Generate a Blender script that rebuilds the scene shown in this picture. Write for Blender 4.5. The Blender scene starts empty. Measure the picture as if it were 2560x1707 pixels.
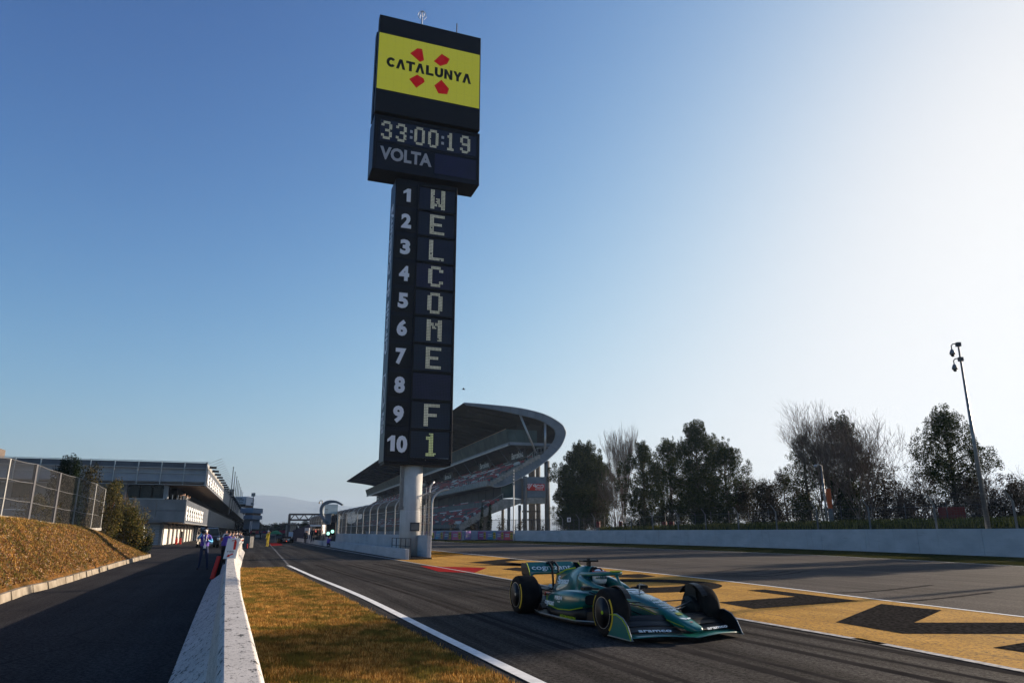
import bpy, bmesh, math, random
from mathutils import Vector, Matrix
R = math.radians
sc = bpy.context.scene
col = sc.collection
random.seed(7)

# ------------------------------------------------------------------ camera, world, sun, exposure
F_PX, HOR, CAM_H = 1792.0, 1328.0, 1.65
TH = math.atan((HOR - 853.5) / F_PX)
cam = bpy.data.cameras.new('camera'); camo = bpy.data.objects.new('camera', cam); col.objects.link(camo)
camo.location = (0, 0, CAM_H); camo.rotation_euler = (math.pi/2 + TH, 0, 0)
cam.sensor_width = 36.0; cam.lens = 36.0 * F_PX / 2560.0
cam.clip_start = 0.05; cam.clip_end = 30000
sc.camera = camo
SUN_AZ, SUN_EL = R(56), R(15)          # azimuth clockwise from +Y, elevation
SKYK, SKYG = 1.3, 0.42
w = bpy.data.worlds.new('World'); sc.world = w; w.use_nodes = True
nt = w.node_tree; nt.nodes.clear()
sky = nt.nodes.new('ShaderNodeTexSky'); sky.sky_type = 'NISHITA'; sky.sun_disc = False
sky.sun_elevation = SUN_EL; sky.sun_rotation = SUN_AZ
sky.air_density = 1.0; sky.dust_density = 2.9; sky.ozone_density = 3.6; sky.altitude = 100
bg = nt.nodes.new('ShaderNodeBackground'); bg.inputs[1].default_value = 0.15
wo = nt.nodes.new('ShaderNodeOutputWorld')
# the photograph's film response, the same over the whole dome: steeper mid tones, soft shoulder
def vm(op, a_, b_):
    n_ = nt.nodes.new('ShaderNodeVectorMath'); n_.operation = op
    for i_, q_ in enumerate((a_, b_)):
        if isinstance(q_, (int, float)): n_.inputs[i_].default_value = (q_, q_, q_)
        else: nt.links.new(q_, n_.inputs[i_])
    return n_.outputs[0]
gm = nt.nodes.new('ShaderNodeGamma'); gm.inputs[1].default_value = 2.1; nt.links.new(vm('MULTIPLY', sky.outputs[0], 0.15), gm.inputs[0])
y_ = vm('MULTIPLY', gm.outputs[0], 5.6*SKYK); y_ = vm('DIVIDE', y_, vm('ADD', y_, 1.0)); y_ = vm('MULTIPLY', y_, 1/0.15*SKYG)
nt.links.new(y_, bg.inputs[0]); nt.links.new(bg.outputs[0], wo.inputs[0])
sl = bpy.data.lights.new('sun', 'SUN'); sl.energy = 5.0; sl.angle = R(0.5); sl.color = (1.0, 0.83, 0.64)
so = bpy.data.objects.new('sun', sl); col.objects.link(so)
sdir = Vector((math.sin(SUN_AZ)*math.cos(SUN_EL), math.cos(SUN_AZ)*math.cos(SUN_EL), math.sin(SUN_EL)))
so.rotation_euler = sdir.to_track_quat('Z', 'Y').to_euler(); so.location = (60, 40, 60)
sc.view_settings.view_transform = 'Standard'; sc.view_settings.look = 'None'
sc.view_settings.gamma = 1; sc.view_settings.exposure = 1.25
sc.view_settings.use_curve_mapping = False

# ------------------------------------------------------------------ surveying helpers: a sight line from the tripod to a plane of the place
SN, CS = math.sin(TH), math.cos(TH)
def ray(px, py):
    x = (px-1280)/F_PX; yd = (py-853.5)/F_PX
    return (x, CS+yd*SN, SN-yd*CS)
def G(px, py, z=0.0):
    r = ray(px, py); t = (z-CAM_H)/r[2]
    return Vector((r[0]*t, r[1]*t, z))
def at(px, py, Y):
    r = ray(px, py); t = Y/r[1]
    return Vector((r[0]*t, Y, CAM_H+r[2]*t))
def frame(deg):
    a = R(deg); return Vector((-math.sin(a), math.cos(a), 0)), Vector((math.cos(a), math.sin(a), 0))
U, V = frame(20)
def hit(px, py, P, N):
    r = Vector(ray(px, py)); t = (P.x*N.x+P.y*N.y)/(r.x*N.x+r.y*N.y)
    return Vector((r.x*t, r.y*t, CAM_H+r.z*t))

# ------------------------------------------------------------------ object helpers
def tag(o, label=None, cat=None, group=None, kind=None):
    if label: o['label'] = label
    if cat: o['category'] = cat
    if group: o['group'] = group
    if kind: o['kind'] = kind
    return o
def thing(name, label, cat, loc=(0, 0, 0), rz=0.0, group=None):
    o = bpy.data.objects.new(name, None); col.objects.link(o); o.empty_display_size = 0.2
    o.location = loc; o.rotation_euler = (0, 0, rz)
    return tag(o, label, cat, group)
def copy_tree(o, parent=None):
    c = o.copy(); col.objects.link(c); c.parent = parent
    for ch in [x for x in o.children]:
        copy_tree(ch, c)
    return c
class MB:
    """collects geometry; fr = (origin, forward axis U, lateral axis V): points are then (lateral, forward, height)"""
    def __init__(s, fr=None):
        s.v = []; s.f = []; s.m = []; s.fr = fr; s.cm = 0
    def P(s, p):
        if s.fr is None: return (p[0], p[1], p[2])
        O, Uu, Vv = s.fr
        return (O.x+Vv.x*p[0]+Uu.x*p[1], O.y+Vv.y*p[0]+Uu.y*p[1], p[2]+(O.z if len(O) > 2 else 0))
    def add(s, vs, fs):
        n = len(s.v); s.v.extend(s.P(p) for p in vs)
        for f in fs: s.f.append(tuple(i+n for i in f)); s.m.append(s.cm)
        return s
    def box(s, x0, x1, y0, y1, z0, z1):
        return s.add([(x0,y0,z0),(x1,y0,z0),(x1,y1,z0),(x0,y1,z0),(x0,y0,z1),(x1,y0,z1),(x1,y1,z1),(x0,y1,z1)],
              [(0,3,2,1),(4,5,6,7),(0,1,5,4),(1,2,6,5),(2,3,7,6),(3,0,4,7)])
    def bar(s, a, b, w, h=None, up=(0,0,1)):
        """box beam from a to b (local points), w across, h tall"""
        h = h or w; a = Vector(a); b = Vector(b); d = (b-a).normalized(); u = Vector(up)
        if abs(d.dot(u)) > 0.98: u = Vector((1,0,0))
        r = d.cross(u).normalized(); u = r.cross(d).normalized()
        vs = []
        for p in (a, b):
            for i, j in ((-1,-1),(1,-1),(1,1),(-1,1)): vs.append(tuple(p+r*(i*w/2)+u*(j*h/2)))
        return s.add(vs, [(0,1,2,3),(7,6,5,4),(0,4,5,1),(1,5,6,2),(2,6,7,3),(3,7,4,0)])
    def tube(s, pts, r, n=6, caps=True):
        pts = [Vector(p) for p in pts]; rs = r if isinstance(r, (list, tuple)) else [r]*len(pts)
        vs = []; fs = []; prev = None
        for i, p in enumerate(pts):
            d = (pts[min(i+1, len(pts)-1)]-pts[max(i-1, 0)])
            d = d.normalized() if d.length > 1e-9 else Vector((0,0,1))
            if prev is None:
                u = Vector((0,0,1)) if abs(d.z) < 0.9 else Vector((1,0,0))
            else: u = prev
            a = (u-d*u.dot(d)).normalized(); prev = a; b = d.cross(a)
            for k in range(n):
                t = 2*math.pi*k/n; vs.append(tuple(p+(a*math.cos(t)+b*math.sin(t))*rs[i]))
        for i in range(len(pts)-1):
            for k in range(n):
                k2 = (k+1) % n; fs.append((i*n+k, i*n+k2, (i+1)*n+k2, (i+1)*n+k))
        if caps: fs.append(tuple(range(n-1, -1, -1))); fs.append(tuple((len(pts)-1)*n+k for k in range(n)))
        return s.add(vs, fs)
    def prism(s, poly, a, b, axis='y'):
        """poly in the plane across axis, extruded from a to b"""
        n = len(poly); vs = []
        for t in (a, b):
            for p in poly:
                vs.append((p[0], t, p[1]) if axis == 'y' else (t, p[0], p[1]) if axis == 'x' else (p[0], p[1], t))
        fs = [tuple(range(n)), tuple(range(2*n-1, n-1, -1))]
        for i in range(n):
            j = (i+1) % n; fs.append((i, i+n, j+n, j))
        return s.add(vs, fs)
    def loft(s, secs, caps=True, closed=True):
        n = len(secs[0]); vs = [tuple(p) for q in secs for p in q]; fs = []
        for i in range(len(secs)-1):
            for k in range(n if closed else n-1):
                k2 = (k+1) % n; fs.append((i*n+k, i*n+k2, (i+1)*n+k2, (i+1)*n+k))
        if caps: fs.append(tuple(range(n-1, -1, -1))); fs.append(tuple((len(secs)-1)*n+k for k in range(n)))
        return s.add(vs, fs)
    def lathe(s, prof, c=(0,0,0), n=24, axis='z', caps=True):
        """prof: (radius, offset along axis)"""
        secs = []
        for r_, h in prof:
            q = []
            for k in range(n):
                t = 2*math.pi*k/n; a, b = r_*math.cos(t), r_*math.sin(t)
                q.append((c[0]+a, c[1]+b, c[2]+h) if axis == 'z' else (c[0]+a, c[1]+h, c[2]+b) if axis == 'y' else (c[0]+h, c[1]+a, c[2]+b))
            secs.append(q)
        return s.loft(secs, caps)
    def mesh_in(s, data, o, ax, ay, az):
        vs, fs = data; o = Vector(o); ax = Vector(ax); ay = Vector(ay); az = Vector(az)
        return s.add([tuple(o+ax*p[0]+ay*p[1]+az*p[2]) for p in vs], fs)
    def build(s, name, mat, parent=None, smooth=False, local=False, sub=0, kind=None, label=None, bevel=0):
        me = bpy.data.meshes.new(name)
        off = Vector((0,0,0))
        if parent is not None and not local:
            q = parent
            while q is not None: off += Vector(q.location); q = q.parent
        elif parent is None and not local and s.v:
            xs = [p[0] for p in s.v]; ys = [p[1] for p in s.v]; zs = [p[2] for p in s.v]
        me.from_pydata([(p[0]-off.x, p[1]-off.y, p[2]-off.z) for p in s.v], [], s.f)
        mats = mat if isinstance(mat, (list, tuple)) else [mat]
        for m in mats: me.materials.append(m)
        if len(mats) > 1: me.polygons.foreach_set('material_index', s.m)
        bm = bmesh.new(); bm.from_mesh(me); bmesh.ops.recalc_face_normals(bm, faces=bm.faces) if len(bm.faces) < 60000 else None
        bm.to_mesh(me); bm.free()
        if smooth: me.polygons.foreach_set('use_smooth', [True]*len(me.polygons))
        me.update()
        o = bpy.data.objects.new(name, me); col.objects.link(o)
        if parent is not None: o.parent = parent
        if bevel:
            b = o.modifiers.new('bevel', 'BEVEL'); b.width = bevel; b.segments = 2; b.limit_method = 'ANGLE'
        if sub:
            m = o.modifiers.new('sub', 'SUBSURF'); m.levels = sub; m.render_levels = sub
        if kind: o['kind'] = kind
        if label: o['label'] = label
        return o
_tc = {}
def text_data(s, bold=0.0, depth=0.02):
    """letters as a mesh, cap height about 1, centred, facing +z of its own"""
    k = (s, bold, depth)
    if k in _tc: return _tc[k]
    cu = bpy.data.curves.new('t', 'FONT'); cu.body = s; cu.size = 1.38; cu.align_x = 'CENTER'; cu.offset = bold
    cu.extrude = depth/2; cu.resolution_u = 3
    o = bpy.data.objects.new('t', cu); col.objects.link(o)
    dg = bpy.context.evaluated_depsgraph_get(); me = bpy.data.meshes.new_from_object(o.evaluated_get(dg))
    vs = [tuple(v.co) for v in me.vertices]; fs = [tuple(p.vertices) for p in me.polygons]
    bpy.data.objects.remove(o); bpy.data.curves.remove(cu); bpy.data.meshes.remove(me)
    _tc[k] = (vs, fs); return _tc[k]
def text(name, s, o, ax, ay, h, mat, parent, w=None, bold=0.02, depth=0.02, local=False, fr=None, kind=None):
    """s with its cap height h, centred on o (bottom line), reading along ax, up along ay; w = total width"""
    vs, fs = text_data(s, bold, depth/h)
    xs = [p[0] for p in vs]; x0, x1 = min(xs), max(xs); k = (w/(x1-x0)) if w else h
    m = MB(fr); ax = Vector(ax).normalized(); ay = Vector(ay).normalized(); az = ax.cross(ay)
    m.mesh_in(([(p[0]-(x0+x1)/2, p[1], p[2]) for p in vs], fs), o, ax*k, ay*h, az*h)
    return m.build(name, mat, parent, local=local, kind=kind)

# ------------------------------------------------------------------ materials
def mat(name, c, rough=0.6, metal=0.0, c2=None, scale=3.0, bump=0.0, bscale=40.0, spec=0.2, coat=0.0, emit=None, es=1.0, detail=6, stretch=None, alpha=None, trans=0.0, coord='Object', cr=(0.35, 0.65)):
    m = bpy.data.materials.new(name); m.use_nodes = True; n = m.node_tree.nodes; L = m.node_tree.links
    b = n['Principled BSDF']; b.inputs['Base Color'].default_value = (*c, 1); b.inputs['Roughness'].default_value = rough
    b.inputs['Metallic'].default_value = metal; b.inputs['Specular IOR Level'].default_value = spec
    b.inputs['Coat Weight'].default_value = coat; b.inputs['Transmission Weight'].default_value = trans
    if emit: b.inputs['Emission Color'].default_value = (*emit, 1); b.inputs['Emission Strength'].default_value = es*0.42
    if alpha is not None: b.inputs['Alpha'].default_value = alpha
    if c2 or bump:
        tc = n.new('ShaderNodeTexCoord'); src = tc.outputs[coord]
        if stretch:
            mp = n.new('ShaderNodeMapping'); mp.inputs['Scale'].default_value = stretch; L.new(src, mp.inputs[0]); src = mp.outputs[0]
    if c2:
        t = n.new('ShaderNodeTexNoise'); t.inputs['Scale'].default_value = scale; t.inputs['Detail'].default_value = detail
        r = n.new('ShaderNodeValToRGB'); r.color_ramp.elements[0].position = cr[0]; r.color_ramp.elements[1].position = cr[1]
        r.color_ramp.elements[0].color = (*c, 1); r.color_ramp.elements[1].color = (*c2, 1)
        L.new(src, t.inputs['Vector']); L.new(t.outputs['Fac'], r.inputs[0]); L.new(r.outputs[0], b.inputs['Base Color'])
    if bump:
        t2 = n.new('ShaderNodeTexNoise'); t2.inputs['Scale'].default_value = bscale; t2.inputs['Detail'].default_value = 4
        bp = n.new('ShaderNodeBump'); bp.inputs['Strength'].default_value = bump; bp.inputs['Distance'].default_value = 0.02
        L.new(src, t2.inputs['Vector']); L.new(t2.outputs['Fac'], bp.inputs['Height']); L.new(bp.outputs[0], b.inputs['Normal'])
    return m
class NT:
    """tiny node writer for the richer ground materials"""
    def __init__(s, name, rough=0.9, spec=0.3):
        s.m = bpy.data.materials.new(name); s.m.use_nodes = True; s.n = s.m.node_tree.nodes; s.L = s.m.node_tree.links
        s.b = s.n['Principled BSDF']; s.b.inputs['Roughness'].default_value = rough; s.b.inputs['Specular IOR Level'].default_value = spec
        s.tc = s.n.new('ShaderNodeTexCoord').outputs['Object']
    def map(s, scale=(1,1,1), rz=0.0):
        # turn first (so that x runs across the track, y along it), then scale
        a = s.n.new('ShaderNodeMapping'); a.inputs['Rotation'].default_value = (0, 0, rz); s.L.new(s.tc, a.inputs[0])
        b = s.n.new('ShaderNodeMapping'); b.inputs['Scale'].default_value = scale; s.L.new(a.outputs[0], b.inputs[0]); return b.outputs[0]
    def noise(s, vec, sc, det=4, rough=0.55):
        t = s.n.new('ShaderNodeTexNoise'); t.inputs['Scale'].default_value = sc; t.inputs['Detail'].default_value = det; t.inputs['Roughness'].default_value = rough
        s.L.new(vec, t.inputs['Vector']); return t.outputs['Fac']
    def vor(s, vec, sc, feat='F1'):
        t = s.n.new('ShaderNodeTexVoronoi'); t.feature = feat; t.inputs['Scale'].default_value = sc; s.L.new(vec, t.inputs['Vector']); return t.outputs['Distance']
    def ramp(s, fac, stops, const=False):
        r = s.n.new('ShaderNodeValToRGB'); e = r.color_ramp.elements
        if const: r.color_ramp.interpolation = 'CONSTANT'
        while len(e) < len(stops): e.new(0.5)
        for i, (p, c) in enumerate(stops):
            e[i].position = p; e[i].color = (*(c if isinstance(c, (tuple, list)) else (c, c, c)), 1)
        s.L.new(fac, r.inputs[0]); return r.outputs[0]
    def mix(s, a, b, fac, mode='MIX'):
        x = s.n.new('ShaderNodeMix'); x.data_type = 'RGBA'; x.blend_type = mode
        for sock, val in ((x.inputs['Factor'], fac), (x.inputs['A'], a), (x.inputs['B'], b)):
            if isinstance(val, (int, float)): sock.default_value = val
            elif isinstance(val, tuple): sock.default_value = (*val, 1)
            else: s.L.new(val, sock)
        return x.outputs['Result']
    def bump(s, h, st=0.5, dist=0.01):
        b = s.n.new('ShaderNodeBump'); b.inputs['Strength'].default_value = st; b.inputs['Distance'].default_value = dist
        s.L.new(h, b.inputs['Height']); s.L.new(b.outputs[0], s.b.inputs['Normal'])
    def out(s, c, rough=None):
        s.L.new(c, s.b.inputs['Base Color'])
        if rough is not None: s.L.new(rough, s.b.inputs['Roughness'])
        return s.m
def asphalt(name, dark, light, fleck, marks=0.6, warm=None, rough=0.85, cracks=False):
    a = NT(name, rough, 0.02); v = a.tc
    base = a.ramp(a.noise(v, 0.25, 5, 0.6), [(0.3, dark), (0.7, light)])
    gr = a.ramp(a.noise(v, 17, 5, 0.9), [(0.41, 0.15), (0.59, 1.85)])
    base = a.mix(base, gr, 0.75, 'MULTIPLY')
    st = a.ramp(a.noise(v, 130, 2, 0.6), [(0.66, 0.0), (0.74, 1.0)])
    base = a.mix(base, fleck, st)
    vv = a.map((1.6, 0.035, 1), -R(20))
    ln = a.ramp(a.noise(vv, 1.0, 5, 0.7), [(0.40, 0.35), (0.60, 1.15)])
    base = a.mix(base, ln, marks, 'MULTIPLY')
    if cracks:
        c = a.ramp(a.vor(a.map((1, 1, 1)), 0.22, 'DISTANCE_TO_EDGE'), [(0.0, 0.35), (0.006, 1.0)])
        base = a.mix(base, c, 0.6, 'MULTIPLY')
    a.bump(a.noise(v, 75, 4, 0.75), 0.85, 0.012)
    return a.out(base)
M = {}
M['race_asphalt'] = asphalt('race_asphalt', (0.066, 0.058, 0.052), (0.095, 0.083, 0.074), (0.24, 0.23, 0.22), 0.4)
M['pit_asphalt'] = asphalt('pit_asphalt', (0.036, 0.033, 0.031), (0.058, 0.053, 0.049), (0.22, 0.21, 0.20), 0.75)
M['road_asphalt'] = asphalt('road_asphalt', (0.026, 0.025, 0.027), (0.042, 0.040, 0.041), (0.075, 0.07, 0.07), 0.3, cracks=True)
M['white_line'] = mat('white_line', (0.62, 0.62, 0.6), 0.7, c2=(0.78, 0.78, 0.76), scale=6, bump=0.4, bscale=90)
M['worn_line'] = mat('worn_line', (0.16, 0.155, 0.15), 0.8, c2=(0.42, 0.41, 0.40), scale=9, bump=0.4, bscale=90, cr=(0.32, 0.6))
M['red_paint'] = mat('red_paint', (0.34, 0.02, 0.02), 0.95, spec=0.0, c2=(0.2, 0.03, 0.03), scale=3, bump=0.5, bscale=70)
M['letter_paint'] = mat('letter_paint', (0.014, 0.013, 0.012), 0.95, c2=(0.042, 0.038, 0.035), scale=14, bump=0.8, bscale=60, spec=0.0, cr=(0.42, 0.58))
a = NT('yellow_paint', 0.9, 0.03); v = a.tc
b0 = a.ramp(a.noise(v, 0.8, 5), [(0.3, (0.42, 0.22, 0.04)), (0.7, (0.56, 0.31, 0.065))])
b0 = a.mix(b0, (0.09, 0.065, 0.045), a.ramp(a.noise(v, 13, 5, 0.88), [(0.50, 0.0), (0.60, 0.9)]))
b0 = a.mix(b0, (0.12, 0.08, 0.045), a.ramp(a.noise(a.map((2.2, 0.10, 1), -R(24)), 1.0, 5, 0.7), [(0.56, 0.0), (0.66, 0.55)]))
b0 = a.mix(b0, a.ramp(a.noise(a.map((1.2, 0.06, 1), -R(20)), 1.0, 4), [(0.35, 0.75), (0.6, 1.0)]), 0.8, 'MULTIPLY')
a.bump(a.noise(v, 45, 4, 0.7), 0.9, 0.015); M['yellow_paint'] = a.out(b0)
M['kerb_conc'] = mat('kerb_conc', (0.17, 0.14, 0.105), 0.95, c2=(0.28, 0.24, 0.19), scale=2.5, bump=0.4, bscale=25, spec=0.1)
M['conc'] = mat('conc', (0.21, 0.20, 0.18), 0.85, c2=(0.32, 0.305, 0.28), scale=1.3, bump=0.25, bscale=20)
M['conc_dark'] = mat('conc_dark', (0.11, 0.107, 0.103), 0.85, c2=(0.16, 0.155, 0.15), scale=0.7, bump=0.2, bscale=10)
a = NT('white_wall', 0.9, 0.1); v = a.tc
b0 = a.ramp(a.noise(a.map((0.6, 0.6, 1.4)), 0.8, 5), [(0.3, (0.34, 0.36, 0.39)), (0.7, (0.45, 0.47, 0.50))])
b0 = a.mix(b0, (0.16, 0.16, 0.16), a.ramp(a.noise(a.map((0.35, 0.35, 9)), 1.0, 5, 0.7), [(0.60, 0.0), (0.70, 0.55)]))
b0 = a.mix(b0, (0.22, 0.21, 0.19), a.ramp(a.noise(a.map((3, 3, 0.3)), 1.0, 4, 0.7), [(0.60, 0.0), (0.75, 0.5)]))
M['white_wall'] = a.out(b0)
M['facade_conc'] = mat('facade_conc', (0.19, 0.19, 0.195), 0.85, c2=(0.26, 0.26, 0.26), scale=0.7, bump=0.2, bscale=10)
M['faint_line'] = mat('faint_line', (0.04, 0.038, 0.036), 0.85, c2=(0.20, 0.195, 0.19), scale=7, cr=(0.4, 0.62))
M['white'] = mat('white', (0.75, 0.75, 0.75), 0.5)
M['letter_white'] = mat('letter_white', (0.80, 0.80, 0.84), 0.5)
M['letter_grey'] = mat('letter_grey', (0.42, 0.41, 0.43), 0.5)
M['black'] = mat('black', (0.005, 0.005, 0.007), 0.55, spec=0.25)
M['navy'] = mat('navy', (0.004, 0.005, 0.010), 0.5, c2=(0.006, 0.007, 0.016), scale=0.6, spec=0.25)
M['navy_side'] = mat('navy_side', (0.008, 0.014, 0.035), 0.4)
M['steel'] = mat('steel', (0.22, 0.22, 0.22), 0.45, 0.5, c2=(0.16, 0.16, 0.16), scale=4)
M['steel_dark'] = mat('steel_dark', (0.07, 0.07, 0.08), 0.6, 0.2)
M['alu'] = mat('alu', (0.40, 0.41, 0.42), 0.4, 0.7)
M['red'] = mat('red', (0.55, 0.03, 0.02), 0.45)
M['orange'] = mat('orange', (0.65, 0.12, 0.03), 0.5)
M['glass_dark'] = mat('glass_dark', (0.01, 0.016, 0.018), 0.25, spec=0.3, c2=(0.02, 0.03, 0.033), scale=0.6)
M['glass_green'] = mat('glass_green', (0.018, 0.04, 0.042), 0.5, spec=0.1, c2=(0.045, 0.08, 0.078), scale=0.3)
M['panel_grey'] = mat('panel_grey', (0.27, 0.29, 0.32), 0.5, 0.1, c2=(0.33, 0.35, 0.38), scale=0.7)
M['panel_dark'] = mat('panel_dark', (0.085, 0.092, 0.11), 0.4, 0.2, c2=(0.12, 0.13, 0.15), scale=0.8)
M['timber'] = mat('timber', (0.20, 0.13, 0.08), 0.7)
M['bark'] = mat('bark', (0.09, 0.07, 0.055), 0.9, c2=(0.14, 0.11, 0.09), scale=5, bump=0.5, bscale=20)
M['bark_pale'] = mat('bark_pale', (0.22, 0.19, 0.16), 0.9, c2=(0.13, 0.11, 0.09), scale=6)
M['twig'] = mat('twig', (0.12, 0.085, 0.065), 0.9)
M['twig_dark'] = mat('twig_dark', (0.07, 0.05, 0.04), 0.9)
def leafmat(name, c1, c2, c3, patch=None):
    a = NT(name, 0.8, 0.04)
    g = a.n.new('ShaderNodeNewGeometry').outputs['Random Per Island']
    cc = a.ramp(g, [(0.0, c1), (0.5, c2), (1.0, c3)])
    if patch:
        cc = a.mix(cc, patch, a.ramp(a.noise(a.tc, 1.3, 4, 0.7), [(0.47, 0.0), (0.57, 0.9)]))
        cc = a.mix(cc, a.ramp(a.noise(a.tc, 4.5, 4, 0.7), [(0.36, 0.35), (0.60, 1.25)]), 0.9, 'MULTIPLY')
    t = a.n.new('ShaderNodeBsdfTranslucent'); a.L.new(cc, t.inputs[0]); a.L.new(cc, a.b.inputs['Base Color'])
    mx = a.n.new('ShaderNodeMixShader'); mx.inputs[0].default_value = 0.15
    a.L.new(a.b.outputs[0], mx.inputs[1]); a.L.new(t.outputs[0], mx.inputs[2])
    a.L.new(mx.outputs[0], a.n['Material Output'].inputs[0]); return a.m
M['pine'] = leafmat('pine', (0.010, 0.020, 0.006), (0.022, 0.036, 0.008), (0.065, 0.070, 0.014))
M['cypress'] = leafmat('cypress', (0.007, 0.013, 0.008), (0.012, 0.022, 0.011), (0.025, 0.035, 0.015))
M['juniper'] = leafmat('juniper', (0.05, 0.06, 0.015), (0.11, 0.10, 0.025), (0.20, 0.13, 0.035))
M['hedge'] = leafmat('hedge', (0.025, 0.026, 0.010), (0.05, 0.048, 0.018), (0.10, 0.07, 0.025))
M['scrub'] = leafmat('scrub', (0.014, 0.014, 0.008), (0.03, 0.027, 0.014), (0.06, 0.04, 0.02))
M['russet'] = leafmat('russet', (0.12, 0.05, 0.02), (0.2, 0.08, 0.03), (0.10, 0.05, 0.04))
M['green_blade'] = leafmat('green_blade', (0.03, 0.05, 0.01), (0.08, 0.10, 0.02), (0.20, 0.18, 0.04))
M['mound_blade'] = leafmat('mound_blade', (0.03, 0.04, 0.01), (0.07, 0.075, 0.015), (0.22, 0.20, 0.04))
M['dry_blade'] = leafmat('dry_blade', (0.20, 0.085, 0.02), (0.42, 0.21, 0.045), (0.75, 0.47, 0.15), (0.14, 0.12, 0.025))
M['leaf_litter'] = leafmat('leaf_litter', (0.09, 0.035, 0.02), (0.26, 0.12, 0.05), (0.55, 0.38, 0.25))
a = NT('grass_soil', 1.0, 0.0); v = a.tc
b0 = a.ramp(a.noise(v, 1.1, 6, 0.65), [(0.33, (0.045, 0.05, 0.012)), (0.42, (0.12, 0.085, 0.02)), (0.52, (0.26, 0.125, 0.028)), (0.66, (0.36, 0.20, 0.05))])
b0 = a.mix(b0, a.ramp(a.noise(v, 26, 4, 0.8), [(0.3, 0.35), (0.65, 1.3)]), 0.8, 'MULTIPLY')
a.bump(a.noise(v, 22, 5, 0.8), 1.0, 0.06); M['grass_soil'] = a.out(b0)
a = NT('bank_soil', 1.0, 0.0); v = a.tc
b0 = a.ramp(a.noise(v, 0.9, 6, 0.65), [(0.32, (0.05, 0.055, 0.02)), (0.47, (0.13, 0.07, 0.025)), (0.65, (0.25, 0.12, 0.04))])
b0 = a.mix(b0, a.ramp(a.noise(v, 14, 4, 0.8), [(0.35, 0.4), (0.65, 1.35)]), 0.85, 'MULTIPLY')
a.bump(a.noise(v, 12, 5, 0.8), 1.0, 0.08); M['bank_soil'] = a.out(b0)
M['verge'] = mat('verge', (0.022, 0.027, 0.008), 1.0, spec=0.0, c2=(0.05, 0.045, 0.014), scale=2, bump=0.8, bscale=15)
M['land'] = mat('land', (0.10, 0.09, 0.05), 0.95, c2=(0.16, 0.13, 0.07), scale=0.05)
M['hill'] = mat('hill', (0.05, 0.065, 0.05), 0.95, c2=(0.09, 0.10, 0.07), scale=0.004)
def wire_mat():
    m = mat('wire', (0.15, 0.14, 0.125), 0.8); return m
M['wire'] = wire_mat()
M['skin'] = mat('skin', (0.42, 0.25, 0.18), 0.55)
M['hair'] = mat('hair', (0.03, 0.02, 0.015), 0.7)
M['jeans'] = mat('jeans', (0.02, 0.03, 0.07), 0.85)
M['dark_cloth'] = mat('dark_cloth', (0.02, 0.02, 0.024), 0.85)
M['purple'] = mat('purple', (0.10, 0.06, 0.32), 0.7)
M['light_blue'] = mat('light_blue', (0.12, 0.42, 0.75), 0.7)
M['grey_cloth'] = mat('grey_cloth', (0.35, 0.35, 0.36), 0.8)
M['yellow_cloth'] = mat('yellow_cloth', (0.55, 0.40, 0.03), 0.75)
M['red_cloth'] = mat('red_cloth', (0.35, 0.05, 0.04), 0.8)
# shade trees past the frame: x, y, height, crown radius
SHADE = [(50, 46.6, 18.0, 2.5, 0.86), (50, 56.5, 15.5, 3.2, 0.55), (54, 64, 14, 2.6, 0.4)]
CARK, CARR = 1.0, 0.0
# ================================================================== GROUND AND PAINT
def ext(p, q, d):     # a point d metres beyond q on the line p-q
    p = Vector(p); q = Vector(q); return q+(q-p).normalized()*d
def rs(r, s_): return Vector((V.x*r+U.x*s_, V.y*r+U.y*s_, 0))     # track frame -> ground point
def sheet(name, poly, z, m, kind='structure'):
    b = MB(); b.add([(p[0], p[1], z) for p in poly], [tuple(range(len(poly)))])
    bm = bmesh.new(); vs = [bm.verts.new(v) for v in b.v]; f = bm.faces.new(vs); bmesh.ops.triangulate(bm, faces=[f])
    if f.is_valid: pass
    bmesh.ops.recalc_face_normals(bm, faces=bm.faces)
    if sum(q.normal.z*q.calc_area() for q in bm.faces) < 0: bmesh.ops.reverse_faces(bm, faces=bm.faces)
    me = bpy.data.meshes.new(name); bm.to_mesh(me); bm.free(); me.materials.append(m)
    o = bpy.data.objects.new(name, me); col.objects.link(o); o['kind'] = kind; return o
def offset(line, d):
    out = []
    for i, p in enumerate(line):
        a = line[max(i-1, 0)]; b = line[min(i+1, len(line)-1)]; t = (Vector(b)-Vector(a)).normalized()
        out.append(Vector((p[0]-t.y*d, p[1]+t.x*d, 0)))
    return out
def smooth_line(pts, n=6):
    out = []
    for i in range(len(pts)-1):
        p0 = pts[max(i-1, 0)]; p1 = pts[i]; p2 = pts[i+1]; p3 = pts[min(i+2, len(pts)-1)]
        for k in range(n):
            t = k/n; out.append(0.5*((2*p1)+(p2-p0)*t+(2*p0-5*p1+4*p2-p3)*t*t+(3*p1-p0-3*p2+p3)*t**3))
    out.append(pts[-1]); return out
def stripe(name, line, w, z, m):
    l = offset(line, w/2); r = offset(line, -w/2); b = MB(); n = len(line)
    b.add([(p.x, p.y, z) for p in l]+[(p.x, p.y, z) for p in r], [(i, i+n, i+n+1, i+1) for i in range(n-1)])
    o = b.build(name, m); o['kind'] = 'structure'
    return o
big = MB(); big.add([(-8000, -2000, -0.03), (8000, -2000, -0.03), (8000, 9000, -0.03), (-8000, 9000, -0.03)], [(0, 1, 2, 3)])
big.build('ground', M['land'], kind='structure')

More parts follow.
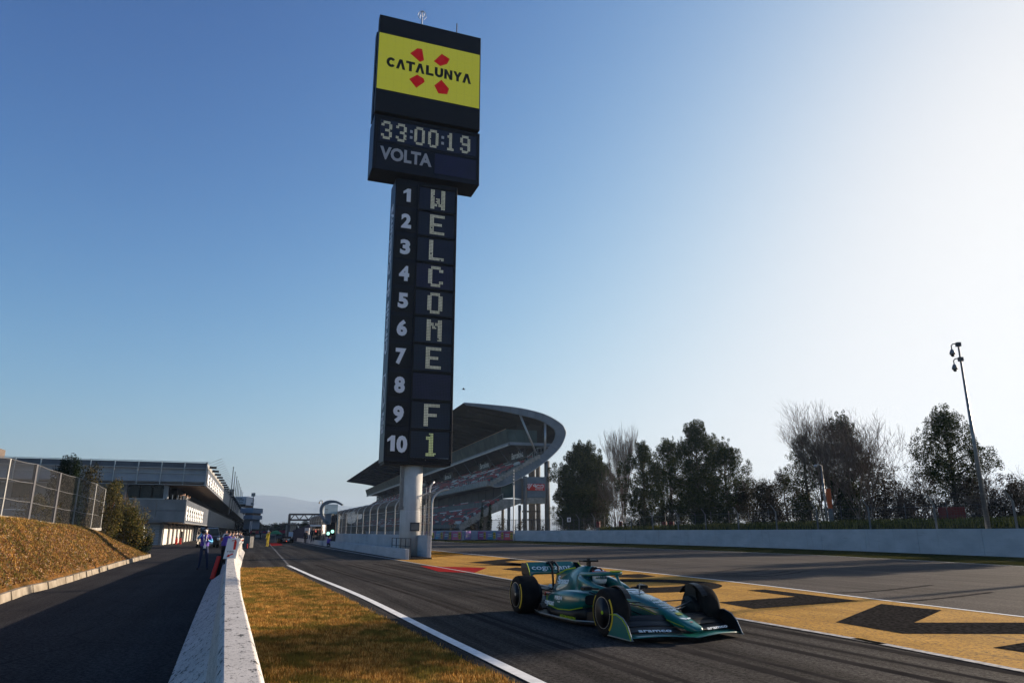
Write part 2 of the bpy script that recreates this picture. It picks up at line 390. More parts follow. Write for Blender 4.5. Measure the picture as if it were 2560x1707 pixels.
lineA = [G(*p) for p in ((1340,1707),(1100,1590),(900,1490),(780,1440),(720,1413))]
lineA = smooth_line([ext(lineA[1], lineA[0], 14)]+lineA, 5)
farA = smooth_line([G(722,1414), G(712,1402), G(700,1389), G(674,1360)], 4)
l2 = [G(*p) for p in ((2560,1680),(2200,1610),(1860,1550),(1240,1443),(1099,1418),(820,1370),(735,1353))]
l2 = smooth_line([ext(l2[1], l2[0], 30)]+l2, 5)
l3 = [G(*p) for p in ((2560,1543),(2200,1500),(1860,1458),(1560,1425),(1077,1374.5))]
l3 = smooth_line([ext(l3[1], l3[0], 30)]+l3+[ext(l3[3], l3[4], 60)], 5)
l4 = [G(*p) for p in ((2560,1416),(2200,1396),(1860,1380),(1285,1357.5),(1077,1351.5))]
l4 = smooth_line([ext(l4[1], l4[0], 60)]+l4+[Vector((-75, 400, 0))], 5)
wallp = [G(2560,1392.7), G(1899,1368), G(1560,1357.8), G(1285,1350.5), G(1180,1348.6), G(1077,1347)]
wallp = smooth_line([ext(wallp[1], wallp[0], 45)]+wallp+[Vector((-92, 420, 0))], 6)

# left: service road; middle: pit exit road; right: race track
sheet('service_road', [rs(-0.5, -12), rs(-30, -12), Vector((-75, 40, 0)), Vector((-85, 100, 0)), Vector((-250, 560, 0)), Vector((-180, 560, 0)), rs(-0.2, 90), rs(-0.35, 20)], 0.004, M['road_asphalt'])
sheet('pit_exit_road', [rs(-0.35, -12), rs(-0.35, 20), rs(-0.2, 90)]+[Vector((-176, 540, 0)), Vector((-150, 545, 0))]+list(reversed(l2))+[ext(l2[1], l2[0], 5)], 0.006, M['pit_asphalt'])
sheet('race_track', list(l2)+[Vector((-130, 480, 0))]+list(reversed(l4)), 0.002, M['race_asphalt'])
sheet('grass_verge', list(l4)+list(reversed(wallp)), 0.001, M['verge'])
# painted run-off between the two roads
ye = [p for p in l2 if p.y < G(975,1397).y+0.5]+[G(975,1397), G(1010,1399), G(1062,1398), G(1077,1394), G(1157,1386.5)]+list(reversed([p for p in l3 if p.y < G(1157,1384.5).y]))
sheet('painted_runoff', ye, 0.010, M['yellow_paint'])
sheet('infield_grass', [G(1077,1393.5), G(1077,1376), G(1157,1383.5), G(1157,1386)], 0.009, M['grass_soil'])
def paint(polys, name, m, z=0.014):
    for q in polys: sheet(name, [G(*p) for p in q], z, m)
def oval(cx, cy, rx, ry, n=48):      # px, turned into ground points through the plane
    return [(cx+rx*math.cos(2*math.pi*k/n), cy+ry*math.sin(2*math.pi*k/n)) for k in range(n)]
paint([[(1868,1476),(1912,1473.5),(2150,1502.5),(1886,1522.5),(1794,1506),(1989,1491.8)],
       [(2203,1510),(2355,1526),(2286,1557),(2700,1557),(2700,1586),(2257,1585),(2090,1556)],
       [(2483,1620),(2560,1607.7),(2800,1570),(2900,1690),(2560,1632)],
       [(1560,1436),(1600,1434.5),(1640,1440.5),(1600,1444.5),(1520,1443)],
       [(1165,1406.5),(1292,1394.5),(1322,1398),(1262,1404),(1330,1411),(1300,1414)],
       [(1180,1412),(1300,1408),(1400,1417),(1270,1414.5)],
       [(1254,1422.5),(1290,1418),(1350,1424),(1300,1428)]], 'painted_letter', M['letter_paint'])
# the ring-shaped letter
b = MB(); n = 48; cen = G(1640,1462)
o1 = [G(1590+216*math.cos(2*math.pi*k/n), 1465+17.5*math.sin(2*math.pi*k/n)) for k in range(n)]
i1 = [G(1585+130*math.cos(2*math.pi*k/n), 1462+7*math.sin(2*math.pi*k/n)) for k in range(n)]
b.add([(p.x, p.y, 0.014) for p in o1]+[(p.x, p.y, 0.014) for p in i1], [(k, (k+1) % n, (k+1) % n+n, k+n) for k in range(n)])
b.build('painted_letter', M['letter_paint'], kind='structure')
paint([[(1050,1414.5),(1217,1419),(1186,1432),(1097,1429)]], 'red_patch', M['red_paint'])
paint([[(672,1357),(700,1356.5),(708,1362.5),(676,1364)]], 'red_patch', M['red_paint'])
stripe('edge_line', lineA, 0.17, 0.018, M['white_line'])
stripe('edge_line', farA, 0.12, 0.018, M['faint_line'])
stripe('edge_line', l2, 0.15, 0.018, M['worn_line'])
stripe('edge_line', l3, 0.13, 0.018, M['white_line'])
stripe('edge_line', l4, 0.13, 0.018, M['white_line'])
# seams of the asphalt, dark tar joints
M['tar'] = mat('tar', (0.02, 0.02, 0.02), 0.7)
stripe('tar_joint', [G(1300,1427), G(1540,1419), G(1750,1409), G(2050,1397)], 0.05, 0.011, M['tar'])
stripe('tar_joint', [G(560,1414.5), G(640,1413.5), G(716,1412)], 0.09, 0.012, M['tar'])
stripe('tar_joint', [G(880,1458), G(1050,1452), G(1235,1443)], 0.03, 0.012, M['tar'])
M['rubber_line'] = mat('rubber_line', (0.026, 0.024, 0.023), 1.0, spec=0.0, c2=(0.044, 0.040, 0.037), scale=0.9, cr=(0.3, 0.7), bump=0.5, bscale=30)
for d_, w_ in ((1.35, .16), (1.62, .10), (2.9, .22), (3.3, .12), (4.3, .20), (4.9, .14), (5.6, .24)):
    stripe('tyre_mark', offset([p for p in lineA], -d_), w_, 0.0075, M['rubber_line'])
# tyre marks curving over the race track
M['rubber'] = mat('rubber', (0.030, 0.028, 0.027), 1.0, spec=0.0, c2=(0.075, 0.067, 0.06), scale=5, cr=(0.4, 0.6))
for k, (x0, y0, x1, y1, x2, y2) in enumerate(((1760,1438,1900,1436,1990,1424),(1800,1441,1930,1439,2015,1427),(1740,1434,1850,1432,1925,1422),(1700,1431,1790,1429,1850,1420),(2000,1484,2180,1478,2330,1462),(2080,1508,2300,1500,2480,1480))):
    stripe('tyre_mark', smooth_line([G(x0,y0), G(x1,y1), G(x2,y2)], 6), 0.16, 0.0085, M['rubber'])

# ================================================================== GRASS STRIP
import numpy as np
rng = np.random.default_rng(3)
def ga(s_):      # right edge of the grass, lateral metres, at s
    pts = [(-6, 3.0), (4, 3.05), (8.2, 2.98), (12.2, 2.82), (20.1, 2.6), (29.6, 2.25), (38, 1.9)]
    return float(np.interp(s_, [p[0] for p in pts], [p[1] for p in pts]))
gpoly = [rs(0.02, -6), rs(0.02, 36.5)]+[rs(ga(s_), s_) for s_ in (37.2, 33, 29.6, 25, 20.1, 16, 12.2, 8.2, 4, -6)]
sheet('grass_strip', gpoly, 0.012, M['grass_soil'])
def blades(name, n, sampler, h0, h1, wd, m, z0=0.0, lean=0.6):
    P = sampler(n); n = len(P); h = rng.uniform(h0, h1, n); an = rng.uniform(0, math.pi*2, n); ln = rng.uniform(0, lean, n)*h; la = rng.uniform(0, math.pi*2, n)
    dx, dy = np.cos(an)*wd/2, np.sin(an)*wd/2
    v = np.empty((n, 3, 3)); v[:, 0] = P; v[:, 1] = P; v[:, 2] = P
    v[:, 0, 0] -= dx; v[:, 0, 1] -= dy; v[:, 1, 0] += dx; v[:, 1, 1] += dy
    v[:, 2, 0] += np.cos(la)*ln; v[:, 2, 1] += np.sin(la)*ln; v[:, 2, 2] += h
    return raw_mesh(name, v.reshape(-1, 3), 3, m, 'stuff')
def raw_mesh(name, v, k, m, kind=None):
    nf = len(v)//k; me = bpy.data.meshes.new(name); me.vertices.add(len(v)); me.vertices.foreach_set('co', np.ascontiguousarray(v, dtype=np.float32).ravel())
    me.loops.add(nf*k); me.loops.foreach_set('vertex_index', np.arange(nf*k, dtype=np.int32))
    me.polygons.add(nf); me.polygons.foreach_set('loop_start', np.arange(0, nf*k, k, dtype=np.int32)); me.polygons.foreach_set('loop_total', np.full(nf, k, dtype=np.int32))
    me.update(); me.validate(); me.materials.append(m)
    o = bpy.data.objects.new(name, me); col.objects.link(o)
    if kind: o['kind'] = kind
    return o
def strip_sampler(n):
    s_ = 6.5*np.exp(rng.uniform(0, math.log(37/6.5), n)) ; edge = np.array([ga(q) for q in s_]); r_ = rng.uniform(0.0, 1.0, n)*(edge-0.03)+0.03+rng.normal(0, 0.04, n)
    keep = (np.sin(r_*2.3+s_*1.1)+np.sin(s_*0.7-r_*3.1)+np.sin(r_*7+s_*4.3)+rng.normal(0, 1.2, n)) > -1.3
    r_, s_ = r_[keep], s_[keep]
    return np.stack([V.x*r_+U.x*s_, V.y*r_+U.y*s_, np.full(len(r_), 0.01)], 1)
def green_sampler(n):
    P = strip_sampler(n); k = np.sin(P[:, 0]*1.9+1.3)*np.sin(P[:, 1]*0.9)+np.sin(P[:, 0]*4.1+P[:, 1]*2.7)*0.6+rng.normal(0, 0.35, len(P)); return P[k > 0.35]
blades('dry_grass', 210000, strip_sampler, 0.02, 0.065, 0.012, M['dry_blade'])
blades('green_grass', 60000, green_sampler, 0.01, 0.05, 0.012, M['green_blade'])

# ================================================================== NEAR CONCRETE BARRIER
M['barrier'] = None
a = NT('barrier_paint', 0.8, 0.3); v = a.tc
b0 = a.ramp(a.noise(v, 1.6, 5), [(0.3, (0.42, 0.395, 0.37)), (0.7, (0.54, 0.51, 0.48))])
chip = a.ramp(a.noise(a.map((1.0, 0.45, 1), -R(20)), 13, 5, 0.78), [(0.565, 0.0), (0.59, 1.0)])
fine = a.ramp(a.noise(a.map((1.0, 0.6, 1), -R(20)), 48, 4, 0.8), [(0.55, 0.0), (0.62, 0.9)])
b0 = a.mix(b0, (0.05, 0.048, 0.045), chip); b0 = a.mix(b0, (0.12, 0.115, 0.11), fine)
a.bump(a.noise(v, 30, 4, 0.7), 0.3, 0.006); M['barrier'] = a.out(b0)
cl = [(-4, 0.13), (3.7, 0.055), (9, -0.05), (16.4, -0.17), (25, -0.28), (35, -0.31), (46, -0.22), (56, -0.12), (63, -0.04)]
clr = lambda s_: float(np.interp(s_, [c[0] for c in cl], [c[1] for c in cl]))
sec = [(-0.58, 0.0), (-0.50, 0.05), (-0.17, 0.30), (-0.105, 0.96), (-0.08, 1.0), (0.085, 1.0), (0.11, 0.965), (0.16, 0.32), (0.36, 0.10), (0.38, 0.0)]
barrier = thing('concrete_barrier', 'long white concrete barrier with chipped paint running up the middle from the bottom edge', 'barrier', rs(0.0, 3))
edges = [-4, 2.6, 8.6, 14.6, 20.6, 26.6, 32.6, 38.6, 44.6, 50.6, 56.6, 63]
for i in range(len(edges)-1):
    b = MB((Vector((0,0,0)), U, V)); s0, s1 = edges[i]+0.006, edges[i+1]-0.006; k = 5; secs = []
    for j in range(k+1):
        s_ = s0+(s1-s0)*j/k; c = clr(s_); jit = 0.0
        secs.append([(c+p[0], s_, p[1]) for p in sec])
    b.loft(secs); b.build('barrier_block', M['barrier'], barrier, bevel=0.008)

# fire-point board clamped on the barrier
S0 = 20.2; c0 = clr(S0)
O_ = rs(c0, S0); brd = thing('fire_point_board', 'white upright board with a red extinguisher picture, FIRE and a red arrow on the barrier', 'sign', (O_.x, O_.y, 0.98))
fr0 = (rs(c0, S0), U, V)
b = MB(fr0); b.add([(-0.175, -0.01, 0.985), (0.125, -0.01, 0.985), (0.19, -0.01, 1.485), (-0.10, -0.01, 1.485), (-0.175, 0.01, 0.985), (0.125, 0.01, 0.985), (0.19, 0.01, 1.485), (-0.10, 0.01, 1.485)], [(0,1,2,3),(7,6,5,4),(0,4,5,1),(1,5,6,2),(2,6,7,3),(3,7,4,0)])
b.build('panel', M['white'], brd)
b = MB(fr0); y = -0.014
def flat(b, pts, y0, y1): b.prism(pts, y0, y1, 'y')
b.prism([(0.045,1.21),(0.10,1.21),(0.115,1.40),(0.10,1.425),(0.075,1.425),(0.055,1.40)], -0.018, -0.011)
b.prism([(0.066,1.425),(0.10,1.425),(0.10,1.45),(0.066,1.45)], -0.018, -0.011); b.prism([(0.0,1.415),(0.07,1.43),(0.07,1.442),(0.0,1.436)], -0.018, -0.011)
b.build('extinguisher_mark', M['red'], brd)
b = MB(fr0); b.prism([(-0.10,1.03),(-0.02,1.035),(-0.035,1.055),(0.055,1.09),(0.045,1.12),(-0.05,1.08),(-0.06,1.10)], -0.018, -0.011); b.build('arrow', M['red'], brd)
text('lettering', 'FIRE', (-0.01, -0.012, 1.145), (1,0,0), (0,0,1), 0.035, M['steel_dark'], brd, w=0.16, depth=0.006, fr=fr0, bold=0.01)

# red extinguisher trough leaning on the road side of the barrier
p0 = G(531, 1449); q = thing('extinguisher_box', 'red extinguisher case leaning on the road against the barrier below the fire board', 'extinguisher box', p0, R(20))
b = MB(); b.bar((0.0, 0, 0.02), (0.16, 0.25, 0.78), 0.16, 0.14); b.build('cabinet', M['red'], q, local=True, bevel=0.02)
b = MB(); b.bar((0.12, 0.03, 0.0), (0.27, 0.27, 0.84), 0.05, 0.18); b.build('back_plate', M['black'], q, local=True)
b = MB(); b.tube([(0.14, .20, 0.77), (0.15, .20, 0.84), (0.20, .28, 0.84), (0.20, .28, 0.77)], 0.014); b.build('handle', M['black'], q, local=True)

# ================================================================== KERB, BANK, FENCE ON THE LEFT
kp = [G(*p) for p in ((0,1508.6),(66,1484),(126,1469),(219,1440),(300,1413.5),(376,1392))]
kp = [ext(kp[1], kp[0], 14)]+kp; kl = smooth_line(kp, 8)
kerb = thing('kerb', 'pale concrete kerb along the foot of the leafy bank on the left', 'kerb', kp[2])
def resample(line, step):
    out = [line[0]]; acc = 0
    for i in range(len(line)-1):
        a_, b_ = line[i], line[i+1]; L = (b_-a_).length; t = step-acc
        while t < L: out.append(a_+(b_-a_)*(t/L)); t += step
        acc = (acc+L) % step
    out.append(line[-1]); return out
ks = resample(kl, 1.25); random.seed(4)
for i in range(len(ks)-1):
    a_, b_ = ks[i], ks[i+1]; d = (b_-a_).normalized(); nrm = Vector((-d.y, d.x, 0)); hh = 0.20+random.uniform(-0.012, 0.012); g_ = 0.001; sh = random.uniform(-0.015, 0.015)
    if 14 < i < 22 and i in (15, 18, 20): g_ = 0.12
    A, B = a_+d*g_+nrm*sh, b_-d*g_+nrm*sh
    b = MB(); q0 = [A, B, B+nrm*0.17, A+nrm*0.17]
    b.add([(p.x, p.y, -0.02) for p in (A-nrm*0.05, B-nrm*0.05, B+nrm*0.2, A+nrm*0.2)]+[(p.x, p.y, hh) for p in q0], [(0,3,2,1),(4,5,6,7),(0,1,5,4),(1,2,6,5),(2,3,7,6),(3,0,4,7)])
    b.build('kerb_stone', M['kerb_conc'], kerb, bevel=0.004)
crest = [at(-140,1286,21), at(0,1296,26), at(66,1302,31), at(130,1311,35), at(225,1322,42), at(300,1358,50), at(368,1384,57)]
foot = [kp[0], kp[1], kp[2], kp[3], kp[4], kp[5], kp[6]]
foot = [p+Vector((-0.12, 0.05, 0.17)) for p in foot]
fs_, cs_ = smooth_line(foot, 6), smooth_line(crest, 6)
nb = 10; b = MB(); rows = []
def bank_pt(i, t):
    f, c = fs_[i], cs_[i]; p = f.lerp(c, t); prof = math.sin(t*math.pi/2)**0.85
    z = f.z+(c.z-f.z)*prof; z += 0.05*math.sin(p.x*2.1+p.y)*math.sin(t*math.pi)+0.03*math.sin(p.y*3.3)*math.sin(t*math.pi)
    return Vector((p.x, p.y, z))
for i in range(len(fs_)):
    row = [bank_pt(i, j/nb) for j in range(nb+1)]
    bk = cs_[i]+Vector((-1.5, 0.9, -0.05)); row += [bk, cs_[i]+Vector((-14, 9, -0.1-cs_[i].z)), cs_[i]+Vector((-60, 40, -0.1-cs_[i].z))]
    rows.append(row)
b.loft([[tuple(p) for p in r_] for r_ in rows], caps=False, closed=False)
b.build('leafy_bank', M['bank_soil'], smooth=True, kind='structure')
def bank_sampler(n):
    out = np.empty((n, 3)); N = len(fs_)-1
    for k in range(n):
        i = rng.uniform(2, N); j = int(min(i, N-1)); t = rng.uniform(0.02, 1.02); a_, b_ = bank_pt(j, t), bank_pt(j+1, t); out[k] = a_.lerp(b_, i-j)
    out[:, 2] += 0.012; return out
blades('bank_grass', 22000, bank_sampler, 0.03, 0.12, 0.02, M['dry_blade'])
blades('bank_grass', 7000, bank_sampler, 0.03, 0.10, 0.025, M['green_blade'])
def litter(name, P, size, m):
    n = len(P); q = rng.normal(0, 1, (n, 3)); q /= np.linalg.norm(q, axis=1)[:, None]; q[:, 2] = np.abs(q[:, 2])+0.8; q /= np.linalg.norm(q, axis=1)[:, None]
    a_ = np.cross(q, rng.normal(0, 1, (n, 3))); a_ /= np.linalg.norm(a_, axis=1)[:, None]; c_ = np.cross(q, a_); sz = (rng.uniform(0.6, 1.4, n)*size)[:, None]
    v = np.stack([P-a_*sz, P-c_*sz*0.6, P+a_*sz, P+c_*sz*0.6], 1)
    return raw_mesh(name, v.reshape(-1, 3), 4, m, 'stuff')
P_ = bank_sampler(26000); P_[:, 2] += 0.02; litter('leaf_litter', P_, 0.036, M['leaf_litter'])

# chain-link fence on the crest
def fence_run(obj, pts, H_, posts_at, post_w, rails, cell, mesh_m, post_m, dark=None):
    """pts: ground points of the fence foot; wire cloth between successive posts"""
    for i, p in enumerate(pts):
        b = MB(); b.bar((p.x, p.y, p.z-0.1), (p.x, p.y, p.z+H_[i]), post_w*(0.6 if i not in posts_at else 1.3)); b.build('post', dark if (dark and i in posts_at) else post_m, obj)
    for i in range(len(pts)-1):
        a_, b_ = pts[i], pts[i+1]; ha, hb = H_[i], H_[i+1]
        b = MB()
        def W(u, t): q_ = a_.lerp(b_, u); return (q_.x, q_.y, q_.z+(ha+(hb-ha)*u)*t)
        L = (b_-a_).length; hh = (ha+hb)/2; nx = max(2, int(L/cell)); ny = max(2, int(hh/cell)); run = ny/nx
        for k in range(-ny, nx+1):
            for sg in (1, -1):
                # a wire rising across the bay; clip to 0..nx
                x0, y0, x1, y1 = (k, 0, k+ny, ny) if sg == 1 else (k, ny, k+ny, 0)
                if x1 <= 0 or x0 >= nx: continue
                if x0 < 0: y0 = y0+(0-x0)*sg; x0 = 0
                if x1 > nx: y1 = y1-(x1-nx)*sg; x1 = nx
                b.bar(W(x0/nx, y0/ny), W(x1/nx, y1/ny), 0.003)
        b.build('wire_mesh', mesh_m, obj, kind='stuff')
        for t in rails:
            b = MB(); m_ = W(0.5, t); m_ = (m_[0], m_[1], m_[2]-0.03)
            b.tube([W(0, t), m_, W(1, t)], 0.014, 5); b.build('rail', post_m, obj)
fpx = [(-70,1290,23.5,155),(0,1294,26,147),(68,1302.5,31,141),(130,1311,35,128),(180,1318,38.5,122),(225,1323,42,112),(250,1322,45.5,98)]
fp = [at(x, y, Y) for x, y, Y, h in fpx]; fh = [h/1850*Y for x, y, Y, h in fpx]
bf = thing('chainlink_fence', 'grey chain-link fence with steel posts on top of the leafy bank at the left', 'fence', fp[3])
fence_run(bf, fp, fh, (2, 3), 0.09, (0.33, 0.66, 1.0), 0.10, M['wire'], M['steel'], M['steel_dark'])
b = MB()
for i in range(len(fp)-1): b.bar((fp[i].x, fp[i].y, fp[i].z+0.0), (fp[i+1].x, fp[i+1].y, fp[i+1].z+0.0), 0.16, 0.16)
b.build('concrete_footing', M['conc'], bf)

# triangular road sign seen from behind
p0 = G(358, 1381); sg = thing('warning_sign', 'thin post with a triangular road sign seen from behind at the end of the bank', 'road sign', p0)
b = MB(); b.tube([(p0.x, p0.y, 0), at(360.5, 1296, p0.y)], 0.035, 8); b.build('post', M['alu'], sg)
t = at(361, 1312, p0.y); hh = 0.62
b = MB((Vector((t.x, t.y-0.06, t.z)), U, V)); b.prism([(-0.42, -0.02), (0.42, -0.02), (0, 0.75)], -0.015, 0.015); b.build('sign_plate', M['steel_dark'], sg)
# ================================================================== VEGETATION
def leaf_cloud(name, clumps, per, size, m, parent=None, flat=0.0, kind=None, loc=None):
    """leaf-sized faces scattered through ellipsoid clumps (cx,cy,cz,rx,ry,rz)"""
    out = []
    for (cx, cy, cz, rx, ry, rz) in clumps:
        n = per if isinstance(per, int) else int(per*(rx*ry+ry*rz+rx*rz))
        d = rng.normal(0, 1, (n, 3)); d /= np.linalg.norm(d, axis=1)[:, None]; rad = rng.uniform(0.25, 1.0, n)**0.45
        P = d*rad[:, None]*np.array([rx, ry, rz])+np.array([cx, cy, cz])
        q = d+rng.normal(0, 0.7, (n, 3)); q /= np.linalg.norm(q, axis=1)[:, None]
        a_ = np.cross(q, rng.normal(0, 1, (n, 3))); a_ /= np.linalg.norm(a_, axis=1)[:, None]; c_ = np.cross(q, a_)
        sz = (rng.uniform(0.6, 1.4, n)*size)[:, None]
        out.append(np.stack([P-a_*sz, P-c_*sz*0.45, P+a_*sz, P+c_*sz*0.45], 1).reshape(-1, 3))
    v = np.concatenate(out)
    if loc is not None: v = v-np.array(loc)
    o = raw_mesh(name, v, 4, m, kind)
    if parent is not None: o.parent = parent
    return o
def make_pine(seed, h=14.0, wd=4.0, crown0=0.22, label='', name='pine_tree', leaf='pine', dens=1.0, ctop=0.35, loc=(0,0,0), sc_=1.0, group=None, nblob=26):
    nblob = int(nblob*1.3)
    random.seed(seed)
    t = thing(name, label, 'tree', loc, random.uniform(0, 6), group)
    b = MB(); b.tube([(0,0,-0.3), (0.1,0.05,h*0.3), (-0.1,0.1,h*0.62), (0.05,0,h*0.92)], [h*0.020, h*0.016, h*0.010, h*0.003], 7)
    b.build('trunk', M['bark'], t, local=True, smooth=True)
    clumps = []; lm = MB()
    for k in range(nblob):
        f = (k+0.5)/nblob; z = h*(crown0+(0.97-crown0)*f**0.9); prof = math.sin(math.pi*min(1, (0.22+0.78*f)**1.25))**0.7 if f > 0.0 else 0.4
        rad = wd*max(ctop*0.35, prof)*(0.75+0.45*random.random()); an = k*2.4+random.uniform(-0.5, 0.5)
        off = rad*random.uniform(0.35, 0.85) if f < 0.93 else rad*0.2
        cx, cy = off*math.cos(an), off*math.sin(an); r_ = wd*random.uniform(0.34, 0.52)*(1.0-0.30*f)
        z += random.uniform(-0.03, 0.03)*h
        clumps.append((cx, cy, z, r_*.9, r_*.9, r_*random.uniform(0.5, 0.75)))
        for j in range(7):
            dv = Vector((random.gauss(0,1), random.gauss(0,1), random.gauss(0.25,1))).normalized(); rr = r_*random.uniform(0.16, 0.30)
            clumps.append((cx+dv.x*r_*1.0, cy+dv.y*r_*1.0, z+dv.z*r_*0.85+rr*0.5, rr, rr, rr*random.uniform(1.2, 2.0)))
        lm.tube([(0, 0, max(h*0.1, z-off*0.45)), (cx*0.6, cy*0.6, z-off*0.12), (cx, cy, z)], [h*0.006, h*0.004, h*0.002], 4, False)
    lm.build('branches', M['bark'], t, local=True)
    leaf_cloud('crown', clumps, 165*dens, 0.013*wd+0.042, M[leaf], t)
    t.scale = (sc_, sc_, sc_)
    return t
TWK = 0.55
def branch(b, p, d, L, r, depth, spread, up, rnd, nmin=2, nmax=4):
    pts = [p]; q = Vector(p); dd = Vector(d).normalized(); n = 3
    for i in range(n):
        dd = (dd+Vector((rnd.uniform(-1,1), rnd.uniform(-1,1), rnd.uniform(-1,1)))*0.14+Vector((0,0,up*0.12))).normalized(); q = q+dd*(L/n); pts.append(q.copy())
    b.tube([tuple(x) for x in pts], [r*(1-0.5*i/n) for i in range(n+1)], 3 if depth < 3 else 5, False)
    if depth == 0: return
    for k in range(rnd.randint(nmin, nmax)):
        i = rnd.choice((1, 2, 3, 3)); a_ = Vector((rnd.uniform(-1,1), rnd.uniform(-1,1), rnd.uniform(-0.4,1))).normalized()
        nd = (dd*(1-spread)+a_*spread).normalized(); branch(b, pts[i], nd, L*rnd.uniform(0.6, 0.85), max(r*0.60, 0.022*TWK), depth-1, spread, up, rnd, nmin, nmax)
def make_bare(seed, h, spread, up, label, loc, name='bare_tree', m='twig', stems=1, depth=5, trunk=0.28, leafy=None, r0=None, group=None, fan=0.35):
    rnd = random.Random(seed); t = thing(name, label, 'tree', loc, rnd.uniform(0, 6), group)
    b = MB(); tr = MB()
    for s_ in range(stems):
        a_ = 2*math.pi*s_/max(1, stems)+rnd.uniform(-.4, .4); d = Vector((math.cos(a_)*fan, math.sin(a_)*fan, 1)).normalized() if stems > 1 else Vector((0, 0, 1))
        r = (r0 or h*0.012); top_ = d*(h*trunk)
        tr.tube([(0,0,-0.2), tuple(top_*0.5+Vector((rnd.uniform(-.1,.1), 0, 0))), tuple(top_)], [r*1.3, r, r*0.8], 6, False)
        for k in range(4): branch(b, top_*(0.75+0.08*k), (d+Vector((rnd.uniform(-spread,spread), rnd.uniform(-spread,spread), 0.25))).normalized(), h*0.26, r*0.6, depth-1, spread, up, rnd)
    tr.build('trunk', M['bark_pale'] if m == 'twig' else M['bark'], t, local=True, smooth=True)
    # fit the crown to the wanted height
    zs = max(v_[2] for v_ in b.v); k = h/zs
    b.v = [(x*k**0.5, y*k**0.5, h*trunk*0.75+(z-h*trunk*0.75)*(h-h*trunk*0.75)/(zs-h*trunk*0.75)) for x, y, z in b.v]
    b.build('branches', M[m], t, local=True)
    if leafy:
        ends = [b.v[rnd.randrange(len(b.v))] for _ in range(leafy[1])]
        leaf_cloud('leaves', [(x, y, z, 0.5, 0.5, 0.35) for x, y, z in ends], leafy[2], 0.10, M[leafy[0]], t)
    return t
def bush(seed, loc, rx, ry, rz, label, m, name='shrub', size=0.07, dens=220, n=12, cat='shrub', group=None, cone=False):
    random.seed(seed); t = thing(name, label, cat, loc, 0, group); cl = []
    for k in range(n):
        a_ = random.uniform(0, 6.28); f = random.uniform(0, 1); zz = rz*(0.15+0.8*f); k2 = (1-f*0.85) if cone else (1-0.5*f*f)
        o_ = random.uniform(0.1, 0.75)*k2; r_ = (0.30 if cone else 0.36)*random.uniform(0.7, 1.2)*(k2*0.6+0.4 if cone else 1)
        cl.append((rx*o_*math.cos(a_), ry*o_*math.sin(a_), zz, rx*r_, ry*r_, rz*r_*(0.9 if cone else 0.7)))
    b = MB()
    for k in range(5): a_ = 1.26*k; b.tube([(0,0,-0.1), (rx*.3*math.cos(a_), ry*.3*math.sin(a_), rz*0.5)], [0.04, 0.015], 4)
    b.build('stems', M['bark'], t, local=True)
    leaf_cloud('foliage', cl, dens, size, M[m], t)
    return t
def ground_at(px, Y): p = at(px, 1328, Y); return Vector((p.x, p.y, 0))

# planting behind the chain-link fence and beside the pit building
bush(1, at(86,1310,38)+Vector((0,1.5,-0.7)), 0.75, 0.75, 4.1, 'dark columnar cypress just behind the chain-link fence', 'cypress', 'cypress', 0.05, 420, 16, cone=False)
bush(2, at(112,1310,40)+Vector((0,2,-0.7)), 0.9, 0.9, 4.2, 'second dark cypress right of the columnar one behind the fence', 'cypress', 'cypress', 0.05, 350, 16)
bush(3, at(150,1316,42)+Vector((0,2.4,-0.7)), 1.5, 1.0, 3.9, 'tangled olive brown hedge shrub behind the middle of the chain-link fence', 'hedge', size=0.06, dens=260, n=16)
bush(4, at(205,1318,46)+Vector((0,2.4,-0.7)), 1.5, 1.0, 3.6, 'olive hedge shrub behind the right end of the chain-link fence', 'hedge', size=0.06, dens=260, n=16)
bush(5, at(232,1320,49)+Vector((0,2,-0.6)), 1.0, 0.9, 3.5, 'golden topped hedge shrub at the last fence post', 'juniper', size=0.06, dens=260, n=12)
bush(6, at(30,1300,34)+Vector((0,1.6,-0.7)), 1.6, 0.9, 1.9, 'low dusty shrub behind the left end of the chain-link fence', 'hedge', size=0.05, dens=200, n=12)
bush(7, at(172,1300,62)+Vector((0,0,-1)), 0.6, 0.6, 5.6, 'small spiky fir rising above the fence in front of the pit building', 'cypress', 'fir_tree', 0.07, 300, 18, 'tree', cone=True)
bush(8, ground_at(312, 53)+Vector((0, 0, 0.2)), 2.1, 1.6, 3.3, 'big juniper bush, golden green above and dark below, at the end of the bank', 'juniper', size=0.06, dens=420, n=26)
bush(9, ground_at(350, 54), 1.1, 1.1, 1.9, 'dark green juniper bush behind the triangular road sign', 'cypress', size=0.06, dens=420, n=14)
bush(10, ground_at(272, 55)+Vector((0,0,1.6)), 0.6, 0.6, 2.9, 'narrow russet bush between the fence end and the big juniper', 'russet', size=0.06, dens=300, n=10, cone=True)
make_bare(11, 5.0, 0.5, 0.3, 'small purple-brown leafless bush in front of the grey pit building wall', ground_at(296, 60), 'bare_shrub', 'twig', stems=3, depth=4, trunk=0.15, r0=0.03)

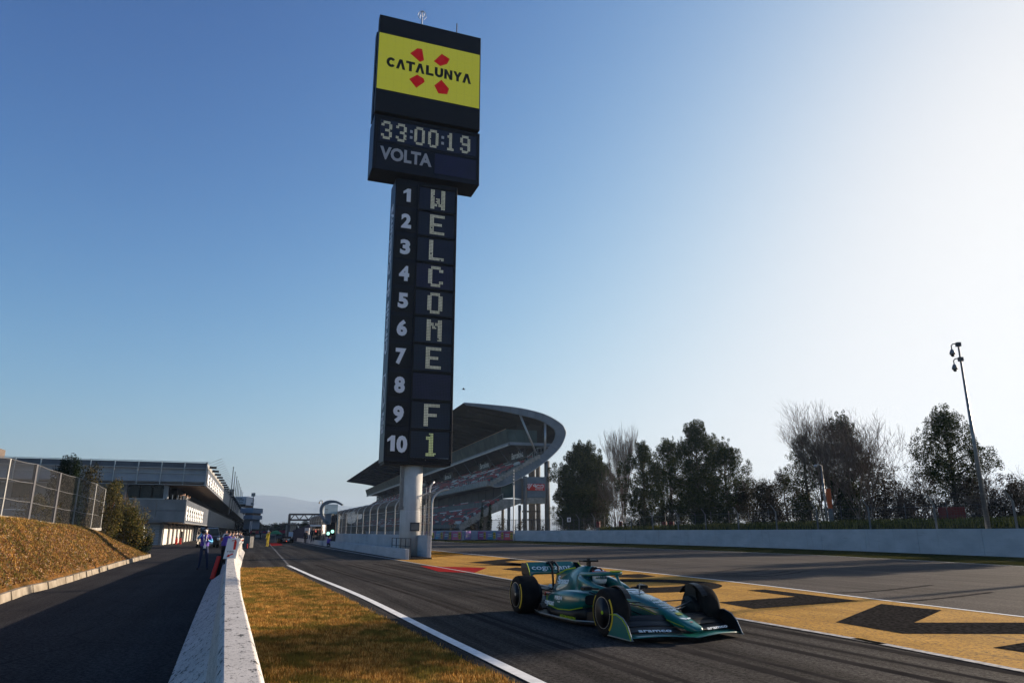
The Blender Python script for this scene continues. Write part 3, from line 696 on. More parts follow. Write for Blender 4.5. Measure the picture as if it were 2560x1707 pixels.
# trees beyond the wall on the right
def TY(px):   # distance of the tree belt along the wall
    return float(np.interp(px, [1285, 1450, 1650, 1899, 2150, 2560], [178, 158, 122, 98, 84, 68]))
def tree_at(px, top, kind, hw, label, seed, dY=0, **kw):
    hw = hw*1.25 if kind == 'pine' else hw
    Y = TY(px)+dY; p = ground_at(px, Y); h = CAM_H+(1328-top)/1850*Y; wd = hw/1850*Y
    if kind == 'pine': return make_pine(seed, h, wd, label=label, loc=p, **kw)
    return make_bare(seed, h, kw.pop('spread', 0.45), kw.pop('up', 0.5), label, p, **kw)
tree_at(1462, 1120, 'pine', 66, 'ragged dark pine nearest the grandstand, leaning crown', 21, crown0=0.12, nblob=34, ctop=0.6)
tree_at(1428, 1190, 'pine', 36, 'low dark pine at the left foot of the pine by the grandstand', 22, 2, crown0=0.1, nblob=20)
tree_at(1562, 1046, 'bare', 30, 'tall upright leafless poplar rising between the pines', 23, 6, spread=0.16, up=1.2, stems=3, depth=6, trunk=0.25, fan=0.06, r0=0.12)
tree_at(1545, 1140, 'bare', 50, 'pale reddish leafless tree with many stems in front of the poplar', 24, -4, spread=0.3, up=0.8, stems=6, depth=5, trunk=0.2, fan=0.28, r0=0.08)
tree_at(1615, 1112, 'pine', 50, 'dark bushy pine just right of the leafless poplar', 25, crown0=0.08, nblob=34, ctop=0.7)
tree_at(1682, 1098, 'pine', 50, 'dark pine with a pointed tuft left of the tallest pine', 26, 2, crown0=0.08, nblob=34, ctop=0.7)
tree_at(1752, 1058, 'pine', 58, 'tallest pine of the belt, broad sunlit olive crown', 27, -2, crown0=0.15, nblob=40, ctop=0.9)
tree_at(1825, 1110, 'pine', 56, 'broad pine on the right flank of the tallest pine', 28, 0, crown0=0.15, nblob=36)
tree_at(1895, 1140, 'bare', 40, 'thin pale leafless tree right of the broad pine', 29, 8, spread=0.5, up=0.4, depth=5, trunk=0.2)
tree_at(1912, 1205, 'pine', 45, 'low dark scrubby oak right of the broad pine', 30, 0, name='scrub_oak', leaf='scrub', crown0=0.05, nblob=22)
tree_at(1972, 1185, 'pine', 45, 'low dark scrubby oak left of the small lamp pole', 31, 2, name='scrub_oak', leaf='scrub', crown0=0.05, nblob=22)
tree_at(2030, 1082, 'pine', 46, 'dark pine behind the small lamp pole', 32, 0, crown0=0.15, nblob=30, ctop=0.7)
tree_at(2135, 1045, 'pine', 62, 'wide dark pine behind the two tall leafless trees', 33, 3, crown0=0.12, nblob=38, ctop=0.7)
tree_at(2075, 984, 'bare', 60, 'tall leafless tree with fine twigs, left of the pair', 34, -3, spread=0.36, up=0.8, stems=3, depth=6, trunk=0.22, fan=0.2, r0=0.10)
tree_at(2165, 992, 'bare', 75, 'tall leafless tree with fine twigs, right of the pair', 35, -4, spread=0.4, up=0.7, stems=3, depth=6, trunk=0.22, fan=0.25, r0=0.10)
tree_at(2225, 1160, 'pine', 40, 'dark russet scrubby oak right of the tall leafless pair', 36, 2, name='scrub_oak', leaf='scrub', crown0=0.05, nblob=24)
tree_at(2310, 1128, 'bare', 70, 'twiggy dark oak with open crown left of the camera pole', 37, 0, spread=0.7, up=0.15, stems=4, depth=5, trunk=0.15, fan=0.5, m='twig_dark', leafy=('scrub', 60, 60))
tree_at(2400, 1030, 'pine', 72, 'open crowned pine with bare lower trunk behind the camera pole', 38, 0, crown0=0.38, nblob=30, ctop=0.9, dens=0.8)
tree_at(2375, 1200, 'bare', 60, 'low dark thicket oak under the pine by the camera pole', 39, -3, spread=0.7, up=0.1, stems=4, depth=5, trunk=0.12, fan=0.5, m='twig_dark', leafy=('scrub', 50, 60))
tree_at(2500, 1150, 'bare', 70, 'twiggy oak right of the camera pole', 40, 0, spread=0.65, up=0.2, stems=4, depth=5, trunk=0.15, fan=0.5, m='twig_dark', leafy=('scrub', 70, 60))
tree_at(2570, 1165, 'bare', 60, 'twiggy oak cut by the right edge of the picture', 41, 0, spread=0.65, up=0.2, stems=3, depth=5, trunk=0.15, fan=0.5, m='twig_dark', leafy=('scrub', 60, 60))
for k, (px, top, hw, lab) in enumerate(((1500,1230,40,'below the pine by the grandstand'),(1600,1225,50,'below the poplar'),(1690,1235,50,'under the pointed pine'),(1790,1240,55,'under the tallest pine'),(1870,1240,45,'under the broad pine'),(1935,1235,45,'between the scrubby oaks'),(2010,1235,50,'at the foot of the small lamp pole'),(2110,1235,60,'under the tall leafless pair'),(2200,1235,50,'under the russet oak'),(2290,1255,50,'left of the red box'),(2440,1255,40,'at the foot of the camera pole'),(2540,1250,60,'at the right edge'))):
    Y = TY(px)+1; hh = CAM_H+(1328-top+22)/1850*Y
    bush(60+k, ground_at(px, Y), hw*1.25/1850*Y, 2.0, hh, 'dark undergrowth shrub '+lab, 'scrub', size=0.12, dens=210, n=16)
# the same belt goes on past the right edge of the frame (it shades the road by the car)
for k, (x, y, h, wd, c0_) in enumerate(SHADE):
    make_pine(80+k, h, wd, label='belt pine past the right edge, '+str(('first','second','third','fourth','fifth','sixth','seventh','eighth')[k])+' beyond the camera pole', loc=(x, y, 0), crown0=c0_, nblob=30, ctop=0.8)
# sunlit grass hump behind the wall
b = MB(); rowsz = []
for px, Y in ((2700, 60), (2560, 62), (2300, 68), (2100, 76), (1899, 88), (1700, 104), (1500, 135)):
    p = ground_at(px, Y); q = ground_at(px, Y-6); r_ = ground_at(px, Y+10)
    zt = CAM_H+(1328-float(np.interp(px, [1500, 1899, 2560], [1322, 1314, 1303])))/1850*Y
    rowsz.append([(q.x, q.y, 0.0), (q.x*0.5+p.x*0.5, q.y*0.5+p.y*0.5, zt*0.8), (p.x, p.y, zt), (r_.x, r_.y, zt*0.9), (r_.x+6, r_.y+6, 0)])
b.loft(rowsz, caps=False, closed=False); b.build('grass_mound', M['verge'], kind='structure', smooth=True)
def mound_sampler(n):
    i = rng.uniform(0, len(rowsz)-1.001, n); j = i.astype(int); f = (i-j)[:, None]; t = rng.uniform(1.0, 2.4, n); tj = t.astype(int); tf = (t-tj)[:, None]
    A = np.array(rowsz)
    return (A[j, tj]*(1-tf)+A[j, tj+1]*tf)*(1-f)+(A[j+1, tj]*(1-tf)+A[j+1, tj+1]*tf)*f
blades('mound_grass', 26000, mound_sampler, 0.25, 0.6, 0.08, M['mound_blade'])
# ================================================================== LEADERBOARD TOWER
TO = Vector((-6.59, 50.48, 0)); TF = (TO, U, V)      # local: lateral, forward, height
tower = thing('leaderboard_tower', 'tall black timing tower on a round pillar with yellow screen, clock and ten numbered rows', 'leaderboard tower', TO)
M['pillar'] = None
a = NT('pillar', 0.75, 0.35); v = a.tc
b0 = a.ramp(a.noise(v, 1.2, 5), [(0.3, (0.44, 0.43, 0.42)), (0.7, (0.55, 0.54, 0.52))])
b0 = a.mix(b0, a.ramp(a.noise(a.map((3, 3, 0.25)), 1.0, 4), [(0.35, 0.8), (0.6, 1.0)]), 0.7, 'MULTIPLY')
a.bump(a.noise(v, 9, 4), 0.25, 0.02); M['pillar'] = a.out(b0)
b = MB(TF); b.lathe([(0.74,-0.1),(0.74,2.98),(0.725,3.0),(0.725,3.02),(0.72,3.04),(0.72,6.4)], (-0.33, 0.05, 0), 40); b.build('pillar', M['pillar'], tower, smooth=False)
for f in tower.children[0].data.polygons: f.use_smooth = abs(f.normal.z) < 0.5
b = MB(TF); b.lathe([(0.755,0),(0.755,0.05)], (-0.33, 0.05, 0), 40); b.build('pillar_foot', M['tar'], tower)
b = MB(TF); b.box(-1.2, -0.98, -0.3, -0.05, 3.25, 6.3); b.box(-1.24, -0.9, -0.34, -0.08, 3.1, 3.3); b.build('cable_duct', M['steel'], tower)
b = MB(TF); b.box(-0.52, 0.10, -0.82, -0.70, 1.68, 2.24); b.build('control_box', M['steel_dark'], tower)
b = MB(TF); b.box(-0.46, 0.04, -0.835, -0.823, 1.76, 2.16); b.build('box_door', M['steel'], tower)
b = MB(TF); b.tube([(0.50,-0.3,1.3),(0.50,-0.3,3.4)], 0.035, 6); b.build('conduit', M['alu'], tower)
# slim column of ten rows
b = MB(TF); b.box(-2.55, 2.2, -1.0, 0.9, 6.2, 27.2); b.build('column_box', M['navy'], tower, bevel=0.03)
b = MB(TF); b.box(-2.565, -2.552, -0.99, 0.88, 6.22, 27.1); b.build('side_panel', M['navy_side'], tower)
b = MB(TF); b.box(-2.5, 2.15, -0.93, 0.7, 6.05, 6.21); b.build('service_tray', M['black'], tower)
b = MB(TF); b.tube([(0.3,-1.06,6.35),(0.36,-1.08,6.48),(1.9,-1.08,6.52),(2.05,-1.06,6.38)], 0.02, 5); b.build('cable', M['alu'], tower)
zr = [25.0, 22.95, 20.9, 18.85, 16.8, 14.75, 12.7, 10.65, 8.6, 6.55]
def led_panel_mat(name, c, c2):
    a = NT(name, 0.35, 0.4)
    g1 = a.n.new('ShaderNodeTexBrick')
    base = a.ramp(a.noise(a.tc, 0.5, 3), [(0.35, c), (0.65, c2)])
    wv = a.n.new('ShaderNodeTexWave'); wv.bands_direction = 'Z'; wv.inputs['Scale'].default_value = 2.6; a.L.new(a.tc, wv.inputs[0])
    a.n.remove(g1); base = a.mix(base, a.ramp(wv.outputs['Fac'], [(0.2, 0.7), (0.8, 1.25)]), 0.8, 'MULTIPLY')
    return a.out(base)
scr = [led_panel_mat('screen_blue', (0.006, 0.006, 0.030), (0.003, 0.005, 0.016)), led_panel_mat('screen_teal', (0.003, 0.010, 0.030), (0.004, 0.006, 0.018)), led_panel_mat('screen_violet', (0.012, 0.006, 0.045), (0.010, 0.006, 0.03))]
M['led'] = mat('led', (0.45, 0.46, 0.38), 0.5, emit=(0.40, 0.41, 0.33), es=0.36, c2=(0.30, 0.31, 0.24), scale=1.1)
M['led_green'] = mat('led_green', (0.45, 0.5, 0.3), 0.5, emit=(0.36, 0.42, 0.16), es=0.45)
FONT = {'W':'10001 10001 10001 10101 10101 11011 10001', 'E':'11111 10000 10000 11110 10000 10000 11111', 'L':'10000 10000 10000 10000 10000 10000 11111',
 'C':'01110 10001 10000 10000 10000 10001 01110', 'O':'01110 10001 10001 10001 10001 10001 01110', 'M':'10001 11011 10101 10001 10001 10001 10001',
 'F':'11111 10000 10000 11110 10000 10000 10000', '1':'00100 01100 00100 00100 00100 00100 01110', '0':'01110 10001 10001 10001 10001 10001 01110',
 '3':'01110 10001 00001 00110 00001 10001 01110', '9':'01110 10001 10001 01111 00001 10001 01110', ':':'00000 00000 01000 00000 01000 00000 00000'}
def bolden(rows_):      # doubled dots with a thicker stroke, as on the board
    W_, H_ = 12, 14; g_ = [[0]*W_ for _ in range(H_)]
    for j, r_ in enumerate(rows_.split()):
        for i, c_ in enumerate(r_):
            if c_ == '1':
                for dj in (0, 1):
                    for di in (0, 1, 2):
                        x = min(W_-1, 2*i+di); g_[min(H_-1, 2*j+dj)][x] = 1
    return g_
def dots(b, ch, x0, x1, z0, z1, y):
    g_ = bolden(FONT[ch]); H_, W_ = 14, 12; dx, dz = (x1-x0)/W_, (z1-z0)/H_
    for j in range(H_):
        for i in range(W_):
            if g_[j][i] and random.random() > 0.012:
                cx, cz = x0+(i+0.5)*dx, z1-(j+0.5)*dz; e = 0.39
                b.add([(cx-dx*e, y, cz-dz*e), (cx+dx*e, y, cz-dz*e), (cx+dx*e, y, cz+dz*e), (cx-dx*e, y, cz+dz*e), (cx, y+0.02, cz)], [(0,1,2,3),(0,4,1),(1,4,2),(2,4,3),(3,4,0)])
random.seed(5); M['lamp_off'] = mat('lamp_off', (0.014, 0.016, 0.03), 0.5)
for k, z in enumerate(zr):
    fr_ = MB(TF); fr_.box(-2.45, -0.95, -1.03, -1.0, z, z+1.72); p = fr_.build('number_panel', M['black'], tower)
    if k == 0:
        b = MB(TF); b.prism([(-1.72, z+0.36), (-1.42, z+0.36), (-1.42, z+1.42), (-1.66, z+1.42), (-1.98, z+1.16), (-1.98, z+0.98), (-1.72, z+1.1)], -1.06, -1.032); b.build('numeral', M['letter_white'], p)
    elif k == 9:
        b = MB(TF); b.prism([(-2.14, z+0.36), (-1.84, z+0.36), (-1.84, z+1.42), (-2.08, z+1.42), (-2.36, z+1.16), (-2.36, z+0.98), (-2.14, z+1.1)], -1.06, -1.032); b.build('numeral', M['letter_white'], p); text('numeral', '0', (-1.36, -1.04, z+0.36), (1,0,0), (0,0,1), 1.05, M['letter_white'], p, w=0.74, bold=0.07, depth=0.03, fr=TF)
    else: text('numeral', str(k+1), (-1.68 if k < 9 else -1.72, -1.04, z+0.36), (1,0,0), (0,0,1), 1.05, M['letter_white'], p, w=(0.74 if k else 0.46) if k < 9 else 1.22, bold=0.07, depth=0.03, fr=TF)
    m_ = MB(TF); m_.box(-0.75, 2.0, -1.03, -1.0, z-0.02, z+1.76); p = m_.build('matrix_screen', scr[(0,0,0,2,0,1,1,2,1,1)[k]], tower)
    f_ = MB(TF)
    for q in ((-0.85,-0.76,z-0.12,z+1.85),(2.01,2.1,z-0.12,z+1.85)): f_.box(q[0], q[1], -1.10, -1.0, q[2], q[3])
    f_.box(-0.85, 2.1, -1.13, -1.0, z-0.16, z-0.04); f_.box(-0.85, 2.1, -1.12, -1.0, z+1.77, z+1.86) if k == 0 else None
    f_.build('screen_frame', M['black'], p)
    ch = 'WELCOME F1'[k]
    if ch != ' ':
        d = MB(TF); dots(d, ch, 0.10, 1.33, z+0.10, z+1.68, -1.045); d.build('lit_letter', M['led_green'] if ch == '1' else M['led'], p, kind='stuff')
    d = MB(TF)       # faint unlit lamps
    for j in range(16):
        for i in range(24):
            cx, cz = -0.66+i*0.113, z+0.08+j*0.105; d.add([(cx-.03,-1.036,cz-.03),(cx+.03,-1.036,cz-.03),(cx+.03,-1.036,cz+.03),(cx-.03,-1.036,cz+.03)], [(0,1,2,3)])
    d.build('unlit_lamps', M['lamp_off'], p, kind='stuff')
# lettering down the left side
sx = -2.572
text('lettering', 'Circuit de Catalunya', (sx, -0.35, 19.6), (0,0,1), (0,1,0), 0.95, M['letter_white'], tower, w=11.5, bold=0.03, fr=TF)
b = MB(TF)
def side(b, pts): b.add([(sx, p[0], p[1]) for p in pts]+[(sx-0.012, p[0], p[1]) for p in pts], [tuple(range(len(pts))), tuple(range(2*len(pts)-1, len(pts)-1, -1))])
trk = [(-0.45,12.3),(0.35,12.3),(0.35,11.6),(-0.1,11.2),(0.35,10.6),(0.2,10.0),(-0.4,10.3),(-0.45,12.3)]
for i in range(len(trk)-1):
    p, q = Vector(trk[i]), Vector(trk[i+1]); d = (q-p).normalized()*0.07; n_ = Vector((-d.y, d.x)); side(b, [tuple(p-d-n_), tuple(q+d-n_), tuple(q+d+n_), tuple(p-d+n_)])
for j in range(5):
    for i in range(2): side(b, [(-0.4+i*0.44+(j % 2)*0.22, 8.2+j*0.3), (-0.4+i*0.44+(j % 2)*0.22+0.2, 8.2+j*0.3), (-0.4+i*0.44+(j % 2)*0.22+0.2, 8.45+j*0.3), (-0.4+i*0.44+(j % 2)*0.22, 8.45+j*0.3)])
b.build('circuit_emblem', M['letter_white'], tower)
# clock box
b = MB(TF); b.box(-4.46, 3.75, -1.6, 0.55, 27.35, 31.82); b.build('clock_box', M['navy'], tower, bevel=0.03)
b = MB(TF); b.box(-4.475, -4.463, -1.58, 0.5, 27.4, 31.75); b.build('side_panel', M['navy_side'], tower)
b = MB(TF); b.box(-4.0, 3.45, -1.63, -1.6, 29.75, 31.45); cs = b.build('clock_screen', scr[0], tower)
xs = [-3.95, -2.85, -1.45, -0.38, 0.98, 2.15]; d = MB(TF)
for ch, x in zip('330019', xs): dots(d, ch, x, x+0.88, 29.85, 31.35, -1.645)
d.build('lit_digits', M['led'], cs, kind='stuff')
d = MB(TF)
for x in (-1.78, 0.66):
    for z in (30.25, 30.75): d.box(x, x+0.2, -1.65, -1.63, z, z+0.22)
d.build('colon', M['letter_grey'], cs)
b = MB(TF); b.box(0.2, 3.45, -1.63, -1.6, 27.75, 29.4); b.build('lap_screen', scr[2], tower)
text('lettering', 'VOLTA', (-2.0, -1.62, 28.25), (1,0,0), (0,0,1), 1.0, M['letter_grey'], tower, w=3.9, bold=0.05, fr=TF)
for x0, x1, z0, z1 in ((-4.2,3.6,29.50,29.6),(-4.2,3.6,31.55,31.68),(-4.3,-4.2,27.6,31.6),(3.52,3.62,27.6,31.6)):
    b = MB(TF); b.box(x0, x1, -1.64, -1.6, z0, z1); b.build('frame_rail', M['black'], tower)
# screen on top
b = MB(TF); b.box(-4.53, 3.66, -1.85, -1.25, 31.95, 40.35); b.build('screen_cabinet', M['black'], tower, bevel=0.03)
b = MB(TF); b.box(-4.48, 3.6, -0.2, 0.45, 32.1, 40.0); b.build('screen_cabinet', M['navy_side'], tower, bevel=0.03, label='rear screen cabinet seen edge-on')
b = MB(TF); b.box(-4.3, 3.5, -1.25, -0.2, 31.82, 40.1); b.build('screen_frame', M['black'], tower)
b = MB(TF); b.box(-3.4, -2.9, -1.4, 0.3, 31.81, 31.96); b.box(2.2, 2.7, -1.4, 0.3, 31.81, 31.96); b.build('bracket', M['black'], tower)
M['screen_yellow'] = mat('screen_yellow', (0.02, 0.02, 0.01), 0.5, emit=(0.235, 0.25, 0.022), es=1.0)
M['screen_red'] = mat('screen_red', (0.02, 0.0, 0.0), 0.5, emit=(0.22, 0.003, 0.004), es=0.9)
b = MB(TF); b.box(-4.5, 3.57, -1.87, -1.85, 33.85, 38.72); ys = b.build('lit_screen', M['screen_yellow'], tower)
b = MB(TF)
for k in range(1, 13): b.box(-4.5+k*0.62, -4.485+k*0.62, -1.872, -1.8705, 33.87, 38.7)
for k in range(1, 5): b.box(-4.48, 3.55, -1.872, -1.8705, 33.85+k*0.97, 33.86+k*0.97)
b.build('module_seams', mat('seam', (0.02, 0.02, 0.01), 0.6, emit=(0.17, 0.185, 0.018), es=1.0), ys, kind='stuff')
def pent(b, pts): b.prism([(p[0], p[1]) for p in pts], -1.885, -1.871)
def tz(x, y):     # photo point on the screen plane
    h_ = hit(x, y, TO+U*-1.87, U); d_ = h_-TO; return (d_.x*V.x+d_.y*V.y, h_.z)
for poly in (((410,438),(468,398),(508,403),(523,495),(490,508)), ((603,502),(668,443),(733,485),(712,525),(655,542)), ((402,648),(468,613),(520,645),(528,672),(460,720)), ((607,700),(665,655),(727,728),(712,773),(640,765))):
    b = MB(TF); pent(b, [tz(900+x*.306, y*.306) for x, y in poly]); b.build('red_pentagon', M['screen_red'], ys)
lx0, lx1 = tz(965, 160)[0], tz(1178, 205)[0]; zc = (tz(965, 170)[1]+tz(1178, 210)[1])/2
W9 = (lx1-lx0)/9.0
def arc_pts(cx, cz, rx, rz, a0, a1, n=12): return [(cx+rx*math.cos(R(a0+(a1-a0)*k/n)), cz+rz*math.sin(R(a0+(a1-a0)*k/n))) for k in range(n+1)]
def band(o_, i_): return [[o_[k], o_[k+1], i_[k+1], i_[k]] for k in range(len(o_)-1)]
def glyph(ch):      # heavy sans capitals in a 1 x 1 cell, as lists of convex outlines
    if ch == 'C': return band(arc_pts(.52, .5, .50, .5, 38, 322), arc_pts(.52, .5, .20, .23, 38, 322))
    if ch == 'V': return [[(.0, 0), (.30, 0), (.5, .60), (.5, 1), (.34, 1)], [(.5, .60), (.70, 0), (1, 0), (.66, 1), (.5, 1)]]
    if ch == 'T': return [[(.34, 0), (.66, 0), (.66, .75), (.34, .75)], [(.02, .75), (.98, .75), (.98, 1), (.02, 1)]]
    if ch == 'L': return [[(.10, 0), (.95, 0), (.95, .25), (.10, .25)], [(.10, .25), (.42, .25), (.42, 1), (.10, 1)]]
    if ch == 'U': return band(arc_pts(.5, .42, .47, .42, 180, 360), arc_pts(.5, .42, .16, .16, 180, 360))+[[(.03, .42), (.34, .42), (.34, 1), (.03, 1)], [(.66, .42), (.97, .42), (.97, 1), (.66, 1)]]
    if ch == 'N': return [[(.04, 0), (.33, 0), (.33, 1), (.04, 1)], [(.67, 0), (.96, 0), (.96, 1), (.67, 1)], [(.33, .55), (.67, 0), (.67, .45), (.33, 1)]]
    if ch == 'Y': return [[(.35, 0), (.65, 0), (.65, .42), (.35, .42)], [(.0, 1), (.35, .42), (.5, .42), (.5, .68), (.34, 1)], [(1, 1), (.66, 1), (.5, .68), (.5, .42), (.65, .42)]]
zb = tz(1060, 187)[1]+0.02; b = MB(TF)
for k, ch in enumerate('CVTVLUNYV'):
    for poly in glyph(ch): b.add([(lx0+W9*(k+p[0]*.96+.02), -1.885, zb+p[1]*0.86) for p in poly], [tuple(range(len(poly)))])
b.build('lettering', M['black'], ys)
# rods on the roof
b = MB(TF); b.tube([(-0.98,-0.6,40.3),(-0.98,-0.6,42.0)], 0.055, 6); r_ = b.build('lightning_rod', M['alu'], tower)
b = MB(TF)
b.tube([(-0.98,-0.6,42.0),(-0.98,-0.6,42.6)], 0.03, 6)
for k in range(10):
    t = math.pi*2*k/10; b.tube([(-0.98,-0.6,42.6),(-0.98+.25*math.cos(t),-0.6+.25*math.sin(t),42.45),(-0.98+.36*math.cos(t),-0.6+.36*math.sin(t),42.1),(-0.98+.2*math.cos(t),-0.6+.2*math.sin(t),41.9)], 0.014, 4)
b.build('rod_head', M['alu'], r_)
b = MB(TF); b.tube([(-1.26,-0.6,40.3),(-1.26,-0.6,41.3)], [0.07, 0.02], 6); b.build('antenna', M['steel_dark'], tower)
b = MB(TF); b.tube([(1.95,-0.6,39.9),(1.95,-0.6,42.2)], 0.045, 6); b.build('antenna', M['steel_dark'], tower)

# ================================================================== PIT WALL, LOW WALL, DEBRIS FENCE
lw = [G(1013, 1398.5), G(825, 1366.5), G(735, 1350.5)]
dirw = (lw[1]-lw[0]).normalized(); nw = Vector((-dirw.y, dirw.x, 0))*-1      # nw points right, away from the near road
if nw.x < 0: nw = -nw
PW = (lw[0].copy(), dirw, nw)
low = thing('low_wall', 'low white concrete wall beside the pit exit, ending at the tower pillar', 'wall', lw[0])
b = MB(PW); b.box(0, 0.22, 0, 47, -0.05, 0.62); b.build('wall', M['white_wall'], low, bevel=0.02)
pit = thing('pit_wall', 'tall white concrete pit wall running away to the left of the tower pillar', 'wall', lw[0]+nw*1.7)
zt = 1.42
for k in range(15):
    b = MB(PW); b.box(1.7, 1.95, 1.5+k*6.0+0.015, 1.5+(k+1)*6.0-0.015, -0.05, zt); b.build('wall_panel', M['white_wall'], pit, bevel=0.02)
b = MB(PW); b.box(0.24, 1.68, 0.1, 60, -0.02, 0.08); o = b.build('pit_wall_walkway', M['road_asphalt'], kind='structure')
sl_ = thing('wall_slab', 'upright white concrete slab ending the pit wall right of the tower pillar', 'wall', TO+V*0.72)
b = MB(TF); b.box(0.46, 1.02, -0.55, -0.35, -0.05, 1.36); b.box(0.80, 1.02, -0.35, 3.2, -0.05, 1.36); b.build('slab', M['white_wall'], sl_, bevel=0.02)
rl = thing('railing', 'dark steel hand railing on the low wall left of the tower pillar', 'railing', lw[0])
for k in range(5):
    b = MB(PW); b.bar((0.5, 0.9+k*1.5, 0.05), (0.5, 0.9+k*1.5, 1.22), 0.045); b.build('post', M['steel_dark'], rl)
for z in (0.75, 1.22):
    b = MB(PW); b.bar((0.5, 0.88, z), (0.5, 6.92, z), 0.04); b.build('rail', M['steel_dark'], rl)
# debris fence: posts bent over the track at the top, cloth between them
df = thing('debris_fence', 'tall wire debris fence with curved top standing on the pit wall left of the tower', 'fence', lw[0]+nw*1.8)
def curvy(x, z0, z1, over, n=7):
    return [(x, 0, z0)]+[(x+over*(1-math.cos(t)), 0, z1-0.9+0.9*math.sin(t)) for t in [math.pi/2*k/(n-1) for k in range(n)]]
for k in range(23):
    s_ = 1.0+k*4.0; pr = [(p[0], s_, p[2]) for p in curvy(1.82, zt, 4.3, 1.1)]
    b = MB(PW); b.tube(pr, 0.045 if k else 0.06, 6); b.build('post', M['alu'], df)
for k in range(22):
    s_ = 1.0+k*4.0; pr = [(p[0], p[2]) for p in curvy(1.82, zt, 4.3, 1.1)]; b = MB(PW)
    nv = 30; L_ = 0; acc = [0]
    for i in range(len(pr)-1): L_ += math.dist(pr[i], pr[i+1]); acc.append(L_)
    def cp(t):
        d_ = t*L_; i = max(j for j in range(len(acc)) if acc[j] <= d_+1e-9); i = min(i, len(pr)-2); f = (d_-acc[i])/(acc[i+1]-acc[i]); return (pr[i][0]+(pr[i+1][0]-pr[i][0])*f, pr[i][1]+(pr[i+1][1]-pr[i][1])*f)
    for j in range(nv+1):
        p = cp(j/nv); b.bar((p[0], s_, p[1]), (p[0], s_+4.0, p[1]), 0.012)
    for j in range(27):
        q = [cp(i/9) for i in range(10)]
        for i in range(9): b.bar((q[i][0], s_+j*4/27, q[i][1]), (q[i+1][0], s_+j*4/27, q[i+1][1]), 0.012)
    b.build('wire_mesh', M['wire'], df, kind='stuff')
    for t in (0.22, 0.5, 0.8):
        p = cp(t); c_ = MB(PW); c_.tube([(p[0], s_, p[1]), (p[0], s_+4.0, p[1])], 0.018, 5); c_.build('cable', M['alu'], df)
ep = thing('fence_end_post', 'tall galvanised end post with curved top right of the tower pillar', 'post', TO+V*0.9)
b = MB(TF); b.tube([(0.92, 0.0, 1.3), (0.92, 0.0, 4.3), (1.0, 0, 4.7), (1.12, 0, 4.9), (1.25, 0.1, 5.0)], 0.06, 8); b.tube([(0.7,0,1.3),(0.7,0,4.6)], 0.03, 6); b.build('post', M['alu'], ep, smooth=True)
c_ = MB(TF)
for j in range(14): c_.bar((0.72, 0, 1.45+j*0.22), (0.9, 0, 1.45+j*0.22), 0.012)
c_.build('rungs', M['alu'], ep)

# ================================================================== RIGHT WALL WITH BANNERS, CATCH FENCE, POLES
def wz(p): return 1.82
rw = thing('track_wall', 'long white concrete wall along the far side of the race track on the right', 'wall', wallp[0])
wseg = resample(wallp, 6.0)
for i in range(len(wseg)-1):
    a_, b_ = wseg[i], wseg[i+1]; d = (b_-a_).normalized(); n_ = Vector((d.y, -d.x, 0)); A, B = a_+d*0.015, b_-d*0.015; zt_ = 1.84 if a_.y < 160 else 1.8
    b = MB(); b.add([(A.x,A.y,-0.05),(B.x,B.y,-0.05),(B.x+n_.x*.3,B.y+n_.y*.3,-0.05),(A.x+n_.x*.3,A.y+n_.y*.3,-0.05)]+[(A.x,A.y,zt_),(B.x,B.y,zt_),(B.x+n_.x*.3,B.y+n_.y*.3,zt_),(A.x+n_.x*.3,A.y+n_.y*.3,zt_)], [(0,3,2,1),(4,5,6,7),(0,1,5,4),(1,2,6,5),(2,3,7,6),(3,0,4,7)])
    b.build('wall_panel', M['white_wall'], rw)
def wall_hit(px):      # nearest point of the wall line seen in this direction
    best = None
    for i in range(len(wallp)-1):
        a_, b_ = wallp[i], wallp[i+1]; r_ = ray(px, 1340); d1 = a_.x*r_[1]-a_.y*r_[0]; d2 = b_.x*r_[1]-b_.y*r_[0]
        if d1*d2 <= 0:
            q_ = a_.lerp(b_, d1/(d1-d2))
            if q_.y > 0 and (best is None or q_.y < best[0].y): best = (q_, (b_-a_).normalized())
    return best or (wallp[-1], Vector((0,1,0)))
bcol = [(0.03,0.16,0.20),(0.28,0.05,0.10),(0.50,0.05,0.05),(0.36,0.10,0.28),(0.04,0.20,0.32),(0.05,0.10,0.16),(0.45,0.10,0.14),(0.30,0.12,0.35),(0.05,0.22,0.40),(0.20,0.05,0.18)]
edges_px = [1062, 1091, 1112, 1133, 1157, 1179, 1198, 1219, 1244, 1263, 1287]
M['banner_yellow'] = mat('banner_yellow', (0.62, 0.42, 0.04), 0.6)
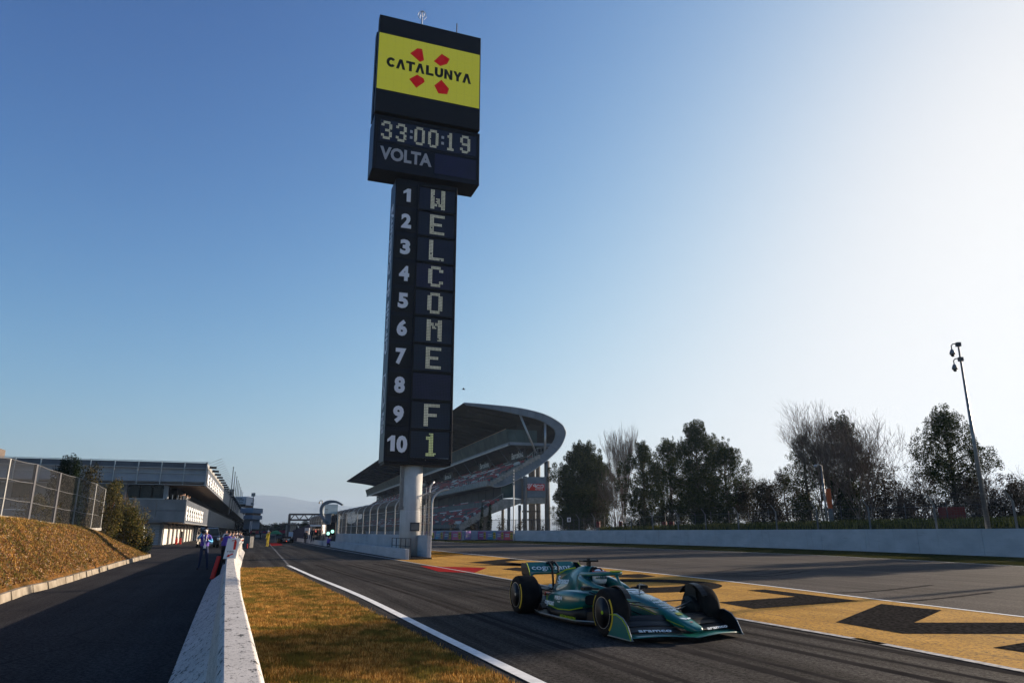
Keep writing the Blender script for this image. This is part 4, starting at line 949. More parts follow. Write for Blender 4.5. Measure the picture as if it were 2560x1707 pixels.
for k in range(10):
    pa, _ = wall_hit(edges_px[k]); pb, _ = wall_hit(edges_px[k+1]); d = (pb-pa).normalized(); L_ = (pb-pa).length
    n_ = Vector((-d.y, d.x, 0)); mid_ = (pa+pb)/2; n_ = n_ if n_.dot(mid_) < 0 else -n_
    A, B = pa+n_*0.35, pb+n_*0.35; ms = mat('banner', bcol[k], 0.6, c2=tuple(min(1, c*1.4+0.02) for c in bcol[(k+3) % 10]), scale=0.25)
    bn = thing('wall_banner', 'colourful track wall banner, '+('first','second','third','fourth','fifth','sixth','seventh','eighth','ninth','last')[k]+' from the tower pillar, '+('teal','plum','red','mauve','blue','dark teal','coral','lilac','sky blue','dark purple')[k]+' with a yellow square', 'banner', A, 0, 'banners on the track wall')
    b = MB(); b.add([(A.x,A.y,0.08),(B.x,B.y,0.08),(B.x,B.y,1.7),(A.x,A.y,1.7)]+[(A.x-n_.x*.04,A.y-n_.y*.04,0.08),(B.x-n_.x*.04,B.y-n_.y*.04,0.08),(B.x-n_.x*.04,B.y-n_.y*.04,1.7),(A.x-n_.x*.04,A.y-n_.y*.04,1.7)], [(0,1,2,3),(7,6,5,4),(0,4,5,1),(1,5,6,2),(2,6,7,3),(3,7,4,0)])
    b.build('board', ms, bn)
    q0, q1 = A.lerp(B, 0.70)+n_*0.02, A.lerp(B, 0.95)+n_*0.02
    b = MB(); b.add([(q0.x,q0.y,0.25),(q1.x,q1.y,0.25),(q1.x,q1.y,1.5),(q0.x,q0.y,1.5)]+[(q0.x-n_.x*.02,q0.y-n_.y*.02,0.25),(q1.x-n_.x*.02,q1.y-n_.y*.02,0.25),(q1.x-n_.x*.02,q1.y-n_.y*.02,1.5),(q0.x-n_.x*.02,q0.y-n_.y*.02,1.5)], [(0,1,2,3),(7,6,5,4)])
    b.build('yellow_square', M['banner_yellow'], bn)
    b = MB()
    for (t0, t1, z0, z1, mm) in ((.73,.80,1.0,1.35,0),(.84,.92,1.0,1.35,0),(.74,.91,0.7,0.82,0),(.74,.80,0.38,0.6,0),(.84,.91,0.38,0.6,0)):
        a0, a1 = A.lerp(B, t0)+n_*0.035, A.lerp(B, t1)+n_*0.035; b.add([(a0.x,a0.y,z0),(a1.x,a1.y,z0),(a1.x,a1.y,z1),(a0.x,a0.y,z1)], [(0,1,2,3)])
    b.build('mark', M['black'], bn)
    b = MB()
    for z0 in (0.65, 1.0):
        a0, a1 = A.lerp(B, .18)+n_*0.02, A.lerp(B, .6)+n_*0.02; b.add([(a0.x,a0.y,z0),(a1.x,a1.y,z0),(a1.x,a1.y,z0+.2),(a0.x,a0.y,z0+.2)], [(0,1,2,3)])
    b.build('print', M['letter_grey'], bn)
# catch fence posts along the wall: straight shaft, bent arm towards the track
cf = thing('catch_fence', 'catch fence of bent-topped concrete posts and wires behind the long track wall', 'fence', wall_hit(2000)[0])
cpx = [2530, 2330, 2165, 2035, 1933, 1838, 1757, 1688, 1625, 1571, 1523, 1480, 1441, 1400, 1365, 1330]
tops = []
for px in cpx:
    p, d = wall_hit(px); n_ = Vector((d.y, -d.x, 0)); n_ = n_ if n_.x > 0 else -n_; q = p+n_*0.55
    b = MB(); h_ = 3.7
    b.bar((q.x,q.y,0), (q.x,q.y,h_), 0.12); e = q-n_*0.55; b.bar((q.x,q.y,h_-0.05), (e.x,e.y,h_+0.65), 0.09)
    b.build('post', M['conc_dark'], cf); tops.append((q, e))
for i in range(len(tops)-1):
    (q, e), (q2, e2) = tops[i], tops[i+1]
    b = MB()
    for z in [2.0+k*0.17 for k in range(11)]: b.bar((q.x,q.y,z), (q2.x,q2.y,z), 0.008)
    for t in (0.3, 0.65, 1.0):
        a0, a1 = q.lerp(e, t), q2.lerp(e2, t); b.bar((a0.x,a0.y,3.7+0.65*t), (a1.x,a1.y,3.7+0.65*t), 0.012)
    n = 26
    for k in range(n):
        a0 = q.lerp(q2, k/n); b.bar((a0.x,a0.y,1.9), (a0.x,a0.y,3.7), 0.006)
    b.build('wires', M['steel_dark'], cf, kind='stuff')
# thinner mesh fence further back
sf = thing('inner_fence', 'thin post and rail fence among the trees behind the catch fence', 'fence', ground_at(2000, 90))
prev = None
for k, px in enumerate((2470, 2375, 2270, 2185, 2108, 2040, 1980, 1925, 1875, 1825, 1780, 1740, 1700, 1665, 1630, 1600, 1570, 1540, 1512, 1485, 1460, 1435, 1410)):
    Y = TY(px)-9; p = ground_at(px, Y); b = MB(); b.tube([(p.x,p.y,0),(p.x,p.y,CAM_H+2.6)], 0.04, 5); b.build('post', M['steel_dark'], sf)
    if prev is not None:
        b = MB(); b.bar((prev.x,prev.y,3.9), (p.x,p.y,3.9), 0.03); b.bar((prev.x,prev.y,3.0), (p.x,p.y,3.0), 0.02); b.build('rail', M['steel_dark'], sf)
    prev = p
# camera pole
p0 = wall_hit(2470)[0]+Vector((1.2, 0.8, 0)); p0 = at(2472, 1328, p0.y); p0.z = 0
cpole = thing('camera_pole', 'tall grey tapered pole with two dome cameras behind the wall at the right', 'pole', p0)
topz = at(2397, 862, p0.y).z
b = MB(); b.tube([(p0.x,p0.y,-0.1),(p0.x,p0.y,topz)], [0.20, 0.06], 16); b.build('mast', M['steel'], cpole, smooth=True)
for k, dz in enumerate((0.0, -1.15)):
    z = topz+dz
    b = MB(); b.box(p0.x-0.14, p0.x+0.16, p0.y-0.14, p0.y+0.14, z-0.12, z+0.18); b.build('clamp', M['steel_dark'], cpole)
    b = MB(); b.tube([(p0.x-0.1,p0.y,z+0.1),(p0.x-0.42,p0.y-0.02,z+0.06),(p0.x-0.55,p0.y-0.02,z-0.08),(p0.x-0.55,p0.y-0.02,z-0.35)], 0.04, 8); br = b.build('camera_arm', M['steel_dark'], cpole, smooth=True)
    b = MB(); b.lathe([(0.03,0.0),(0.10,-0.06),(0.20,-0.3),(0.19,-0.42),(0.14,-0.44)], (p0.x-0.55,p0.y-0.02,z-0.33), 16); b.build('camera_housing', M['steel'], cpole, smooth=True)
    b = MB(); b.lathe([(0.13,0.0),(0.12,-0.09),(0.07,-0.15),(0.01,-0.17)], (p0.x-0.55,p0.y-0.02,z-0.77), 16); b.build('dome', M['black'], cpole, smooth=True)
# small lamp pole
p0 = ground_at(2071, TY(2071)-9); z = at(2060, 1163, p0.y).z
lp = thing('lamp_pole', 'slim pale lamp pole with a small round camera head standing before the dark pines', 'pole', p0)
b = MB(); b.tube([(p0.x,p0.y,0),(p0.x,p0.y,z)], [0.13, 0.09], 10); b.build('mast', M['steel'], lp, smooth=True)
b = MB(); b.tube([(p0.x,p0.y,z),(p0.x-0.35,p0.y,z+0.12),(p0.x-0.6,p0.y,z)], 0.05, 8); b.lathe([(0.06,0.1),(0.2,0.0),(0.2,-0.15),(0.05,-0.25)], (p0.x-0.62,p0.y,z), 12); b.build('camera_head', M['alu'], lp, smooth=True)
# orange marker column, red hut, red bins, signs among the trees
p0 = ground_at(2082, TY(2071)-8.5); oc = thing('orange_column', 'tall orange and grey advertising column behind the small lamp pole', 'column', p0)
zt_ = at(2082, 1221, p0.y).z; zm = at(2082, 1270, p0.y).z
b = MB(); b.box(p0.x-0.22, p0.x+0.22, p0.y-0.1, p0.y+0.1, zm, zt_); b.build('orange_panel', M['orange'], oc)
b = MB(); b.box(p0.x-0.2, p0.x+0.2, p0.y-0.08, p0.y+0.08, 0, zm-0.02); b.build('base', M['steel'], oc)
p0 = ground_at(2388, TY(2388)-7.5); hut = thing('red_box', 'dark red equipment box on legs behind the wall left of the camera pole', 'box', p0)
M['dark_red'] = mat('dark_red', (0.12, 0.015, 0.012), 0.6)
z0, z1 = at(2388, 1298, p0.y).z, at(2388, 1267, p0.y).z
b = MB(); b.box(p0.x-0.95, p0.x+0.85, p0.y-0.6, p0.y+0.6, z0, z1); b.build('cabinet', M['dark_red'], hut, bevel=0.04)
for dx in (-0.8, 0.7):
    b = MB(); b.box(p0.x+dx-0.05, p0.x+dx+0.05, p0.y-0.5, p0.y-0.4, 0, z0); b.build('leg', M['steel_dark'], hut)
for k, (px, lab) in enumerate(((1496,'left of the leafless stems'),(1552,'right of the leafless stems'),(1662,'left of a pair under the pointed pine'),(1680,'right of a pair under the pointed pine'))):
    p0 = ground_at(px, TY(px)-6); bn = thing('red_barrel', 'dark red barrel behind the wall, '+lab, 'barrel', p0, 0, 'red barrels behind the wall')
    z0 = at(px, 1318, p0.y).z; z1 = at(px, 1303, p0.y).z
    b = MB(); b.lathe([(0.38,z0),(0.40,z0+0.1),(0.38,z0+(z1-z0)*.5),(0.40,z1-0.1),(0.38,z1)], (p0.x,p0.y,0), 14); b.build('drum', M['dark_red'], bn)
    b = MB(); b.lathe([(0.36,0),(0.36,z0-0.01)], (p0.x,p0.y,0), 12); b.build('plinth', M['conc_dark'], bn)
p0 = ground_at(1423, 140); sgn = thing('small_sign', 'small white notice board standing behind the wall right of the grandstand', 'sign', p0)
z0, z1 = at(1423, 1304, 140).z, at(1423, 1293, 140).z
b = MB(); b.box(p0.x-0.35, p0.x+0.35, p0.y-0.03, p0.y, z0, z1); b.build('board', M['white'], sgn)
b = MB(); b.box(p0.x-0.12, p0.x+0.16, p0.y-0.045, p0.y-0.032, z0+0.15, z1-0.15); b.build('print', M['black'], sgn)
b = MB(); b.box(p0.x-0.03, p0.x+0.03, p0.y, p0.y+0.05, 0, z0+0.3); b.build('post', M['steel_dark'], sgn)
p0 = ground_at(1284, 136); z1 = at(1280, 1175, 136).z; mp = thing('light_mast', 'thin pale mast with a stack of small lamps in front of the grandstand end', 'pole', p0)
b = MB(); b.tube([(p0.x,p0.y,0),(p0.x,p0.y,z1)], [0.13, 0.09], 8); b.build('mast', M['alu'], mp)
for k in range(5):
    b = MB(); b.box(p0.x-0.22, p0.x+0.12, p0.y-0.15, p0.y+0.15, z1-0.5-k*0.55, z1-0.15-k*0.55); b.build('lamp', M['steel'], mp)
# ================================================================== GRANDSTAND
U2, V2 = frame(18); r_ = ray(1159.5, 1006.5); GY = 175.0; GP = Vector((r_[0]/r_[1]*GY, GY, 0)); GF = (GP, U2, V2)
def gp(px, py, off=0.0):
    h_ = hit(px, py, GP+U2*off, U2); d_ = h_-GP; return (d_.x*V2.x+d_.y*V2.y, h_.z)
LEN = 300.0
gs = thing('grandstand', 'huge covered concrete grandstand with curved shell roof and red and white seats', 'grandstand', GP)
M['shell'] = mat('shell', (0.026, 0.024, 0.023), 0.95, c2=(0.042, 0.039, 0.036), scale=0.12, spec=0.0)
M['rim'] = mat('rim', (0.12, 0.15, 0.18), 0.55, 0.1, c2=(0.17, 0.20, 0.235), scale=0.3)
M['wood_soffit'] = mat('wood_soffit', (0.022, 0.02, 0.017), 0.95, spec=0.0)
outer = [gp(*p) for p in ((1159.5,1006.5),(1228,1012),(1299,1020),(1360,1035),(1400,1056.6),(1412,1072),(1414.5,1086),(1402,1115.5),(1377,1142),(1348,1165),(1315.7,1186),(1277.6,1206.4),(1254,1215),(1236.5,1216.7),(1223,1211))]
inner = [gp(*p) for p in ((1166,1012),(1236,1023.7),(1297,1036),(1351,1050.5),(1381.5,1069),(1388,1078),(1389,1087),(1383,1104),(1357,1134),(1330,1150),(1300,1168),(1275,1186),(1252,1202),(1240,1206),(1223,1208.5))]
def sm(pts, n=3):
    q = smooth_line([Vector((p[0], p[1], 0)) for p in pts], n); return [(p.x, p.y) for p in q]
so_, si_ = sm(outer), sm(inner)
n = len(so_)
def shell(s0, s1, off_in=0.0):
    b = MB(GF); vs = []; fs = []
    for s_ in (s0, s1):
        for p in so_: vs.append((p[0], s_, p[1]))
        for p in si_: vs.append((p[0], s_, p[1]))
    N = 2*n
    for i in range(n-1):
        fs += [(i, i+1, i+1+N, i+N), (n+i, n+N+i, n+N+i+1, n+i+1)]
        fs += [(i, n+i, n+i+1, i+1), (N+i, N+i+1, N+n+i+1, N+n+i)]
    fs += [(0, N, N+n, n), (n-1, n-1+n, N+n-1+n, N+n-1)]
    return b.add(vs, fs)
# upper part of the shell (roof and back), whole length
kcut = 24
def part_shell(i0, i1, s0, s1):
    b = MB(GF); vs = []; fs = []; m = i1-i0
    for s_ in (s0, s1):
        for p in so_[i0:i1]: vs.append((p[0], s_, p[1]))
        for p in si_[i0:i1]: vs.append((p[0], s_, p[1]))
    N = 2*m
    for i in range(m-1):
        fs += [(i, i+1, i+1+N, i+N), (m+i, m+N+i, m+N+i+1, m+i+1), (i, m+i, m+i+1, i+1), (N+i, N+i+1, N+m+i+1, N+m+i)]
    fs += [(0, N, N+m, m), (m-1, 2*m-1, N+2*m-1, N+m-1)]
    return b.add(vs, fs)
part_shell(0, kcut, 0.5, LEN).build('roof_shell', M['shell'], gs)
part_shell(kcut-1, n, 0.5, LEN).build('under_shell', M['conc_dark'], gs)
# rim cladding of the near end: separate grey panels with joints
for i in range(0, n-1):
    b = MB(GF); g_ = 0.04
    a0, a1, c0_, c1_ = Vector(so_[i]), Vector(so_[i+1]), Vector(si_[i]), Vector(si_[i+1])
    a0b, a1b = a0.lerp(a1, 0.02), a0.lerp(a1, 0.98); c0b, c1b = c0_.lerp(c1_, 0.02), c0_.lerp(c1_, 0.98)
    P4 = [a0b, a1b, c1b, c0b]; b.add([(p.x, 0.0, p.y) for p in P4]+[(p.x, 0.49, p.y) for p in P4], [(0,1,2,3),(7,6,5,4),(0,4,5,1),(1,5,6,2),(2,6,7,3),(3,7,4,0)]); b.build('rim_panel', M['rim'], gs)
b = MB(GF); b.tube([(p[0], 0.05, p[1]) for p in so_], 0.12, 6); b.build('rim_edge', M['alu'], gs, smooth=True)
# ribs under the roof
for k in range(26):
    b = MB(GF); s_ = 6+k*11.5
    for i in range(1, 18): b.bar((si_[i][0], s_, si_[i][1]-0.25), (si_[i+1][0], s_, si_[i+1][1]-0.25), 0.3, 0.5)
    b.build('roof_rib', M['shell'], gs)
# seating: upper tier
st0, st1 = gp(1226, 1204), gp(1350, 1133)
def tier(name, A, B, rows_, s0, s1, seat_from=0.0):
    dx, dz = (B[0]-A[0])/rows_, (B[1]-A[1])/rows_; b = MB(GF)
    for k in range(rows_): b.box(A[0]+k*dx, A[0]+(k+1)*dx+0.02, s0, s1, A[1]-1.0+k*dz, A[1]+k*dz)
    b.build(name, M['conc_dark'], gs)
    cols = {'red_seats': MB(GF), 'white_seats': MB(GF), 'grey_seats': MB(GF)}; random.seed(9)
    for k in range(rows_):
        s_ = s0+0.6; z = A[1]+k*dz
        while s_ < s1-1:
            run = random.choice((2.0, 3.0, 4.0, 6.0, 9.0)); c = random.choices(('red_seats', 'white_seats', 'grey_seats', None), (0.42, 0.20, 0.30, 0.08))[0]; e = min(s_+run, s1-0.5)
            if c and not ((s_ % 22) < 1.6):
                q = cols[c]; x = A[0]+k*dx+dx*0.35; q.box(x, x+0.42, s_, e-0.08, z+0.02, z+0.40); q.box(x+0.36, x+0.44, s_, e-0.08, z+0.40, z+0.72)
            s_ = e
    for c, q in cols.items(): q.build(c, {'red_seats': M['seat_red'], 'white_seats': M['seat_white'], 'grey_seats': M['seat_grey']}[c], gs, kind='stuff')
M['seat_red'] = mat('seat_red', (0.30, 0.03, 0.04), 0.6); M['seat_white'] = mat('seat_white', (0.50, 0.48, 0.48), 0.6); M['seat_grey'] = mat('seat_grey', (0.05, 0.045, 0.055), 0.6)
tier('upper_terrace', st0, st1, 17, 0.6, LEN-4)
# stepped edge of the upper terrace, near end
b = MB(GF)
for k in range(17):
    x = st0[0]+(st1[0]-st0[0])*k/17; z = st0[1]+(st1[1]-st0[1])*k/17; b.box(x, x+(st1[0]-st0[0])/17-0.02, -0.25, 0.55, z-0.9, z+0.15)
b.build('end_steps', M['conc'], gs)
for k in range(8):
    p = gp(1320+k*5.5, 1150-k*2.2) if k < 5 else gp(1345+(k-5)*8, 1131); b = MB(GF); b.bar((p[0], 0.1, p[1]-0.3), (p[0], 0.1, p[1]+1.3), 0.07); b.build('rail_post', M['alu'], gs)
p, q, r3 = gp(1320, 1141), gp(1344, 1119), gp(1376, 1117); b = MB(GF); b.bar((p[0], 0.1, p[1]), (q[0], 0.1, q[1]), 0.06); b.bar((q[0], 0.1, q[1]), (r3[0], 0.1, r3[1]), 0.06); b.build('handrail', M['alu'], gs)
# front fascia of the upper tier
fz = gp(1222, 1209)
b = MB(GF); b.prism([(fz[0]-0.5, fz[1]-0.5), (fz[0]+0.5, fz[1]-0.55), (fz[0]+0.4, fz[1]+0.35), (fz[0]-0.35, fz[1]+0.95), (fz[0]-0.55, fz[1]+0.9)], 0.3, LEN-4, 'y'); b.build('tier_fascia', M['conc'], gs)
b = MB(GF)
for k in range(150): b.bar((fz[0]-0.45, 1+k*2.0, fz[1]+0.9), (fz[0]-0.45, 1+k*2.0, fz[1]+1.7), 0.05)
b.build('guard_bars', M['alu'], gs, kind='stuff')
# glazed box hanging under the roof
g0, g1, g2 = gp(1264.4, 1072.7, 1.0), gp(1274, 1104, 1.0), gp(1342, 1104, 1.0); g3 = gp(1376, 1109, 1)
s0g, s1g = 1.0, LEN-8
nw_ = 48; wl = (s1g-s0g)/nw_
for k in range(nw_):
    a_, c_ = s0g+k*wl+0.06, s0g+(k+1)*wl-0.06; b = MB(GF)
    b.add([(g1[0], a_, g1[1]), (g1[0], c_, g1[1]), (g0[0], c_, g0[1]), (g0[0], a_, g0[1]), (g1[0]+0.1, a_, g1[1]), (g1[0]+0.1, c_, g1[1]), (g0[0]+0.1, c_, g0[1]), (g0[0]+0.1, a_, g0[1])], [(0,1,2,3),(7,6,5,4),(0,4,5,1),(1,5,6,2),(2,6,7,3),(3,7,4,0)])
    b.build('window_pane', M['glass_green'], gs)
for k, (x0, x1) in enumerate(((0.0, 0.28), (0.29, 0.56), (0.57, 0.82), (0.83, 1.0))):
    b = MB(GF); xa0, xa1 = g1[0]+(g2[0]-g1[0])*x0, g1[0]+(g2[0]-g1[0])*x1; xt0, xt1 = g0[0]+(g2[0]-g0[0])*x0, g0[0]+(g2[0]-g0[0])*x1
    P4 = [(xa0, g1[1]), (xa1, g1[1]), (xt1, g0[1]), (xt0, g0[1])]; b.add([(p[0], 0.95, p[1]) for p in P4]+[(p[0], 1.05, p[1]) for p in P4], [(0,1,2,3),(7,6,5,4),(0,4,5,1),(1,5,6,2),(2,6,7,3),(3,7,4,0)])
    b.build('window_pane', M['glass_green'], gs, label='end window pane of the hanging glass box' if k == 3 else None)
b = MB(GF); b.box(g1[0]+0.4, g3[0], 1.3, s1g, g1[1]-0.35, g1[1]-0.05); b.box(g1[0]-0.2, g1[0]+0.4, 1.0, s1g, g1[1]-0.5, g1[1]-0.05); b.box(g1[0], g3[0], 0.6, 1.3, g1[1]-0.8, g1[1]-0.05); b.build('box_floor', M['rim'], gs)
b = MB(GF); b.bar((g0[0], 1, g0[1]+0.08), (g0[0], s1g, g0[1]+0.08), 0.16); b.build('window_head', M['timber'], gs)
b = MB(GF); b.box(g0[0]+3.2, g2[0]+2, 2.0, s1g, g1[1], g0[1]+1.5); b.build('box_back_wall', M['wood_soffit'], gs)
for k in range(46):      # pale strip lights under the box, gaps between them
    b = MB(GF); a_ = 2.0+k*6.3; b.box(g1[0]-0.15, g1[0]+0.25, a_, a_+5.7, g1[1]-0.85, g1[1]-0.55); b.build('strip_lamp', M['alu'], gs)
# dark concourse wall behind the top seats and its name boards
bw = gp(1322, 1128, 4)
b = MB(GF); b.box(st1[0]+0.3, st1[0]+0.8, 5, s1g, st1[1]-0.5, g1[1]-0.5); b.build('rear_wall', M['black'], gs)
for k, px in enumerate((1293.5, 1211, 1121, 1060, 950)):
    r_ = ray(px, 1140+0*k); Pn = GP+V2*(st1[0]-3.2); t = (Pn.x*V2.x+Pn.y*V2.y)/(r_[0]*V2.x+r_[1]*V2.y); pt = Vector((r_[0]*t, r_[1]*t, 0)); d_ = pt-GP; s_ = d_.x*U2.x+d_.y*U2.y
    s_ = max(s_, 7.0); b = MB(GF); xx = st1[0]-3.2
    zb = st1[1]-1.0; b.box(xx, xx+0.1, s_-6.5, s_+6.5, zb, zb+2.6); nb_ = b.build('name_board', M['black'], gs)
    text('lettering', 'Barcelona', (xx-0.03, s_, zb+0.55), (0,-1,0), (0,0,1), 1.7, M['white'], nb_, w=9.5, bold=0.02, fr=GF)
for k in range(20):
    b = MB(GF); s_ = 4+k*13.5; b.bar((st1[0]-2.2, s_, st1[1]-1.2), (g1[0]+2.6, s_, g1[1]-0.4), 0.25); b.build('strut', M['rim'], gs)
# big raking strut and column at the near end
for (A, B, wd) in (((1300,1036),(1340,1132),0.55), ((1363,1056.6),(1363,1131),0.65)):
    p, q = gp(*A, 0.6), gp(*B, 0.6); b = MB(GF); b.tube([(p[0], 0.7, p[1]), (q[0], 0.7, q[1])], wd/2, 10); b.build('roof_strut', M['alu'], gs, smooth=True)
# lower tier
lt0, lt1 = gp(1151, 1309), gp(1258, 1246)
tier('lower_terrace', lt0, lt1, 18, 1.0, LEN-4)
b = MB(GF)
for k in range(18):
    x = lt0[0]+(lt1[0]-lt0[0])*k/18; z = lt0[1]+(lt1[1]-lt0[1])*k/18; b.box(x, x+(lt1[0]-lt0[0])/18-0.02, 0.2, 0.95, z-1.6, z+0.1)
b.build('end_steps', M['conc'], gs)
b = MB(GF); b.bar((lt0[0]+0.3, 0.25, lt0[1]+1.2), (lt1[0], 0.25, lt1[1]+1.2), 0.07); b.bar((lt1[0], 0.25, lt1[1]), (lt1[0], 0.25, lt1[1]+1.3), 0.07); b.build('handrail', M['alu'], gs)
# glazed concourse between the tiers
c0, c1 = lt1, gp(1256, 1216)
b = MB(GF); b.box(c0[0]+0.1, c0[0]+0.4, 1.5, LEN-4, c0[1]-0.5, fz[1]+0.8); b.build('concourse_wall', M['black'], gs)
for k in range(40):
    b = MB(GF); b.box(c0[0]-0.05, c0[0]+0.09, 1.6+k*7.2, 1.8+k*7.2, c0[1]-0.3, fz[1]+0.5); b.build('mullion', M['steel_dark'], gs)
# green end glazing, grey wall, raking beam and the stair tower with its emblem
def endpoly(px_pts, y0, y1, name, m):
    b = MB(GF); b.prism([gp(*p) for p in px_pts], y0, y1, 'y'); return b.build(name, m, gs)
endpoly([(1256,1216),(1285,1204),(1287,1243),(1260,1245)], 1.0, 1.4, 'end_glazing', M['glass_green'])
endpoly([(1286.5,1204),(1307,1193),(1307,1246),(1288,1244)], 0.9, 1.5, 'end_wall', M['rim'])
endpoly([(1259,1246),(1307,1247),(1307,1256),(1296,1260),(1230,1284),(1232,1268)], 0.3, 1.3, 'raking_beam', M['conc'])
endpoly([(1316,1192),(1362,1192),(1362,1243.5),(1316,1243.5)], -0.6, 4.5, 'stair_tower_panel', M['rim'])
endpoly([(1316,1244),(1362,1244),(1362,1258.5),(1316,1258.5)], -0.5, 4.5, 'stair_tower_beam', M['conc'])
sa, sb = gp(1318.5, 1208.5, -0.7), gp(1361, 1226, -0.7)
b = MB(GF); b.box(sa[0], sb[0], -0.78, -0.62, sb[1], sa[1]); em = b.build('emblem_board', M['red'], gs)
W_, H_ = sb[0]-sa[0], sa[1]-sb[1]; b = MB(GF)
for j in range(4):
    for i in range(5-j):
        if (i+j) % 2 == 0: b.box(sa[0]+i*W_*.055, sa[0]+(i+.95)*W_*.055, -0.80, -0.782, sa[1]-(j+1)*H_*.2, sa[1]-j*H_*.2-0.02)
b.build('check_pattern', M['letter_white'], em)
tk = [(.34,.78),(.42,.88),(.50,.86),(.46,.66),(.52,.60),(.60,.84),(.78,.72),(.84,.86),(.93,.80),(.90,.44),(.50,.42),(.44,.60),(.36,.66),(.34,.78)]
b = MB(GF)
for i in range(len(tk)-1):
    p, q = tk[i], tk[i+1]; b.bar((sa[0]+p[0]*W_, -0.80, sb[1]+p[1]*H_), (sa[0]+q[0]*W_, -0.80, sb[1]+q[1]*H_), 0.17)
b.build('circuit_outline', M['white'], em)
text('lettering', 'Barcelona', (sa[0]+.68*W_, -0.79, sb[1]+.10*H_), (1,0,0), (0,0,1), H_*.16, M['white'], em, w=W_*.46, fr=GF)
# columns
def gcol(px, top, w_, off, m='conc_dark', base=1322):
    p = gp(px, top, off); b = MB(GF); b.lathe([(w_/2, -0.2), (w_/2, p[1])], (p[0], off, 0), 16); o = b.build('column', M[m], gs, smooth=False)
    for f in o.data.polygons: f.use_smooth = abs(f.normal.z) < 0.5
gcol(1367, 1152, 1.35, 0.8); gcol(1312, 1190, 1.0, -0.2); gcol(1345, 1165, 1.2, 9); gcol(1333, 1172, 1.2, 16); gcol(1326, 1176, 1.1, 24)
for px, off in ((1272,0.8),(1299,1.0),(1257,9)): gcol(px, 1262, 0.75, off, 'conc_dark')
endpoly([(1317,1275),(1362,1275),(1362,1279),(1317,1279)], 3, 3.6, 'stair_landing', M['conc_dark'])
endpoly([(1317,1296),(1362,1296),(1362,1300),(1317,1300)], 3, 3.6, 'stair_landing', M['conc_dark'])
b = MB(GF); b.box(6.5, 9.0, 6, LEN-6, -0.2, lt1[1]-0.6); b.build('back_wall', M['conc_dark'], gs)
# hedge, palisade and shrubs at its foot
for k, (px, top, hw, lab) in enumerate(((1205, 1268, 12, 'left of two dark cones at the foot of the grandstand end'), (1224, 1264, 14, 'right of two dark cones at the foot of the grandstand end'))):
    Y = 158; bush(150+k, ground_at(px, Y), hw/1850*Y, 1.0, CAM_H+(1328-top)/1850*Y, 'dark conical cypress, '+lab, 'cypress', 'cypress', 0.12, 90, 22, cone=True)
for k, (px, top, hw, lab) in enumerate(((1180,1300,16,'under the lower seats'),(1255,1296,20,'under the raking beam'),(1300,1304,22,'before the stair tower'),(1350,1306,24,'at the tall end column'),(1400,1285,22,'round, right of the tall end column'),(1130,1308,20,'left under the lower seats'))):
    Y = 160; bush(160+k, ground_at(px, Y), hw/1850*Y, 1.4, CAM_H+(1328-top)/1850*Y, 'dark low shrub '+lab, 'scrub', size=0.13, dens=50, n=10)
pal = thing('palisade_fence', 'dark steel bar fence at the foot of the grandstand', 'fence', ground_at(1350, 165))
pa, pb = ground_at(1190, 172), ground_at(1470, 160)
for z in (0.5, 4.2):
    b = MB(); b.bar((pa.x,pa.y,z), (pb.x,pb.y,z), 0.08); b.build('rail', M['steel_dark'], pal)
for k in range(110):
    p = pa.lerp(pb, k/109); b = MB(); b.bar((p.x,p.y,0), (p.x,p.y,4.3), 0.06 if k % 8 else 0.13); b.build('bar', M['steel_dark'], pal)
# ================================================================== PIT BUILDING
UB, VB = frame(19.05); BG = G(402, 1362); BF = (BG, UB, VB)
def bp(px, py, off=0.0):
    h_ = hit(px, py, BG+UB*off, UB); d_ = h_-BG; return (d_.x*VB.x+d_.y*VB.y, h_.z)
BL = 330.0
pb_ = thing('pit_building', 'long grey two-storey pit building with overhanging roof, fascia banners and garages at the left', 'building', BG)
o1, o2 = -1.5, -3.0
lowA, lowB = bp(460.5, 1305, o1), bp(465, 1248, o1); vlow, zl0, zl1 = lowA[0], lowA[1], lowB[1]
upA, upB = bp(516, 1213, o2), bp(519, 1155, o2); vup, zu0, zu1 = upA[0], upA[1], upB[1]
left = bp(-260, 1300, o1)[0]
def pbox(name, m, *a, parent=None, **k):
    b = MB(BF); b.box(*a); return b.build(name, m, parent or pb_, **k)
pbox('ground_floor_wall', M['facade_conc'], left, 0.0, 0.0, BL, -0.1, zl0)
pbox('first_floor_slab', M['facade_conc'], left, 0, o1, BL, zl0-0.02, zl0+0.35)
pbox('balcony_ceiling', M['timber'], 0.0, vlow-0.1, o1+0.1, BL, zl0-0.03, zl0+0.1)
# concrete panels of the front, one by one
xs = [vlow-(k+1)*3.4 for k in range(12)]
for k in range(12):
    for j in range(2):
        za, zb_ = zl0+j*(zl1-zl0)/2+0.02, zl0+(j+1)*(zl1-zl0)/2-0.02
        pbox('concrete_panel', M['facade_conc'], vlow-(k+1)*3.4+0.02, vlow-k*3.4-0.02, o1, o1+0.3, za, zb_)
vw0, vw1 = bp(315, 1240, o1)[0], bp(406, 1240, o1)[0]; zw1 = bp(406, 1207, o1)[1]
pbox('upper_wall', M['facade_conc'], left, vw0, o1+0.2, BL, zl1, zu0+0.4)
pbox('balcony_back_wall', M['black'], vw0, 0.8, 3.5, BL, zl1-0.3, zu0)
for k, (a, c) in enumerate(((315,347),(348,377.5),(378.5,406))):
    p, q = bp(a, 1244, o1)[0], bp(c, 1244, o1)[0]; pbox('window_pane', M['glass_dark'], p+0.05, q-0.05, o1+0.3, o1+0.4, zl1+0.12, zu0-0.05)
